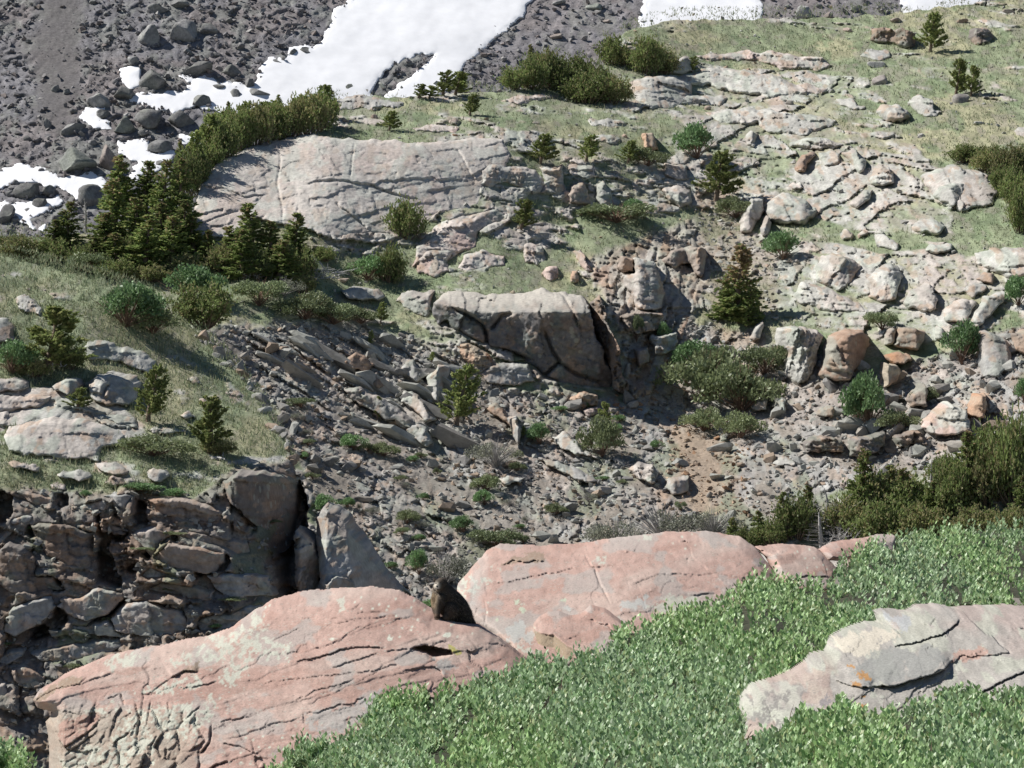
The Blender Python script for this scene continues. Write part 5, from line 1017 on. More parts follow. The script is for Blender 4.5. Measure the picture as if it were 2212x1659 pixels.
outcrop(SLAB_R, TI([(525, 270), (640, 252), (760, 250), (900, 270), (960, 322), (1030, 402), (1000, 560), (760, 560), (690, 500), (640, 430), (585, 330)]), "smaller red slab with a dark slit, right of the broad red slab", H=.5, steep=0, edge=22, amp=.04, size=.5, aniso=3, seed=5201, step=.0085, enoise=1.5, name="red_outcrop", colour=right_colour, mat=M_RED, lean=(.1, -.25), groove=.1,
        lines=[(TI([(540, 285), (610, 292), (720, 285)]), 2.2, .09, .03, 8), (TI([(700, 465), (800, 442), (980, 445)]), 1.8, .04, .05, 10)], extra=right_extra)
outcrop(SLAB_R, TI([(925, 285), (1000, 245), (1200, 212), (1300, 192), (1400, 190), (1400, 300), (1200, 330), (1050, 350), (970, 345)]), "lowest red rock hump at the shrub edge on the right", H=.45, steep=0, edge=16, amp=.05, size=.4, seed=5301, step=.009, enoise=1.5, name="red_outcrop", colour=right_colour, mat=M_RED, groove=.15, extra=right_extra)
BLK = [(700, 930), (760, 870), (850, 825), (940, 815), (1040, 850), (1120, 840), (1200, 770), (1330, 790), (1440, 870), (1535, 965), (1590, 1060), (1580, 1110), (1480, 1250), (1340, 1330), (1250, 1400), (1100, 1420), (930, 1420), (800, 1330), (740, 1180), (715, 1050)]
bl_u, bl_v = zip(*TL([(690, 980), (770, 1005), (890, 1015), (1000, 1110), (1200, 1200), (1340, 1300), (1600, 1400)]))
def blk_extra(u, v, x, z):
    d = v - np.interp(u, bl_u, bl_v)
    return -.0085 * np.clip(d, 0, 120) - .004 * np.clip(1168 - u, 0, 40) * sstep(1150, 1165, u) + .03 * np.exp(-((d + 3) / 5.) ** 2) + .008 * fbm(x * 9, z * 9, 4, 931)
def blk_colour(u, v, x, z, r, s):
    d = v - np.interp(u, bl_u, bl_v)
    c = red_base(u, v, x, z, s)
    c = mixc(c, np.array((.30, .235, .165)) * 1.1, sstep(-2, 3, d + 2 * fbm(u / 10, v / 10, 3, 2)) * sstep(1255, 1235, u + .35 * d))  # front below the edge turned olive brown, its shade put into the colour
    c = mixc(c, np.array((.46, .43, .13)), .9 * patches(u, v, [TL([(735, 1100), (755, 1110), (775, 1240), (762, 1250), (745, 1170)]), TL([(890, 1250), (940, 1240), (945, 1290), (900, 1300)])], 3, 5, 9, (-.6, -.3)))
    return c
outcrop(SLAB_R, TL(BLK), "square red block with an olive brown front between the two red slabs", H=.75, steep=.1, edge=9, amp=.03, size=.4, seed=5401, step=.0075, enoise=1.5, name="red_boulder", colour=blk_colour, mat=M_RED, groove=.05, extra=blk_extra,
        lines=[(TL([(1170, 880), (1260, 920), (1350, 930), (1400, 1000)]), 1.8, .03, .03, 9), (TL([(1510, 1000), (1570, 1100)]), 2.4, .08, .04, 8), (TL([(900, 1010), (1000, 1070), (1120, 1030)]), 1.4, .015, .01, 6)])

# ------------------------------------------------------------------ grey lichened rock at right
GROCK = TM([(250, 1520), (243, 1180), (258, 1080), (340, 968), (560, 900), (700, 838), (800, 770), (870, 695), (1000, 662), (1028, 600), (1040, 540), (1150, 480), (1300, 430), (1458, 402), (1428, 322), (1460, 305), (1580, 308), (1680, 322), (1790, 262), (1950, 256), (2100, 290), (2300, 280), (2500, 262), (3150, 290), (3150, 1000), (2500, 1120), (2200, 1180), (1500, 1320), (1000, 1360), (600, 1520)])
def g_colour(u, v, x, z, r, s):
    n1 = fbm(x * 1.5, z * 3, 4, 41); n2 = fbm(x * 7, z * 9, 4, 42); n3 = fbm(x * 25, z * 25, 3, 43)
    c = np.broadcast_to(np.array((.37, .345, .31)), u.shape + (3,)).copy()
    c = mixc(c, np.array((.40, .315, .28)), .7 * sstep(.0, .5, n1)); c = mixc(c, LICH * .85, .75 * sstep(.1, .4, n2)); c = c * (1 + .16 * n3)[..., None]
    left = sstep(1815, 1770, u) * sstep(1400, 1440, v)
    c = mixc(c, LICH * .95, .5 * left * sstep(-.3, .2, fbm(x * 12, z * 12, 4, 44)))
    c = mixc(c, np.array((.20, .185, .175)), .7 * left * sstep(.22, .36, fbm(x * 24, z * 30 - x * 10, 4, 45)))
    c = mixc(c, np.array((.42, .31, .26)), .6 * left * sstep(.1, .4, fbm(x * 9 + 4, z * 9, 4, 46)))
    c = mixc(c, np.array((.285, .285, .265)), .85 * patches(u, v, [TM([(1150, 700), (1300, 650), (1480, 590), (1800, 560), (1960, 620), (1980, 690), (1800, 780), (1500, 870), (1340, 900), (1180, 860)])], 12, 20, 6))
    c = mixc(c, np.array((.56, .51, .42)), .95 * patches(u, v, [TM([(1030, 600), (1060, 530), (1200, 470), (1470, 412), (1570, 492), (1400, 590), (1250, 655), (1100, 640)])], 8, 12, 8))
    c = mixc(c, np.array((.42, .43, .44)), .7 * patches(u, v, [TM([(1450, 320), (1600, 315), (1680, 340), (1700, 420), (1590, 450)])], 8, 12, 8))
    c = mixc(c, np.array((.42, .225, .085)), .95 * patches(u, v, [TM([(1190, 775), (1280, 780), (1305, 840), (1250, 835), (1200, 815)]), TM([(1150, 870), (1210, 860), (1220, 895), (1160, 895)]), TM([(1120, 735), (1180, 735), (1170, 760)]), TM([(1215, 1060), (1280, 1070), (1285, 1105), (1225, 1100)]), TM([(1240, 985), (1280, 985), (1275, 1000)])], 5, 6, 9, (-.5, -.15)))
    c = mixc(c, np.array((.22, .205, .21)), .8 * patches(u, v, [TM([(880, 1030), (960, 980), (1000, 1020), (980, 1090), (900, 1090)])], 6, 7, 10))
    c = mixc(c, np.array((.44, .28, .225)), .8 * patches(u, v, [[(2040, 1400), (2110, 1385), (2125, 1405), (2080, 1425), (2040, 1420)]], 8, 10, 11))
    return c
def g_extra(u, v, x, z):
    t = sstep(0, 60, u - 1790) * np.exp(-((v - np.interp(u, [1790, 1900, 2040], [1450, 1440, 1405])) / 45.) ** 2) * sstep(2060, 2000, u)
    lf = sstep(1650, 1600, u) * .25
    return terrace(x, z, .12, .020, 955, .3) + .26 * t - lf * sstep(1630, 1598, u) + .010 * fbm(x * 8, z * 12 - x * 5, 4, 951) + .006 * fbm(x * 20, z * 20, 3, 952)
outcrop(GREY, GROCK, "grey lichen spotted rock with orange patches among willows at right", H=.55, steep=0, edge=26, amp=.07, size=.5, aniso=2.5, ang=.3, seed=5501, step=.0064, enoise=2, name="lichened_rock", colour=g_colour, mat=M_FGREY, groove=.1, gw=.06, fine=.6, extra=g_extra,
        lines=[(TM([(1335, 912), (1500, 895), (1700, 835), (1900, 775), (2010, 705)]), 2.6, .10, .17, 26), (TM([(1020, 860), (1150, 905), (1330, 912)]), 1.8, .05, .09, 14), (TM([(1500, 575), (1700, 545), (1850, 492), (2000, 432), (2110, 330)]), 2.2, .07, .13, 18), (TM([(1580, 470), (1500, 400), (1430, 322)]), 2.0, .07, .03, 10),
               (TM([(440, 1050), (480, 1160), (530, 1280)]), 1.4, .03, 0), (TM([(2060, 720), (2150, 850), (2200, 900)]), 1.4, .02, 0), ([(2098, 1492), (2125, 1476), (2170, 1455), (2240, 1424)], 2.4, .08, .10, 16), (TM([(2560, 430), (2700, 410), (2850, 400)]), 1.6, .03, .03, 10), (TM([(1740, 400), (1830, 395), (1890, 330)]), 1.8, .04, .03, 8), (TM([(1520, 570), (1620, 550)]), 2, .05, .03, 8)])

# ================================================================== loose stones
def hull_rock(n, seed, sx=1.0, sy=.8, sz=.6, p=3.0):
    r = np.random.default_rng(seed)
    q = r.normal(size=(n, 3)); q /= (np.abs(q) ** p).sum(1, keepdims=True) ** (1 / p)
    q *= np.array((sx, sy, sz)) * r.uniform(.85, 1.05, (n, 1))
    bm = bmesh.new()
    for c in q: bm.verts.new(c)
    res = bmesh.ops.convex_hull(bm, input=bm.verts)
    bmesh.ops.delete(bm, geom=list({e for e in res["geom_interior"] + res["geom_unused"] if isinstance(e, bmesh.types.BMVert)}), context='VERTS')
    bmesh.ops.triangulate(bm, faces=bm.faces)
    bm.verts.index_update()
    V = np.array([v.co[:] for v in bm.verts]); F = np.array([[v.index for v in f.verts] for f in bm.faces])
    bm.free()
    return V * .5, F
def rot_random(n, r, upright=.5):
    """n rotation matrices: any heading, limited tilt"""
    a = r.uniform(0, 2 * np.pi, n); b = r.normal(0, upright, n); c = r.normal(0, upright, n)
    ca, sa, cb, sb, cc, sc = np.cos(a), np.sin(a), np.cos(b), np.sin(b), np.cos(c), np.sin(c)
    Rz = np.zeros((n, 3, 3)); Rz[:, 0, 0] = ca; Rz[:, 0, 1] = -sa; Rz[:, 1, 0] = sa; Rz[:, 1, 1] = ca; Rz[:, 2, 2] = 1
    Rx = np.zeros((n, 3, 3)); Rx[:, 0, 0] = 1; Rx[:, 1, 1] = cb; Rx[:, 1, 2] = -sb; Rx[:, 2, 1] = sb; Rx[:, 2, 2] = cb
    Ry = np.zeros((n, 3, 3)); Ry[:, 1, 1] = 1; Ry[:, 0, 0] = cc; Ry[:, 0, 2] = sc; Ry[:, 2, 0] = -sc; Ry[:, 2, 2] = cc
    return Ry @ Rx @ Rz
LOW = [hull_rock(9, 400 + i, 1, .8, .55) for i in range(8)]
def rubble(name, label, P, S, C, mat, seed, protos=LOW, tilt=.5, cat="rubble"):
    r = np.random.default_rng(seed)
    k = r.integers(0, len(protos), len(P)); R_ = rot_random(len(P), r, tilt)
    VV, FF, CC = [], [], []; off = 0
    for j, (v, f) in enumerate(protos):
        i = np.where(k == j)[0]
        if len(i) == 0: continue
        q = np.einsum('nij,vj->nvi', R_[i], v) * S[i][:, None, None] + P[i][:, None]
        VV.append(q.reshape(-1, 3)); FF.append((f[None] + (np.arange(len(i)) * len(v))[:, None, None] + off).reshape(-1, 3)); CC.append(np.repeat(C[i], len(v), 0))
        off += len(i) * len(v)
    return add(name, mesh_np(name, np.concatenate(VV), np.concatenate(FF), mat, np.concatenate(CC), smooth=False), kind="stuff", label=label, cat=cat)
def sample(land, weight, n, r, cond=None):
    """n random points on a finished hillside, picked by weight"""
    w = land.extra[weight].copy()
    u, v = land.uv(land.fg.X, land.fg.Z)
    if cond is not None: w = w * cond(u, v)
    w = w.ravel(); c = np.cumsum(w)
    i = np.searchsorted(c, r.random(n) * c[-1])
    s = land.fg.step
    x = land.fg.X.ravel()[i] + r.uniform(-s, s, n); z = land.fg.Z.ravel()[i] + r.uniform(-s, s, n)
    return np.stack([x, land.YF.ravel()[i], z], -1), u.ravel()[i], v.ravel()[i]
STONEC = np.array([(.33, .33, .305), (.385, .38, .345), (.28, .27, .25), (.355, .325, .285), (.24, .232, .22), (.405, .405, .36), (.34, .265, .20)])
SCREEC = np.array([(.195, .188, .192), (.235, .226, .222), (.16, .154, .158), (.285, .275, .265), (.225, .195, .182), (.36, .35, .335)])
r = np.random.default_rng(51)
vis = lambda u, v: (u > -60) & (u < 2272) & (v > -40) & (v < 1300)
P, pu, pv = sample(HILL, "talus", 13500, r, vis)
S = .055 + .32 * r.random(len(P)) ** 3.2
C = STONEC[r.integers(0, 7, len(P))] * r.uniform(.8, 1.15, (len(P), 1))
tn = ((pu > 1440) & (pu < 1620) & (pv > 900) & (pv < 1130)) | ((pu > 1320) & (pu < 1420) & (pv > 840) & (pv < 900))
C[tn] = C[tn] * np.array((1.05, .82, .66))
rubble("talus_rubble", "countless small broken stones covering the talus bowl", P, S, C, M_STONE, 52)
P, pu, pv = sample(HILL, "grass", 2000, r, lambda u, v: vis(u, v) & (v < 720))
S = .06 + .22 * r.random(len(P)) ** 3
C = STONEC[r.integers(0, 7, len(P))] * r.uniform(.9, 1.2, (len(P), 1))
rubble("turf_stones", "small pale stones strewn over the hillside turf", P, S, C, M_STONE, 53)
P, pu, pv = sample(HILL, "rock", 700, r, vis)
S = .08 + .36 * r.random(len(P)) ** 3
C = STONEC[r.choice(7, len(P), p=[.15, .25, .06, .18, .03, .25, .08])] * r.uniform(.95, 1.25, (len(P), 1))
rubble("ledge_stones", "pale broken stones lying among the rock ledges of the hillside", P, S, C, M_STONE, 56)
P, pu, pv = sample(SPUR, "talus", 1500, r, lambda u, v: (u > -40) & (u < 700) & (v > 1000) & (v < 1600))
S = .06 + .3 * r.random(len(P)) ** 3
C = STONEC[r.integers(0, 6, len(P))] * r.uniform(.7, 1.0, (len(P), 1))
rubble("cliff_rubble", "small broken stones lodged on the ledges of the left cliff", P, S, C, M_STONE, 54)
P, pu, pv = sample(SCREE, "talus", 9000, r, lambda u, v: (v > -30) & (v < 520) & (u < 1100))
P2, pu2, pv2 = sample(SCREE, "talus", 2200, r, lambda u, v: (v > -30) & (v < 230) & (u > 1000))
P = np.concatenate([P, P2]); pu = np.concatenate([pu, pu2]); pv = np.concatenate([pv, pv2])
S = .12 + .6 * r.random(len(P)) ** 4.5
# stones lie on the scree, few on snow
sn = np.zeros(len(P), bool)
for p_, n_ in SNOW: sn |= poly_sdf(pu, pv, p_) > 5
sn &= ~(poly_sdf(pu, pv, ISLE) > 0)
keep = ~sn | (r.random(len(P)) < .02)
P, S, pu = P[keep], S[keep], pu[keep]
C = SCREEC[r.choice(6, len(P), p=[.3, .22, .2, .12, .12, .04])] * r.uniform(.8, 1.15, (len(P), 1))
C[pu > 1010] *= 1.2
P[:, 1] -= .12
rubble("scree_rubble", "countless dark stones covering the scree slope", P, S, C, M_STONE, 55)

# individual loose rocks, the largest of the talus
MID = [mesh_np("loose_rock", *hull_rock(18, 700 + i, 1, .75, .55 + .04 * (i % 3), 3.5), M_STONE, None, smooth=False) for i in range(14)]
def paint(me, c):
    a = me.color_attributes.new("Col", 'FLOAT_COLOR', 'POINT')
    k = np.ones((len(me.vertices), 4), np.float32); k[:, :3] = c
    a.data.foreach_set("color", k.ravel())
for i, me in enumerate(MID): paint(me, STONEC[i % 7] * (1.0 if i < 7 else .85))
P, pu, pv = sample(HILL, "talus", 260, r, lambda u, v: (u > 0) & (u < 2212) & (v > 700) & (v < 1240) & (v < np.interp(u, [0, 640, 720, 900, 1080, 1600, 2212], [0, 1000, 1240, 1240, 1190, 1120, 960])))
for i in range(len(P)):
    s = float(.30 + .55 * r.random() ** 2.2)
    reg = "left wall of the talus bowl" if pu[i] < 1000 and pv[i] < 960 else ("floor of the talus bowl" if pu[i] < 1450 else ("boulder field on the right below the big brown boulder" if pu[i] > 1750 else "stony chute right of the central cliff"))
    add("loose_rock", MID[int(r.integers(0, 14))], label="loose angular rock lying on the " + reg, cat="rock", group="loose rocks on the " + reg,
        loc=P[i] + np.array((0, -.08, 0)), rot=(float(r.normal(0, .5)), float(r.normal(.2, .5)), float(r.uniform(0, 6.28))), scale=(s * float(r.uniform(.9, 1.5)), s, s * float(r.uniform(.6, 1.1))))

P, pu, pv = sample(HILL, "talus", 46, r, lambda u, v: (u > 1760) & (u < 2212) & (v > 690) & (v < 980))
for i in range(len(P)):
    s = float(.6 + .6 * r.random())
    add("loose_rock", MID[int(r.integers(0, 14))], label="large loose block in the boulder field below the tilted slabs on the right", cat="rock", group="large blocks of the right boulder field",
        loc=P[i] + np.array((0, -.15, 0)), rot=(float(r.normal(0, .4)), float(r.normal(.1, .4)), float(r.uniform(0, 6.28))), scale=(s * float(r.uniform(.9, 1.3)), s, s * float(r.uniform(.7, 1.1))))
for i, t in enumerate(np.linspace(0, 1, 34)):
    uu = 424 + 212 * t + float(r.normal(0, 5)); vv = interp_line(SPUR_SKY, uu) + float(r.uniform(-6, 16)); s = float(.22 + .45 * r.random() ** 2)
    add("loose_rock", MID[int(r.integers(0, 14))], label="broken rock along the right rim of the grassy left spur", cat="rock", group="rocks along the rim of the left spur",
        loc=SPUR.at(uu, vv) + np.array((0, -.05, 0)), rot=(float(r.normal(0, .5)), float(r.normal(.2, .5)), float(r.uniform(0, 6.28))), scale=(s * float(r.uniform(.9, 1.4)), s, s * float(r.uniform(.7, 1.3))))
PLATE = [mesh_np("tilted_plate", *hull_rock(16, 760 + i, 1, .6, .30, 5.0), M_STONE, None, smooth=False) for i in range(8)]
for i, me in enumerate(PLATE): paint(me, STONEC[[0, 1, 5, 3, 0, 2, 1, 5][i]])
for i in range(64):
    uu = float(r.uniform(570, 1010)); vv = float(r.uniform(715, 1000))
    if poly_sdf(np.array([uu]), np.array([vv]), [(540, 715), (760, 700), (1000, 790), (1100, 900), (1040, 990), (860, 950), (680, 880), (580, 800)])[0] < 0: continue
    s = float(.7 + 1.1 * r.random() ** 1.6)
    add("tilted_plate", PLATE[i % 8], label="slanting grey rock plate lying parallel to its neighbours on the left wall of the bowl", cat="rock", group="slanting plates on the bowl's left wall",
        loc=HILL.at(uu, vv) + np.array((0, -.12, 0)), rot=(float(r.normal(-.35, .25)), float(r.normal(.52, .12)), float(r.normal(0, .2))), scale=(s * float(r.uniform(1.0, 1.5)), s, s * float(r.uniform(.7, 1.1))))
# boulders with a shape of their own
def boulder_mesh(seed, sx, sy, sz, col, sub=3, cuts=11, rough=.06, mat=None):
    r = np.random.default_rng(seed)
    bm = bmesh.new(); bmesh.ops.create_icosphere(bm, subdivisions=sub, radius=1.0)
    V = np.array([v.co[:] for v in bm.verts]); bm.verts.index_update(); F = np.array([[v.index for v in f.verts] for f in bm.faces]); bm.free()
    for _ in range(cuts):
        n = r.normal(size=3); n /= np.linalg.norm(n); o = r.uniform(.45, .80)
        d = np.clip(V @ n - o, 0, None); V = V - d[:, None] * n
    nr = fbm(V[:, 0] * 1.6 + V[:, 1] * 1.1 + seed, V[:, 2] * 1.6 - V[:, 1] * .9, 4, seed % 97)
    V = V * (1 + rough * nr)[:, None] * np.array((sx, sy, sz))
    n2 = fbm(V[:, 0] / sx * 2 + V[:, 1] / sy, V[:, 2] / sz * 2 - V[:, 1] / sy, 4, seed % 89)
    C = np.asarray(col)[None] * (1 + .25 * n2)[:, None]
    C = C + np.array((.03, .035, .02)) * sstep(.1, .4, fbm(V[:, 0] * 3 / sx + 7, V[:, 2] * 3 / sz, 3, seed % 83))[:, None]
    return mesh_np("boulder", V, F, mat or M_SCREE, C, smooth=True)
def boulder(land, u, v, w, h, col, label, seed, group=None, mat=None, push=.3, tilt=0.0, sub=3):
    p = land.at(u, v); D = p[1]; a = w * .5 * K * D * 1.05; b = h * .5 * K * D * 1.08
    o = add("boulder", boulder_mesh(seed, a, (a + b) * .5, b, col, mat=mat, sub=sub), label=label, cat="boulder", group=group, loc=p + np.array((0, -push * (a + b) * .5, 0)), rot=(0, tilt, 0))
    return o
SB = [  # u, v, width, height, brightness, label
    (400, 72, 76, 62, 1.5, "largest pale grey boulder of the upper scree, right of its twin"), (331, 82, 60, 62, 1.35, "pale grey boulder touching the largest upper scree boulder on its left"), (453, 66, 40, 40, 1.2, "dark boulder close to the right of the largest upper scree boulder"),
    (340, 20, 56, 24, 1.3, "flat grey boulder at the top edge of the scree"), (388, 10, 44, 26, 1.1, "dark boulder at the top picture edge above the twin boulders"), (336, 176, 72, 58, .95, "dark wedge shaped boulder at the upper tip of the snow tongue"), (268, 205, 66, 36, .85, "low dark boulder left of the wedge shaped boulder"),
    (440, 222, 52, 50, .95, "peaked dark boulder standing in the snow tongue"), (325, 262, 66, 52, 1.05, "grey boulder in the middle of the boulder pile below the snow tongue"), (270, 277, 60, 48, 1.1, "greenish grey boulder on the left of the boulder pile"), (388, 262, 62, 56, .9, "dark angular boulder with deep shade on the right of the boulder pile"),
    (213, 222, 52, 50, 1.45, "pale triangular boulder left of the boulder pile"), (222, 250, 34, 28, 1.0, "small grey boulder at the small snow patch left of the pile"), (105, 272, 22, 36, 1.1, "upright stone standing alone on the left scree"), (155, 278, 64, 34, 1.15, "flat grey boulder right of the upright stone"),
    (165, 352, 98, 72, 1.05, "big greenish grey boulder half buried above the lower left snow"), (236, 350, 54, 84, 1.15, "tall brown grey boulder next to the big half buried boulder"), (345, 318, 56, 44, 1.0, "boulder between snow strips behind the left spruces"), (342, 357, 26, 20, .9, "small dark boulder under the snow strip boulder"),
    (62, 412, 68, 52, .85, "dark boulder sitting in the lower left snow"), (107, 416, 36, 34, .8, "small dark boulder right of the one in the lower left snow"), (14, 470, 40, 60, .8, "dark boulder at the left picture edge below the snow"), (200, 428, 84, 54, 1.0, "grey boulder below the lower left snow, behind the spruces"), (92, 442, 44, 32, .8, "dark boulder wedged between two lower left snow patches"),
    (556, 205, 62, 34, 1.0, "long dark boulder on the snow just left of the crest trees"), (508, 216, 30, 48, 1.0, "upright dark boulder left of the long one on the snow"), (430, 152, 86, 34, 1.0, "broad dark boulder at the upper edge of the snow tongue"), (500, 155, 46, 34, .95, "dark boulder on the right of the broad one at the snow tongue"), (473, 188, 34, 14, .8, "low dark stone lying on the snow tongue"),
    (600, 140, 40, 26, .95, "grey boulder at the left margin of the big snowfield"), (660, 112, 48, 26, 1.0, "light topped boulder jutting into the big snowfield"), (633, 115, 30, 24, .85, "dark boulder between two at the snowfield margin"), (540, 182, 36, 30, .85, "dark boulder at the narrow part of the snow"),
    (235, 78, 24, 20, 1.1, "round grey stone on the scree left of the twin boulders"), (122, 192, 26, 22, 1.1, "left of two small stones in the smooth gravel streak"), (146, 199, 24, 18, 1.0, "right of two small stones in the smooth gravel streak"), (85, 16, 16, 14, 1.0, "brown stone near the top left corner"), (204, 5, 22, 14, 1.1, "grey stone at the top edge left of the twins"),
    (60, 90, 16, 12, .9, "lone small boulder on the far left scree"), (290, 135, 34, 30, 1.3, "pale patch boulder under the twin boulders"), (405, 112, 26, 22, 1.2, "pale pointed stone below the largest upper boulder"), (310, 290, 30, 26, .9, "small dark boulder at the foot of the boulder pile"), (365, 225, 24, 12, .85, "small stone on the snow tongue left of the peaked boulder"), (495, 45, 22, 14, .9, "small dark boulder high on the scree by the snowfield"),
    (1736, 28, 42, 38, 1.75, "pale angular boulder on the scree strip between two snow patches"), (1286, 17, 40, 18, 1.6, "greenish flat boulder near the top edge right of the snowfield"), (1204, 80, 44, 13, 1.35, "thin reddish slab boulder on the right scree"), (1207, 6, 32, 16, 1.5, "grey boulder at the top edge right of the snowfield"), (1310, 47, 20, 11, 1.4, "small reddish boulder on the right scree above the crest pines"),
    (1163, 92, 14, 16, 1.6, "pale standing stone on right scree"), (1850, 20, 30, 22, 1.1, "dark boulder beside the top right snow patch"), (1790, 35, 26, 18, 1.2, "brown boulder at the crest below the scree strip"), (1625, 22, 18, 14, 1.0, "dark stone at the right end of the middle snow patch"),
]
for i, (u, v, w, h, b, lab) in enumerate(SB):
    c = np.array((.195, .193, .188)) * b
    if "red" in lab or "brown" in lab: c = c * np.array((1.12, .97, .9))
    if "green" in lab: c = c * np.array((.97, 1.03, .95))
    boulder(SCREE, u, v, w, h, c, lab, 8000 + i, tilt=float(r.normal(0, .15)), push=.35)
GB = [(470, 120, 14), (520, 100, 16), (420, 130, 13), (380, 190, 14), (300, 250, 18), (60, 300, 14), (20, 230, 12), (40, 340, 14), (130, 320, 14), (200, 310, 16), (560, 60, 12), (610, 40, 11), (650, 60, 13), (680, 70, 12), (230, 30, 12), (280, 60, 12), (160, 240, 13), (250, 180, 14), (220, 150, 12), (30, 160, 11),
      (420, 205, 12), (395, 180, 12), (575, 165, 14), (520, 130, 13), (455, 105, 12), (300, 110, 12), (90, 370, 12), (20, 420, 20), (35, 395, 14), (60, 460, 22), (20, 500, 16), (130, 470, 24), (1090, 130, 10), (1120, 110, 10), (1180, 40, 10), (1240, 60, 10), (1000, 170, 11), (1040, 140, 10), (1420, 30, 0), (1680, 30, 12), (1700, 15, 10), (1770, 12, 12)]
for i, (u, v, w) in enumerate(GB):
    if w: boulder(SCREE, u, v, w * 1.5, w * 1.1, np.array((.185, .18, .18)) * r.uniform(.8, 1.4), "one of the small dark boulders dotted over the scree slope", 8200 + i, group="small boulders on the scree", tilt=float(r.normal(0, .3)), sub=2)
HB = [(1905, 178, 52, 30, (.30, .27, .25), "dark boulder with sharp shadow on the upper right grass"), (2078, 218, 42, 42, (.27, .25, .23), "dark rounded boulder below the paired right hand pines"), (1935, 46, 30, 18, (.33, .27, .23), "reddish brown boulder near the top right snow patch"), (2078, 48, 26, 18, (.33, .25, .19), "brown boulder right of the top right pine"), (2112, 268, 30, 18, (.37, .36, .33), "grey boulder in grass at the right, below the dark rounded one"), (1892, 143, 44, 24, (.36, .35, .33), "grey brown boulder half sunk in upper right grass"),
      (1522, 160, 28, 24, (.42, .33, .28), "pinkish angular boulder on the long rock band"), (1617, 152, 14, 10, (.40, .28, .2), "small orange boulder in grass above the long rock band"), (1527, 236, 20, 14, (.42, .33, .27), "small brown boulder at the end of the short pale band"), (1830, 67, 24, 14, (.40, .32, .27), "reddish boulder in the turf below the scree strip"), (1988, 295, 22, 14, (.40, .38, .35), "small pale boulder right of the pale rounded boulder"), (2180, 28, 30, 14, (.25, .21, .18), "dark flat boulder near the top right corner"),
      (977, 265, 26, 20, (.30, .25, .21), "dark boulder on the grassy saddle left of the crest clump"), (982, 292, 14, 9, (.42, .28, .19), "orange stone at the top edge of the largest slab"), (810, 255, 18, 16, (.40, .31, .26), "pinkish boulder left on the grassy saddle"), (745, 260, 20, 14, (.36, .29, .24), "brown boulder above the left end of the saddle"), (1222, 217, 16, 11, (.40, .33, .27), "tan cobble under the crest pines"), (1350, 295, 16, 16, (.42, .32, .25), "tan cube of stone right of the saddle turf"),
      (1160, 267, 22, 10, (.42, .37, .32), "pale pink flat stone in the saddle turf"), (1106, 632, 14, 10, (.42, .35, .26), "tan stone on top of the central cliff"), (742, 607, 34, 13, (.42, .34, .28), "pinkish flat stone above the smooth pale ledge"), (1013, 520, 44, 34, (.36, .27, .22), "brown broken boulder on the pink tinted slab"), (820, 430, 26, 34, (.44, .40, .36), "pale block leaning against the largest slab"), (640, 545, 1, 1, (.4, .4, .4), "")]
for i, (u, v, w, h, c, lab) in enumerate(HB):
    if lab: boulder(HILL, u, v, w, h, c, lab, 8400 + i, mat=M_PALE, tilt=float(r.normal(0, .2)), push=.35)
PB = [(62, 627, 14, 12, (.26, .23, .2), "dark stone on the left spur turf, upper of three"), (97, 628, 9, 9, (.25, .22, .2), "small dark stone on spur turf, middle of three"), (118, 638, 10, 8, (.25, .22, .2), "dark stone on spur turf nearest the green shrub"), (235, 676, 24, 14, (.40, .38, .36), "grey stone at lower left of the spur shrub"), (62, 810, 22, 14, (.33, .32, .29), "grey round boulder under the twisted pine"), (7, 597, 12, 10, (.27, .25, .22), "dark stone at the left edge of the spur turf")]
for i, (u, v, w, h, c, lab) in enumerate(PB):
    boulder(SPUR, u, v, w, h, c, lab, 8500 + i, mat=M_PALE, sub=2)

# ================================================================== plants
def unit(a): return a / (np.linalg.norm(a, axis=-1, keepdims=True) + 1e-9)
def sprigs(P, A, L, Wd, r):
    """crossed slim blades along axis A"""
    n = len(P); A = unit(A)
    s1 = unit(np.cross(A, unit(r.normal(size=(n, 3))))); s2 = np.cross(A, s1)
    L = np.broadcast_to(L, n)[:, None]; Wd = np.broadcast_to(Wd, n)[:, None]
    q = []
    for s in (s1, s2):
        q.append(np.stack([P, P + A * L * .4 + s * Wd, P + A * L, P + A * L * .4 - s * Wd], 1))
    V = np.concatenate(q, 1).reshape(-1, 3)
    F = np.arange(n * 8).reshape(-1, 4)
    return V, F
def tube(pts, rad, sides=5):
    pts = np.asarray(pts, float); n = len(pts)
    t = unit(np.gradient(pts, axis=0)); up = np.array((.3, .9, .1))
    a = unit(np.cross(t, up)); b = np.cross(t, a)
    k = np.arange(sides) * 2 * np.pi / sides
    ring = pts[:, None] + np.asarray(rad)[:, None, None] * (np.cos(k)[None, :, None] * a[:, None] + np.sin(k)[None, :, None] * b[:, None])
    V = ring.reshape(-1, 3); F = []
    for i in range(n - 1):
        for j in range(sides):
            F.append((i * sides + j, i * sides + (j + 1) % sides, (i + 1) * sides + (j + 1) % sides, (i + 1) * sides + j))
    return V, np.array(F)
def join(parts):
    V = []; F = []; o = 0
    for v, f in parts:
        V.append(v); F.append(f + o); o += len(v)
    return np.concatenate(V), np.concatenate(F)
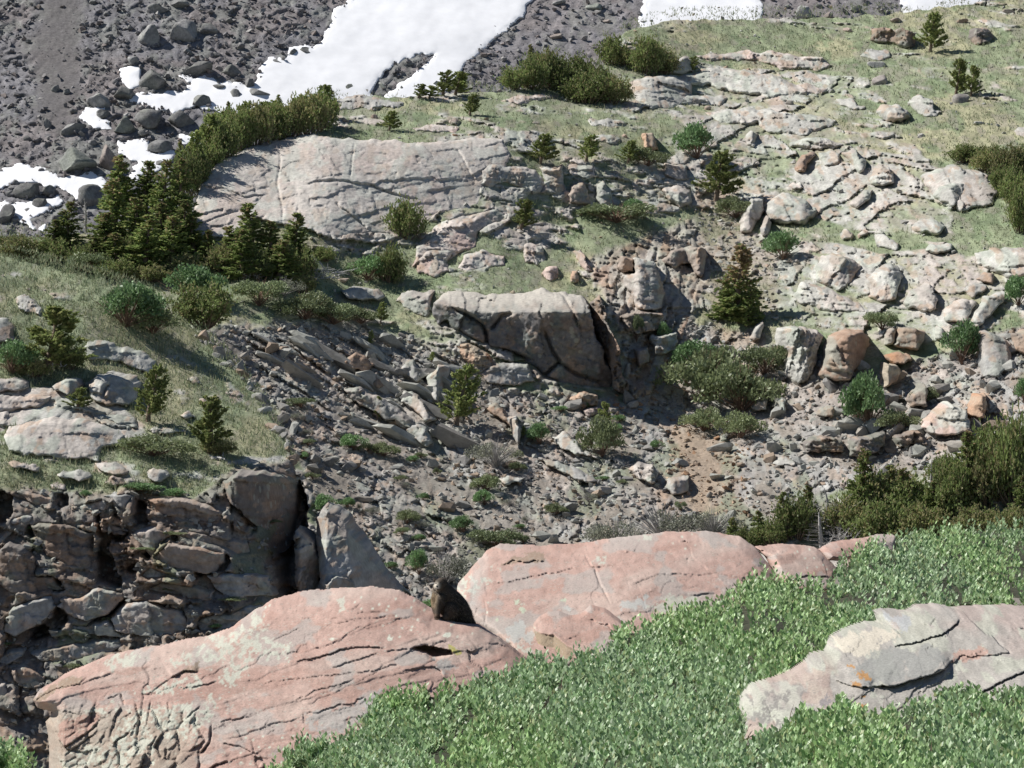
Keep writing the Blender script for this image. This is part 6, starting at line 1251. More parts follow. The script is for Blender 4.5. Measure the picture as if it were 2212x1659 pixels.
def conifer(kind, seed):
    """trunk mesh and crown mesh, one unit tall"""
    r = np.random.default_rng(seed)
    lean = r.normal(0, .05, 2); n = 9; tt = np.linspace(0, 1, n)
    if kind == 'pine': lean = np.array((.10, 0)) * r.uniform(.2, 1.4)
    tr = np.stack([lean[0] * tt ** 1.5 + .015 * np.sin(tt * 6 + seed), lean[1] * tt, tt * .97], -1)
    parts = [tube(tr, .032 * (1 - tt) ** .8 + .004, 6)]
    P, A, L, B = [], [], [], []
    nb = {'pine': 56, 'spruce': 110, 'dead': 60, 'brown': 110}[kind]
    for i in range(nb):
        t = (i + r.random()) / nb
        t = .05 + .94 * t if kind != 'pine' else .10 + .89 * t
        o = np.array([np.interp(t, tt, tr[:, k]) for k in range(3)])
        az = r.uniform(0, 2 * np.pi)
        if kind == 'pine':
            ln = (.30 * (1 - t) ** .55 * r.uniform(.45, 1.15) + .05); el = r.uniform(.1, .75) + .35 * t
            if math.cos(az) < -.2 and r.random() < .25: ln *= .6
        else:
            ln = (.27 * (1 - t) ** .8 * r.uniform(.7, 1.15) + .015); el = r.uniform(-.25, .2) + .5 * t * t
        d0 = np.array((math.cos(az) * math.cos(el), math.sin(az) * math.cos(el), math.sin(el)))
        m = 6; s = np.linspace(0, 1, m)
        bend = .25 if kind == 'pine' else (.12 if kind != 'dead' else .05)
        br = o + d0 * (s * ln)[:, None] + np.array((0, 0, 1.0)) * (bend * ln * s ** 2)[:, None]
        if kind in ('dead', 'pine') or i % 3 == 0: parts.append(tube(br[[0, 2, 5]], np.array((.009, .006, .002)) * (1 - .6 * t), 3))
        if kind == 'dead': continue
        npos = max(3, int(ln * (46 if kind == 'pine' else 44)))
        ss = r.uniform(.25 if kind == 'pine' else .12, 1.02, npos)
        for q in ss:
            p = np.array([np.interp(q, s, br[:, k]) for k in range(3)])
            for _ in range(6 if kind == 'pine' else 5):
                if kind == 'pine':
                    a = d0 * .7 + np.array((0, 0, .75)) + r.normal(0, .55, 3); l = r.uniform(.035, .065)
                else:
                    a = d0 + r.normal(0, .55, 3) * np.array((1, 1, .35)) + np.array((0, 0, .05)); l = r.uniform(.03, .058)
                P.append(p + r.normal(0, .010, 3)); A.append(a); L.append(l); B.append(t)
    tv, tf = join(parts)
    if kind == 'dead': return (tv, tf), None
    P = np.array(P); A = np.array(A); L = np.array(L); B = np.array(B)
    V, F = sprigs(P, A, L, L * (.25 if kind == 'pine' else .26), r)
    base = {'pine': (.27, .325, .125), 'spruce': (.235, .305, .11), 'brown': (.23, .29, .105)}[kind]
    C = np.array(base)[None] * r.uniform(.6, 1.5, (len(P), 1))
    yl = r.random(len(P)) < .22
    C[yl] = np.array((.42, .43, .19)) * r.uniform(.8, 1.2, (yl.sum(), 1))
    if kind in ('brown', 'spruce'):
        pb = (r.random(len(P)) < (.85 * sstep(.35, .7, B) if kind == 'brown' else .35 * sstep(.55, .95, B)))
        C[pb] = np.array((.42, .33, .20)) * r.uniform(.7, 1.25, (pb.sum(), 1))
    return (tv, tf), (V, F, np.repeat(C, 8, 0))
def dwarf(seed, brown=0.0):
    """low wind-clipped conifer mat: many stems, bushy foliage, width about 1.0, height about .5"""
    r = np.random.default_rng(seed); parts = []; P, A, L = [], [], []
    tops = []
    for i in range(30):
        az = r.uniform(0, 6.28); R_ = .46 * math.sqrt(r.random()); h = .5 * r.uniform(.6, 1.1) * (1 - (R_ / .56) ** 2) ** .5
        e = np.array((math.cos(az) * R_, math.sin(az) * R_, h)); s = np.linspace(0, 1, 5)[:, None]
        st = e * np.concatenate([s ** .8, s ** .8, s ** 1.5], 1)
        parts.append(tube(st, np.linspace(.014, .003, 5), 4)); tops.append(e)
        m = 46                                     # a bushy tuft around each stem end
        c = e * r.uniform(.55, 1.0, (m, 1)) + r.normal(0, 1, (m, 3)) * np.array((.062, .062, .05))
        c[:, 2] = np.maximum(c[:, 2], .01)
        for p in c:
            for _ in range(3):
                P.append(p + r.normal(0, .012, 3)); A.append((p - e * .6) * 3 + np.array((0, 0, .35)) + r.normal(0, .55, 3)); L.append(r.uniform(.03, .055))
    P = np.array(P); L = np.array(L)
    V, F = sprigs(P, np.array(A), L, L * .27, r)
    C = np.array((.25, .305, .12))[None] * r.uniform(.6, 1.5, (len(P), 1))
    yl = r.random(len(P)) < .18 + brown
    C[yl] = np.array((.42, .39, .21)) * r.uniform(.75, 1.2, (yl.sum(), 1))
    return join(parts), (V, F, np.repeat(C, 8, 0))
def leafy(seed, col, n=3200, size=.042, twigs=40, twigcol=None):
    """low deciduous shrub, width 1, height .5"""
    r = np.random.default_rng(seed); parts = []
    for i in range(twigs):
        az = r.uniform(0, 6.28); R_ = .47 * math.sqrt(r.random()); h = .5 * math.sqrt(max(.02, 1 - (R_ / .5) ** 2)) * r.uniform(.8, 1.08)
        e = np.array((math.cos(az) * R_, math.sin(az) * R_, h))
        s = np.linspace(0, 1, 4)[:, None]
        parts.append(tube(e * np.concatenate([s, s, s ** .8], 1) + r.normal(0, .006, (4, 3)), np.array((.007, .005, .004, .0015)), 3))
    d = unit(r.normal(size=(n, 3))); d[:, 2] = np.abs(d[:, 2])
    nl = 13; la = r.uniform(0, 6.28, nl); lr = .40 * np.sqrt(r.random(nl)); lc = np.stack([np.cos(la) * lr, np.sin(la) * lr, .30 * np.sqrt(np.clip(1 - (lr / .5) ** 2, .05, 1)) * r.uniform(.5, 1.15, nl)], -1)
    li = r.integers(0, nl, n); P = lc[li] + d * (r.random((n, 1)) ** .3) * r.uniform(.10, .20, nl)[li][:, None]
    P[:, 2] = np.abs(P[:, 2])
    A = d * .5 + r.normal(0, .7, (n, 3)) + np.array((0, 0, .3)); A = unit(A)
    s1 = unit(np.cross(A, r.normal(size=(n, 3)))); L = size * r.uniform(.7, 1.3, (n, 1))
    V = np.stack([P, P + A * L * .5 + s1 * L * .32, P + A * L, P + A * L * .5 - s1 * L * .32], 1).reshape(-1, 3)
    F = np.arange(n * 4).reshape(-1, 4)
    C = np.array(col)[None] * r.uniform(.65, 1.4, (n, 1)) * np.array((1, 1, 1))
    return join(parts), (V, F, np.repeat(C, 4, 0))
PROTO = {}
def proto(key, tr, cr, crown_mat, trunk_mat, crown_name="crown", trunk_name="trunk"):
    t = mesh_np(trunk_name, *tr, trunk_mat); c = mesh_np(crown_name, cr[0], cr[1], crown_mat, cr[2], smooth=False) if cr else None
    PROTO[key] = (t, c, trunk_name, crown_name)
for i in range(4): proto(('pine', i), *conifer('pine', 10 + i), M_NEEDLE, M_BARK)
for i in range(4): proto(('spruce', i), *conifer('spruce', 20 + i), M_NEEDLE, M_BARK)
proto(('brown', 0), *conifer('brown', 31), M_NEEDLE, M_BARK)
proto(('dead', 0), *conifer('dead', 32), M_NEEDLE, M_DEAD)
for i in range(3): proto(('dwarf', i), *dwarf(40 + i, .0 if i < 2 else .35), M_NEEDLE, M_BARK, "foliage", "stems")
proto(('shrub', 0), *leafy(50, (.25, .30, .16)), M_LEAF, M_TWIG, "leaves", "stems")
proto(('shrub', 1), *leafy(51, (.225, .265, .135)), M_LEAF, M_TWIG, "leaves", "stems")
proto(('green', 0), *leafy(52, (.20, .32, .14)), M_LEAF, M_TWIG, "leaves", "stems")
proto(('sage', 0), *leafy(53, (.235, .245, .185), 1500, .03, 90), M_LEAF, M_DEAD, "leaves", "stems")
ROT = np.random.default_rng(77)
def plant(land, kind, u, v, wpx, hpx, label, name, cat, group=None, sink_=.03, var=None, off=(0, 0, 0)):
    p = land.at(u, v); D = p[1]
    keys = [k for k in PROTO if k[0] == kind]
    t, c, tn, cn = PROTO[keys[int(ROT.integers(0, len(keys))) if var is None else var % len(keys)]]
    h = hpx * K * D; w = wpx * K * D
    wide = kind in ('dwarf', 'shrub', 'green', 'sage')
    if kind in ('shrub', 'green', 'sage'): w *= 1.18; h *= 1.15
    sx, sz = (w, h / .5) if wide else (w / .52, h)
    root = add(name, None, label=label, cat=cat, group=group, loc=p + np.array((0, -.05, -h * (.14 if kind == 'dwarf' else sink_))) + np.array(off), rot=(0, 0, float(ROT.uniform(0, 6.28)) if kind != 'pine' else float(ROT.uniform(-.7, .7))), scale=(sx, sx if wide else sx, sz))
    root.empty_display_size = .2
    add(tn, t, root)
    if c: add(cn, c, root)
    return root
# pines standing alone (u, v of the foot, width, height)
for u, v, w, h, lab in [
    (988, 918, 92, 128, "lone dark pine with shadow to its right, centre of the talus bowl"), (1545, 432, 92, 104, "round dark pine in the upper gully"), (2008, 112, 60, 84, "flagged pine on the skyline slope at top right"), (2066, 206, 54, 78, "left of two small pines on the right hand grass"), (2098, 208, 44, 66, "right of two small pines on the right hand grass"),
    (1166, 352, 66, 62, "left of three small pines in a row above the bench"), (1268, 347, 52, 56, "middle of three small pines in a row above the bench"), (1356, 352, 48, 48, "right of three small pines in a row above the bench"), (840, 282, 44, 42, "small pine on the left part of the saddle"), (1016, 249, 42, 46, "small bent pine on the saddle turf, pale trunk showing"),
    (1126, 497, 62, 66, "small pine on the flat pale slab right of the largest slab"), (822, 697, 28, 44, "little pine right of the smooth pale ledge"), (799, 746, 18, 32, "tiny pine on turf at the top of the bowl"), (932, 782, 16, 22, "tiny bush pine left of the lone dark pine"), (815, 906, 24, 50, "thin little pine on the long slanting plate"), (1301, 914, 36, 46, "small dark pine rising from an olive bush"), (1130, 945, 18, 24, "tiny pine between lone pine and orange blocks"),
    (1495, 156, 30, 34, "little pine beside the grey crest boulder"), (1440, 160, 30, 30, "low pine left of the grey crest boulder")]:
    plant(HILL, 'pine', u, v, w, h, lab, "pine_tree", "pine tree")
plant(HILL, 'brown', 1596, 694, 122, 172, "brown topped spruce standing in the gully right of the cliff", "spruce_tree", "spruce tree")
plant(HILL, 'spruce', 1570, 690, 60, 90, "dark green young spruce on the left foot of the brown topped spruce", "spruce_tree", "spruce tree")
plant(HILL, 'spruce', 1612, 704, 70, 80, "dark green young spruce at the right foot of the brown topped spruce", "spruce_tree", "spruce tree")
for u, v, w, h, lab in [(104, 800, 150, 138, "big twisted pine with bare lower trunk on the left spur"), (322, 910, 82, 120, "narrow pine leaning right on the left spur"), (452, 978, 96, 120, "lower pine of the spur, beside the bleached log"), (166, 884, 54, 46, "small bushy pine between pale slabs on the left spur")]:
    plant(SPUR, 'pine', u, v, w, h, lab, "pine_tree", "pine tree", var={104: 1, 322: 0, 452: 2, 166: 3}[u])
plant(SPUR, 'dwarf', 150, 795, 80, 55, "dark low branches right of the big twisted pine", "dwarf_pine", "pine shrub")
plant(SPUR, 'dwarf', 72, 812, 90, 40, "low green branches at the foot of the big twisted pine", "dwarf_pine", "pine shrub")
plant(SPUR, 'dwarf', 470, 980, 90, 34, "low green mat at the foot of the lower spur pine", "dwarf_pine", "pine shrub")
# clumps
ORD = "first second third fourth fifth sixth seventh eighth ninth tenth eleventh twelfth thirteenth fourteenth fifteenth sixteenth seventeenth eighteenth nineteenth twentieth twenty-first twenty-second twenty-third".split()
def clump(land, kind, name, cat, label, group, items):
    """a stand of trees told apart by their order from the left"""
    for i, it in enumerate(sorted(items)):
        k_ = float(ROT.uniform(.72, 1.22))
        plant(land, it[4] if len(it) > 4 else kind, it[0], it[1], it[2] * (.6 + .4 * k_), it[3] * k_, ORD[i] + " from the left, " + label, name, cat, group)
clump(HILL, 'dwarf', "dwarf_pine", "pine shrub", "dwarf conifer bordering the largest slab's upper left edge", "conifers above the largest slab",
      [(700, 275, 75, 79), (668, 287, 100, 84), (628, 292, 100, 81), (590, 300, 100, 91), (552, 310, 100, 86), (516, 322, 95, 91), (482, 342, 87, 91), (452, 368, 87, 93), (428, 398, 80, 100), (404, 424, 70, 100), (610, 270, 112, 60), (545, 285, 112, 72), (490, 305, 100, 72)])
clump(HILL, 'pine', "pine_tree", "pine tree", "ragged pine rising from the conifers above the largest slab", "ragged pines above the largest slab", [(445, 350, 66, 90), (520, 300, 70, 92), (565, 290, 66, 70), (640, 270, 70, 66), (690, 258, 60, 62), (412, 400, 60, 96), (590, 275, 50, 60)])
clump(HILL, 'spruce', "spruce_tree", "spruce tree", "slim spruce top above the largest slab", "spruce tops above the largest slab", [(478, 300, 36, 80), (385, 390, 36, 120), (712, 225, 30, 42), (605, 250, 30, 52), (495, 285, 26, 60)])
clump(HILL, 'spruce', "spruce_tree", "spruce tree", "spruce in the grove left of the largest slab", "spruces of the left grove",
      [(268, 470, 98, 132), (315, 470, 91, 123), (350, 490, 85, 132), (388, 500, 83, 134), (250, 520, 104, 123), (300, 530, 104, 134), (345, 540, 104, 134), (395, 545, 91, 112), (225, 540, 104, 112), (142, 528, 78, 107), (120, 540, 78, 73), (420, 560, 83, 89), (370, 575, 104, 100), (310, 580, 104, 100), (255, 575, 104, 100), (200, 570, 91, 78), (445, 575, 65, 78)])
clump(HILL, 'dwarf', "dwarf_pine", "pine shrub", "low conifer mat below the left grove", "low conifers under the left grove", [(40, 560, 110, 50), (110, 565, 100, 46), (180, 580, 90, 46), (250, 600, 100, 46), (330, 606, 110, 50), (400, 600, 100, 50), (10, 540, 80, 40), (290, 565, 90, 60)])
plant(HILL, 'dead', 187, 500, 44, 78, "bare grey dead spruce at the left grove", "dead_spruce", "dead tree")
plant(HILL, 'dead', 45, 545, 26, 50, "small bare dead spruce left of the grove", "dead_spruce", "dead tree")
clump(HILL, 'spruce', "spruce_tree", "spruce tree", "spruce in the clump below the largest slab", "spruces below the largest slab", [(505, 585, 93, 101), (545, 575, 98, 123), (588, 580, 98, 127), (630, 575, 93, 105), (528, 605, 104, 99), (600, 610, 104, 94), (655, 590, 78, 83)])
clump(HILL, 'dwarf', "dwarf_pine", "pine shrub", "dwarf conifer under the clump below the largest slab", "low conifers below the largest slab", [(490, 590, 90, 60), (560, 600, 100, 60), (640, 600, 100, 66), (700, 562, 60, 30), (650, 630, 80, 40)])
clump(HILL, 'dwarf', "dwarf_pine", "pine shrub", "dark dwarf pine in the crest clump right of the snowfield", "dwarf pines of the crest clump", [(1110, 192, 84, 70), (1150, 192, 90, 84), (1200, 190, 100, 88), (1250, 190, 100, 80), (1290, 200, 80, 60), (1180, 180, 90, 84), (1270, 222, 120, 60), (1325, 222, 90, 58), (1250, 215, 80, 30)])
clump(HILL, 'dwarf', "dwarf_pine", "pine shrub", "dark dwarf pine by the grey crest boulder", "dwarf pines by the grey crest boulder", [(1322, 138, 70, 56), (1350, 142, 70, 54), (1395, 160, 90, 74), (1432, 158, 90, 70), (1410, 150, 80, 66)])
clump(HILL, 'pine', "pine_tree", "pine tree", "small pine on the crest against the snowfield", "pines against the snowfield", [(905, 212, 44, 40), (958, 206, 56, 54), (985, 206, 66, 60), (928, 212, 40, 26)])
plant(HILL, 'spruce', 1148, 165, 30, 72, "slim spruce top at the left of the crest clump", "spruce_tree", "spruce tree")
for u, v, w, h, lab in [(874, 512, 104, 84, "round bushy pine in front of the largest slab's foot"), (842, 606, 86, 82, "bushy pine below the round one, above the smooth pale ledge"), (1240, 215, 10, 10, "")]:
    if lab: plant(HILL, 'dwarf', u, v, w, h, lab, "dwarf_pine", "pine shrub")
clump(HILL, 'dwarf', "dwarf_pine", "pine shrub", "brownish dwarf pine at the right picture edge", "dwarf pines at the right edge", [(2085, 350, 90, 36), (2135, 370, 100, 60), (2185, 390, 100, 84), (2195, 440, 80, 80), (2170, 420, 80, 60), (2205, 500, 70, 90), (2215, 350, 60, 44), (2140, 350, 90, 40)])
clump(HILL, 'dwarf', "dwarf_pine", "pine shrub", "bushy yellow green conifer in the lower right grove", "bushy conifers of the lower right grove",
      [(1830, 1150, 130, 110), (1880, 1120, 150, 120), (1930, 1110, 160, 120), (1975, 1120, 150, 120), (1900, 1180, 160, 90), (1990, 1170, 150, 100), (2060, 1120, 140, 130), (2130, 1090, 150, 150), (2195, 1080, 140, 160), (2110, 1170, 150, 110), (2185, 1175, 140, 110), (2050, 1040, 120, 90), (2150, 1010, 130, 90), (2205, 990, 110, 90), (1720, 1160, 110, 90), (1665, 1175, 100, 76), (1612, 1182, 90, 56)])
clump(HILL, 'spruce', "spruce_tree", "spruce tree", "slim spruce top in the lower right grove", "spruce tops of the lower right grove",
      [(1860, 1130, 80, 140), (1915, 1110, 84, 132), (1955, 1120, 80, 130), (1745, 1150, 66, 112), (1700, 1165, 60, 100), (1640, 1178, 52, 88), (2090, 1090, 90, 150), (2165, 1060, 90, 160), (2020, 1130, 80, 120), (1580, 1178, 40, 56), (2212, 1130, 80, 120)])
clump(HILL, 'dead', "dead_spruce", "dead tree", "bare dead spruce in the lower right grove", "dead spruces of the lower right grove", [(1745, 1165, 70, 80), (1790, 1150, 90, 90), (1815, 1175, 90, 80), (1775, 1185, 90, 70), (2075, 1030, 50, 60), (2010, 1060, 44, 70)])
# leafy shrubs
for kind, land, u, v, w, h, lab in [
    ('green', SPUR, 272, 705, 160, 88, "rounded green willow shrub on the ridge of the left spur"), ('shrub', SPUR, 330, 720, 120, 60, "olive shrub at the lower right of the ridge willow"), ('dwarf', SPUR, 445, 700, 170, 92, "spreading dark juniper like shrub right of the ridge willow"), ('shrub', SPUR, 335, 985, 150, 46, "low grey green shrub left of the lower spur pine"),
    ('green', SPUR, 25, 806, 110, 66, "green shrub at the left picture edge beside the twisted pine"), ('green', SPUR, 378, 1078, 62, 22, "green grass tuft shrub on the lip of the left cliff"), ('green', SPUR, 300, 1062, 110, 18, "low green strip of plants above the left cliff"),
    ('green', HILL, 410, 650, 150, 72, "green willow shrub behind the spur ridge"), ('shrub', HILL, 190, 590, 90, 46, "pale green shrub left behind the spur ridge"), ('shrub', HILL, 560, 660, 110, 56, "grey green shrub below the spruces right of the spur"), ('shrub', HILL, 660, 690, 120, 60, "olive shrub above the top of the bowl"), ('shrub', HILL, 720, 700, 100, 46, "olive shrub left of the little pine by the smooth ledge"), ('shrub', HILL, 780, 698, 70, 34, "low shrub touching the little pine by the smooth ledge"), ('green', HILL, 795, 606, 90, 50, "green shrub left of the bushy pine above the smooth ledge"), ('sage', HILL, 610, 640, 90, 40, "twiggy grey shrub under the spruces right of the spur"),
    ('green', HILL, 1506, 342, 96, 72, "green shrub in the upper gully, left of the round dark pine"), ('shrub', HILL, 1400, 358, 80, 40, "green shrub right of the row of three small pines"), ('shrub', HILL, 1330, 480, 160, 42, "low spreading shrub on the bench turf"), ('green', HILL, 1362, 466, 66, 34, "bright green shrub at the back of the bench turf"), ('shrub', HILL, 1590, 470, 80, 46, "shrub just below the round dark pine"), ('green', HILL, 1692, 560, 92, 58, "dark green shrub below the smooth pale dome"),
    ('shrub', HILL, 1530, 860, 190, 110, "large olive green shrub in the lower gully"), ('shrub', HILL, 1600, 890, 160, 100, "right half of the large olive shrub patch in the lower gully"), ('green', HILL, 1510, 800, 120, 60, "greener shrub on top of the large olive shrub patch"), ('shrub', HILL, 1650, 810, 100, 66, "yellowish shrub right above the large olive shrub patch"), ('shrub', HILL, 1600, 945, 100, 56, "shrub at the bottom of the lower gully patch"), ('shrub', HILL, 1520, 930, 90, 50, "twiggy shrub at lower left of the gully patch"),
    ('green', HILL, 1878, 925, 116, 112, "bright green bush among the right hand boulders"), ('green', HILL, 1850, 905, 60, 40, "left arm of the bright green bush among the boulders"), ('shrub', HILL, 1940, 930, 90, 44, "yellow flecked shrub at the right of the bright green bush"), ('green', HILL, 2078, 785, 90, 86, "green shrub patch beside the smooth grey slab"), ('shrub', HILL, 1905, 712, 70, 40, "yellowish shrub above the brown topped block"), ('green', HILL, 2200, 660, 66, 60, "green shrub at the right edge right of the tilted slabs"), ('shrub', HILL, 2000, 870, 60, 34, "small shrub between right hand boulders"),
    ('shrub', HILL, 1300, 985, 92, 86, "olive bush below the small dark pine in the bowl"), ('green', HILL, 1165, 960, 56, 44, "small green bush left of the olive bush in the bowl"), ('sage', HILL, 1070, 1008, 116, 58, "grey green round shrub in the middle of the bowl"), ('shrub', HILL, 1050, 1060, 60, 36, "small green shrub under the grey green round shrub"), ('green', HILL, 1047, 1090, 50, 30, "dark green tuft left of the bowl's bottom"), ('shrub', HILL, 1200, 1112, 50, 26, "yellow green tuft at the bowl's bottom"),
    ('sage', HILL, 962, 1262, 100, 72, "grey green bush right behind the marmot's head"), ('green', HILL, 905, 1240, 50, 50, "dark green bush left behind the marmot"), ('shrub', HILL, 1075, 1182, 110, 40, "olive shrub just above the left end of the broad red slab"), ('sage', HILL, 1330, 1180, 140, 60, "grey twiggy brush behind the broad red slab"), ('sage', HILL, 1430, 1165, 160, 70, "pale twiggy brush behind the middle of the broad red slab"), ('sage', HILL, 1540, 1160, 130, 60, "pale twiggy brush left of the lower right grove"), ('green', HILL, 930, 1320, 60, 24, "bright green tuft at the notch left of the marmot"),
    ('shrub', HILL, 650, 880, 60, 22, "low green plants at the left edge of the bowl"), ('green', HILL, 760, 970, 60, 30, "dark green plants on the upper bowl floor"), ('shrub', HILL, 830, 985, 60, 30, "olive tuft on the upper bowl floor"), ('green', HILL, 700, 1110, 50, 40, "green plants on the shoulder left of the spire"), ('shrub', HILL, 880, 1130, 50, 30, "olive tuft in the bowl right of the spire"), ('green', HILL, 1000, 1150, 60, 34, "green tuft in the lower bowl"), ('shrub', HILL, 1375, 735, 30, 56, "green shrub in a crack right of the central cliff"), ('green', HILL, 1430, 750, 40, 50, "green shrub on the stair ledges beside the cliff"), ('green', HILL, 2212, 870, 40, 50, "shrub at the right edge among boulders")]:
    plant(land, kind, u, v, w, h, lab, "leafy_shrub" if kind != 'dwarf' else "juniper_shrub", "shrub")
rr = np.random.default_rng(88)
P, pu, pv = sample(HILL, "talus", 60, rr, lambda u, v: (u > 640) & (u < 1500) & (v > 860) & (v < 1230))
for i in range(len(P)):
    plant(HILL, ('shrub', 'green', 'sage')[i % 3], pu[i], pv[i], float(rr.uniform(16, 40)), float(rr.uniform(9, 20)), "tiny tuft of greenery among the stones of the talus bowl", "leafy_tuft", "plant", "tufts in the talus bowl")
P, pu, pv = sample(SPUR, "talus", 16, rr, lambda u, v: (u > 0) & (u < 600) & (v > 1060) & (v < 1500))
for i in range(len(P)):
    plant(SPUR, ('shrub', 'green')[i % 2], pu[i], pv[i], float(rr.uniform(24, 60)), float(rr.uniform(8, 16)), "tiny tuft of greenery on the ledges of the left cliff", "leafy_tuft", "plant", "tufts on the left cliff")

# turf blades
def turf(land, n, seed, name, label, cond):
    r = np.random.default_rng(seed)
    P, pu, pv = sample(land, "grass", n, r, cond)
    k = 3; P = np.repeat(P, k, 0) + r.normal(0, .03, (n * k, 3)); m = len(P)
    h = r.uniform(.05, .13, (m, 1)); w = r.uniform(.010, .022, (m, 1))
    a = r.uniform(0, 6.28, m); s = np.stack([np.cos(a), np.sin(a), 0 * a], -1); top = np.array((0, 0, 1.)) + r.normal(0, .45, (m, 3))
    V = np.stack([P - s * w, P + s * w, P + top * h], 1).reshape(-1, 3); V[:, 1] -= .03
    C = np.where((r.random((m, 1)) < .35), GRASS2 * 1.15, GRASS1 * 1.05) * r.uniform(.65, 1.35, (m, 1))
    g = (r.random(m) < .25); C[g] = GRASS3 * 1.1
    add(name, mesh_np(name, V, np.arange(m * 3).reshape(-1, 3), M_GRASS, np.repeat(C, 3, 0), smooth=False), kind="stuff", label=label, cat="grass")
turf(HILL, 26000, 91, "hillside_grass", "dry grey green turf between the rocks of the hillside", lambda u, v: vis(u, v) & (v < 740))
turf(SPUR, 13000, 92, "spur_grass", "dry yellow green turf covering the left spur", lambda u, v: (u > -40) & (v < 1110))

# dead wood
def twigs(name, land, u, v, w, h, n, label, mat, seed, thick=.02, cat="dead wood"):
    r = np.random.default_rng(seed); p = land.at(u, v); s = K * p[1]; parts = []
    for i in range(n):
        b = np.array((r.uniform(-.5, .5) * w, r.uniform(-.3, .3) * w * .4, r.uniform(0, .5) * h)) * s
        d = unit(np.array((r.normal(0, 1), r.normal(0, .4), r.normal(.35, .5)))) * r.uniform(.2, .6) * w * s
        t = np.linspace(0, 1, 5)[:, None]
        c = b + d * t + r.normal(0, .05, 3) * w * s * t ** 2 + r.normal(0, .012 * w * s, (5, 3))
        c[:, 2] = np.clip(c[:, 2], 0, 1.1 * h * s)
        parts.append(tube(c, np.linspace(thick, thick * .25, 5) * r.uniform(.6, 1.3), 4))
    return add(name, mesh_np(name, *join(parts), mat), label=label, cat=cat, loc=p + np.array((0, -.15, 0)))
twigs("driftwood", SPUR, 468, 992, 40, 14, 7, "bleached white dead branch lying on the spur turf", M_SILVER, 1, .035)
twigs("fallen_branch", HILL, 700, 602, 70, 34, 46, "tangle of silver dead branches right of the lower spruces", M_SILVER, 2, .018)
twigs("fallen_log", HILL, 645, 628, 44, 10, 4, "white dead log under the lower spruces", M_SILVER, 3, .06)
twigs("fallen_branch", HILL, 1762, 1150, 120, 90, 120, "large tangle of grey dead branches in the lower right grove", M_DEAD, 4, .018)
twigs("fallen_branch", HILL, 1830, 1185, 90, 60, 70, "grey dead branches at the foot of the lower right grove", M_DEAD, 5, .016)
twigs("fallen_branch", HILL, 2120, 1050, 60, 50, 40, "grey dead twigs between spruces near the right edge", M_DEAD, 6, .014)
twigs("fallen_branch", HILL, 560, 605, 60, 40, 30, "grey dead twigs at the foot of the spruces below the largest slab", M_DEAD, 7, .014)
twigs("fallen_branch", SPUR, 105, 795, 70, 16, 12, "pale bare roots under the big twisted pine", M_SILVER, 8, .025)

# ================================================================== willow thicket in the foreground
THK = [(575, 1740), (592, 1659), (640, 1615), (700, 1605), (775, 1590), (800, 1530), (880, 1492), (1000, 1484), (1105, 1455), (1150, 1425), (1210, 1434), (1310, 1404), (1325, 1362), (1420, 1336), (1500, 1312), (1560, 1302), (1600, 1270), (1650, 1240), (1700, 1264), (1800, 1258), (1812, 1216), (1880, 1172), (1950, 1158), (2130, 1138), (2300, 1120), (2520, 1110), (2520, 1790), (575, 1790)]
GVIS = GROCK[:24] + TM([(3150, 890), (2500, 985), (2300, 960), (2100, 960), (1900, 1005), (1620, 1050), (1500, 1205), (1300, 1200), (1080, 1060), (1000, 1160), (730, 1200), (600, 1340), (250, 1480)])
def canopy(x, z):
    f1 = voronoi(x / .50, z / .23, 601)[0]; f2 = voronoi(x / .17 + 5, z / .09, 602)[0]
    return .78 * (1 - f1) + .32 * (1 - f2) + .26 * fbm(x * .9, z * 1.6, 3, 603) - .3
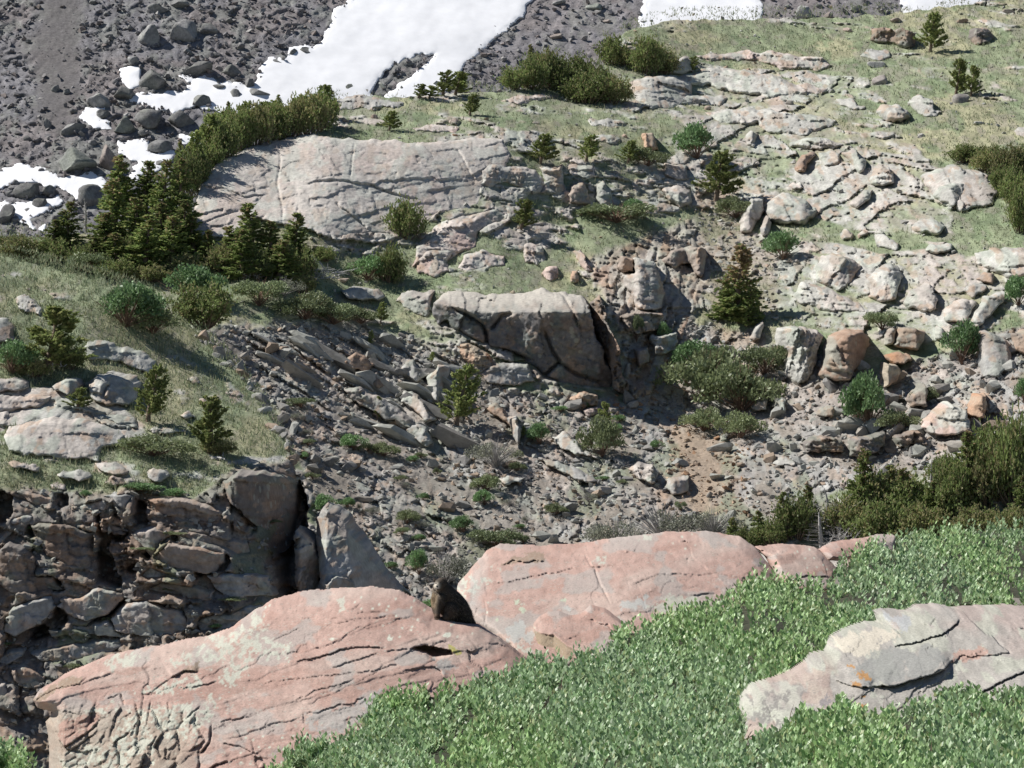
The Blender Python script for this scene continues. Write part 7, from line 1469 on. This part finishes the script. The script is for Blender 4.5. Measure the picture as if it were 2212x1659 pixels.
def willow(name, label, poly, nshoot, seed, land, hole=None):
    r = np.random.default_rng(seed); Pn = np.asarray(poly); n = int(nshoot)
    u = r.uniform(Pn[:, 0].min(), Pn[:, 0].max(), n * 5); v = r.uniform(Pn[:, 1].min() - 4, 1725, n * 5)
    ok = poly_sdf(u, v, poly) + 7 * fbm(u / 22., v / 22., 3, 604) > 0
    if hole is not None: ok &= poly_sdf(u, v, hole) < -2 + 6 * fbm(u / 18., v / 18., 3, 605)
    u, v = u[ok], v[ok]
    x, z, y = land.xz(u, v)
    f1, f2 = voronoi(x / .50, z / .23, 601)[:2]                      # gaps between neighbouring bushes
    keep_ = (r.random(len(u)) < .20 + .80 * sstep(.02, .24, f2 - f1)) & (r.random(len(u)) < .40 + .60 * sstep(-.35, .1, fbm(x * 1.7, z * 3.2, 3, 611)))
    u, v, x, z, y = [q_[keep_][:n] for q_ in (u, v, x, z, y)]; n = len(u)
    y = y - canopy(x, z) + r.exponential(.13, n)
    Ls = r.uniform(.09, .26, n); rim = poly_sdf(u, v, poly) < 14; Ls[rim] *= r.uniform(1.0, 2.0, rim.sum())
    d = unit(np.stack([r.normal(.05, .45, n), r.normal(-.25, .4, n), np.full(n, 1.0)], -1))
    base = np.stack([x, y, z], -1) - d * (Ls * .7)[:, None]
    k = 12; t = np.tile(np.linspace(.12, 1, k), n)
    B = np.repeat(base, k, 0) + np.repeat(d * Ls[:, None], k, 0) * t[:, None]
    m = len(B); az = np.tile(np.arange(k) * 2.4, n) + np.repeat(r.uniform(0, 6.28, n), k)
    A = unit(np.stack([np.cos(az) * .8, np.sin(az) * .8, .25 + .75 * t + r.normal(0, .2, m)], -1) + np.repeat(d, k, 0) * .5)
    L = r.uniform(.042, .070, (m, 1)) * (1.1 - .25 * t[:, None]); s = unit(np.cross(A, unit(r.normal(size=(m, 3)) * .45 + np.array((-.45, -.35, 1.)))))
    nrm = np.cross(s, A)
    V = np.stack([B, B + A * L * .5 + s * L * .27 - nrm * L * .05, B + A * L - nrm * L * .08, B + A * L * .5 - s * L * .27 - nrm * L * .05], 1).reshape(-1, 3)
    hue = np.repeat(fbm(x * 1.2, z * 2, 3, 606), k)[:, None]
    C = mix(np.array((.345, .495, .215)), np.array((.35, .48, .265)), sstep(-.4, .5, hue)) * r.uniform(.8, 1.2, (m, 1)) * np.repeat(r.uniform(.62, 1.32, n), k)[:, None]
    vc = voronoi(x / .50, z / .23, 601); cr_ = np.repeat(rnd2(vc[2], vc[3], 621), k)[:, None]; cg_ = np.repeat(rnd2(vc[2], vc[3], 622), k)[:, None]
    C = C * (.94 + .12 * cr_)
    yl = r.random(m) < .10; C[yl] = np.array((.42, .48, .23)) * r.uniform(.8, 1.2, (yl.sum(), 1))
    dk = r.random(m) < .10; C[dk] = np.array((.14, .26, .09))
    add(name, mesh_np(name, V, np.arange(m * 4).reshape(-1, 4), M_WILLOW, np.repeat(C, 4, 0), smooth=False), kind="stuff", label=label, cat="willow")
    # bare reddish twigs
    q = r.random(n) < .34; bt = base[q]; nt_ = len(bt)
    dd = unit(np.stack([r.normal(0, .6, nt_), r.normal(-.3, .4, nt_), r.uniform(.1, 1.1, nt_)], -1)) * r.uniform(.08, .24, (nt_, 1))
    w = np.array((.0028, 0, 0)); w2 = np.array((0, .0, .0028))
    s2 = unit(np.cross(dd, np.array((0, 1., .2)))) * .0026
    s3 = unit(np.cross(dd, s2)) * .0026
    mid = bt + dd * .5 + r.normal(0, .012, (nt_, 3))
    Vt = np.stack([bt + s2, bt - s2, bt + s3, mid + s2, mid - s2, mid + s3, bt + dd], 1).reshape(-1, 3)
    f = np.array([(0, 1, 4), (0, 4, 3), (1, 2, 5), (1, 5, 4), (2, 0, 3), (2, 3, 5), (3, 4, 6), (4, 5, 6), (5, 3, 6)])
    Ft = (f[None] + (np.arange(nt_) * 7)[:, None, None]).reshape(-1, 3)
    add(name.replace("thicket", "twigs"), mesh_np("willow_twigs", Vt, Ft, M_TWIG, smooth=False), kind="stuff", label="bare reddish twigs sticking out of the " + label.split(" ", 1)[1], cat="twigs")
willow("willow_thicket", "dense green willow thicket covering the right foreground", THK, 16500, 95, THICKET, GVIS)
willow("willow_thicket", "small green willow sprig at the bottom left corner", [(-60, 1640), (5, 1628), (18, 1603), (44, 1622), (64, 1652), (72, 1740), (-60, 1740)], 420, 96, Land(rows([(1550, [(-100, 43.5), (300, 43.5)]), (1780, [(-100, 41.5), (300, 41.5)]), (1650, [(100, 42.4)])]), step=.1))
# dark earth sheet behind the willow leaves, shade of the gaps in its colour
g = Grid(*THICKET.box, .03)
u, v = THICKET.uv(g.X, g.Z); sdw = poly_sdf(u, v, THK)
yy = THICKET.base(g.X, g.Z) - canopy(g.X, g.Z) * .9 + .42
F, used = grid_faces((sdw > 10) & (v > 1090) & (poly_sdf(u, v, GVIS) < -4))
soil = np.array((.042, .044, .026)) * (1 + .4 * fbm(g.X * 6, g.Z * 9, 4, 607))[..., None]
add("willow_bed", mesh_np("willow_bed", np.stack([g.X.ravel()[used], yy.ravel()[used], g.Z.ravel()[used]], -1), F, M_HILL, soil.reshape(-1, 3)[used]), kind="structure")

# ================================================================== the marmot
def build_marmot():
    D = 45.88; s = K * D / 10.24
    org = W(874.9 + 900 / 10.24, 1209.7 + 1330 / 10.24, D)
    def q(tx, ty, y): return np.array(((tx - 900) * s, y, (1330 - ty) * s))
    chains = [
        [(800, 560, .00, 135), (850, 700, .01, 215), (905, 830, .02, 275), (990, 960, .05, 312), (1110, 1090, .08, 305), (1240, 1220, .10, 245), (1390, 1345, .12, 130), (1500, 1420, .12, 70)],
        [(800, 530, -.015, 140), (765, 545, -.05, 122), (730, 585, -.085, 88), (716, 610, -.105, 66)],      # head to muzzle
        [(770, 640, -.03, 110), (760, 720, -.02, 150), (740, 850, -.03, 165), (770, 990, -.02, 170)],        # throat, chest, belly
        [(690, 600, -.045, 78), (800, 615, -.05, 92)],                                                     # cheeks
        [(655, 455, .0, 34), (650, 425, .005, 27)], [(868, 440, .0, 38), (880, 415, .005, 30)],             # ears
        [(800, 850, -.09, 118), (745, 1000, -.125, 96), (722, 1110, -.155, 76), (715, 1200, -.185, 60), (705, 1245, -.205, 56)],   # near foreleg and paw
        [(660, 880, -.03, 95), (665, 1030, -.07, 78), (690, 1150, -.12, 62), (735, 1235, -.16, 50)],        # far foreleg
        [(1000, 1100, -.07, 190), (940, 1220, -.12, 105), (880, 1275, -.165, 62)],                          # thigh and hind foot
    ]
    bm = bmesh.new()
    def ball(c, r_): bmesh.ops.create_icosphere(bm, subdivisions=3, radius=r_, matrix=Matrix.Translation(Vector(c)))
    for ch in chains:
        for a, b in zip(ch[:-1], ch[1:]):
            for t in np.linspace(0, 1, 5):
                m = [a[k] + (b[k] - a[k]) * t for k in range(4)]
                ball(q(m[0], m[1], m[2]), m[3] * s)
    for dx in (-34, -12, 12, 34):                                                                           # toes of the near paw
        for t in np.linspace(0, 1, 4):
            ball(q(705 + dx * (1 + .3 * t), 1250 + 34 * t, -.205 - .03 * t), (20 - 7 * t) * s)
    me = bpy.data.meshes.new("body_raw"); bm.to_mesh(me); bm.free()
    tmp = bpy.data.objects.new("body_raw", me); COL.objects.link(tmp)
    rm = tmp.modifiers.new("remesh", 'REMESH'); rm.mode = 'VOXEL'; rm.voxel_size = .0066
    sm = tmp.modifiers.new("smooth", 'SMOOTH'); sm.factor = .5; sm.iterations = 4
    dg = bpy.context.evaluated_depsgraph_get(); ev = tmp.evaluated_get(dg)
    body = bpy.data.meshes.new_from_object(ev)
    bpy.data.objects.remove(tmp); bpy.data.meshes.remove(me)
    n = len(body.vertices); V = np.empty(n * 3, np.float32); body.vertices.foreach_get("co", V); V = V.reshape(-1, 3)
    N = np.empty(n * 3, np.float32); body.vertices.foreach_get("normal", N); N = N.reshape(-1, 3)
    tx = V[:, 0] / s + 900; ty = 1330 - V[:, 2] / s
    C = np.broadcast_to(np.array((.070, .053, .038)), (n, 3)).copy()
    nz = fbm(tx / 60., ty / 60., 4, 5)
    C = mixc(C, np.array((.24, .17, .095)), .8 * sstep(780, 620, tx) * sstep(640, 800, ty) * sstep(1150, 950, ty))         # warmer chest
    C = mixc(C, np.array((.042, .034, .028)), .8 * sstep(950, 1250, tx))                                                    # dark rump
    C = mixc(C, np.array((.10, .06, .036)), sstep(1130, 1210, ty) * sstep(800, 760, tx))                                  # rusty paw
    face = np.exp(-(((tx - 705) / 62) ** 2 + ((ty - 585) / 70) ** 2)) * (V[:, 1] < -.03)
    C = mixc(C, np.array((.62, .56, .46)), np.clip(face * 1.8, 0, 1) * .95)
    chin = np.exp(-(((tx - 712) / 45) ** 2 + ((ty - 672) / 22) ** 2)) * (V[:, 1] < -.02)
    C = mixc(C, np.array((.58, .52, .42)), np.clip(chin * 1.2, 0, 1) * .8)
    mouth = np.exp(-(((tx - 728) / 46) ** 2 + ((ty - 642) / 9) ** 2)) * (V[:, 1] < -.05)
    C = mixc(C, np.array((.015, .012, .011)), np.clip(mouth * 1.4, 0, 1))
    C = C * (1 + .35 * nz)[:, None]
    a = body.color_attributes.new("Col", 'FLOAT_COLOR', 'POINT'); c4 = np.ones((n, 4), np.float32); c4[:, :3] = np.clip(C, .004, 1); a.data.foreach_set("color", c4.ravel())
    body.polygons.foreach_set("use_smooth", np.ones(len(body.polygons), bool))
    fur_mat = mat_ground("marmot_fur", rough=.75, speck=.4, fine=90, bump=.5, bdist=.006)
    body.materials.clear(); body.materials.append(fur_mat)
    root = add("marmot", None, label="dark brown marmot sitting upright on the red rocks, looking left", cat="marmot", loc=org)
    root.empty_display_size = .1
    body_o = add("body", body, root)
    # coat: short hairs lying back along the body
    r = np.random.default_rng(5); k = r.integers(0, n, 16000); k = k[(V[k, 1] < .14)]
    P = V[k]; Nn = N[k]; m = len(k)
    flow = unit(np.stack([np.full(m, .45), np.full(m, .1), np.full(m, -.8)], -1) + r.normal(0, .25, (m, 3)))
    head = (P[:, 2] > (1330 - 700) * s) | ((V[k, 1] < -.15))
    A = unit(Nn * .55 + flow); L = np.where(head, r.uniform(.006, .011, m), r.uniform(.013, .026, m))[:, None]
    sd = unit(np.cross(A, Nn)) * .0011
    FV = np.stack([P - sd, P + sd, P + A * L], 1).reshape(-1, 3)
    FC = C[k] * r.uniform(.7, 1.3, (m, 1)); tip = (r.random(m) < .22) & ~head; FC[tip] = np.array((.32, .27, .20)) * r.uniform(.6, 1.2, (tip.sum(), 1))
    add("fur", mesh_np("fur", FV, np.arange(m * 3).reshape(-1, 3), fur_mat, np.repeat(FC, 3, 0), smooth=False), root, kind="stuff")
    black = mat_plain("marmot_nose_and_eye", (.012, .011, .011), rough=.25, scale=30, var=.2, bump=0, spec=.5)
    claw_m = mat_plain("marmot_claw", (.30, .24, .18), rough=.5, scale=30, var=.2, bump=0)
    def bead(name, p, sc, mat):
        b = bmesh.new(); bmesh.ops.create_icosphere(b, subdivisions=2, radius=1.0); mm = bpy.data.meshes.new(name); b.to_mesh(mm); b.free()
        mm.polygons.foreach_set("use_smooth", np.ones(len(mm.polygons), bool)); mm.materials.append(mat)
        add(name, mm, body_o, loc=p, scale=sc)
    bead("nose", q(714, 566, -.150), (26 * s, .010, 18 * s), black)
    bead("eye", q(690, 505, -.135), (13 * s, .006, 13 * s), black)
    bead("eye", q(815, 515, -.135), (14 * s, .006, 14 * s), black)
    for i, dx in enumerate((-36, -12, 14, 40)):
        t = np.linspace(0, 1, 4)[:, None]; b = q(705 + dx * 1.3, 1282, -.235); e = q(703 + dx * 1.45, 1322, -.243)
        add("claw", mesh_np("claw", *tube(b + (e - b) * t + np.array((0, -.003, 0)) * np.sin(t * 3.1), np.array((.0026, .0022, .0015, .0003)), 5), claw_m), body_o)
    teeth = tube(np.array([q(706, 640, -.146), q(708, 660, -.148)]), np.array((.003, .0028)), 5)
    add("teeth", mesh_np("teeth", *teeth, mat_plain("tooth", (.7, .62, .45), rough=.4, scale=30, var=.1, bump=0)), body_o)
build_marmot()
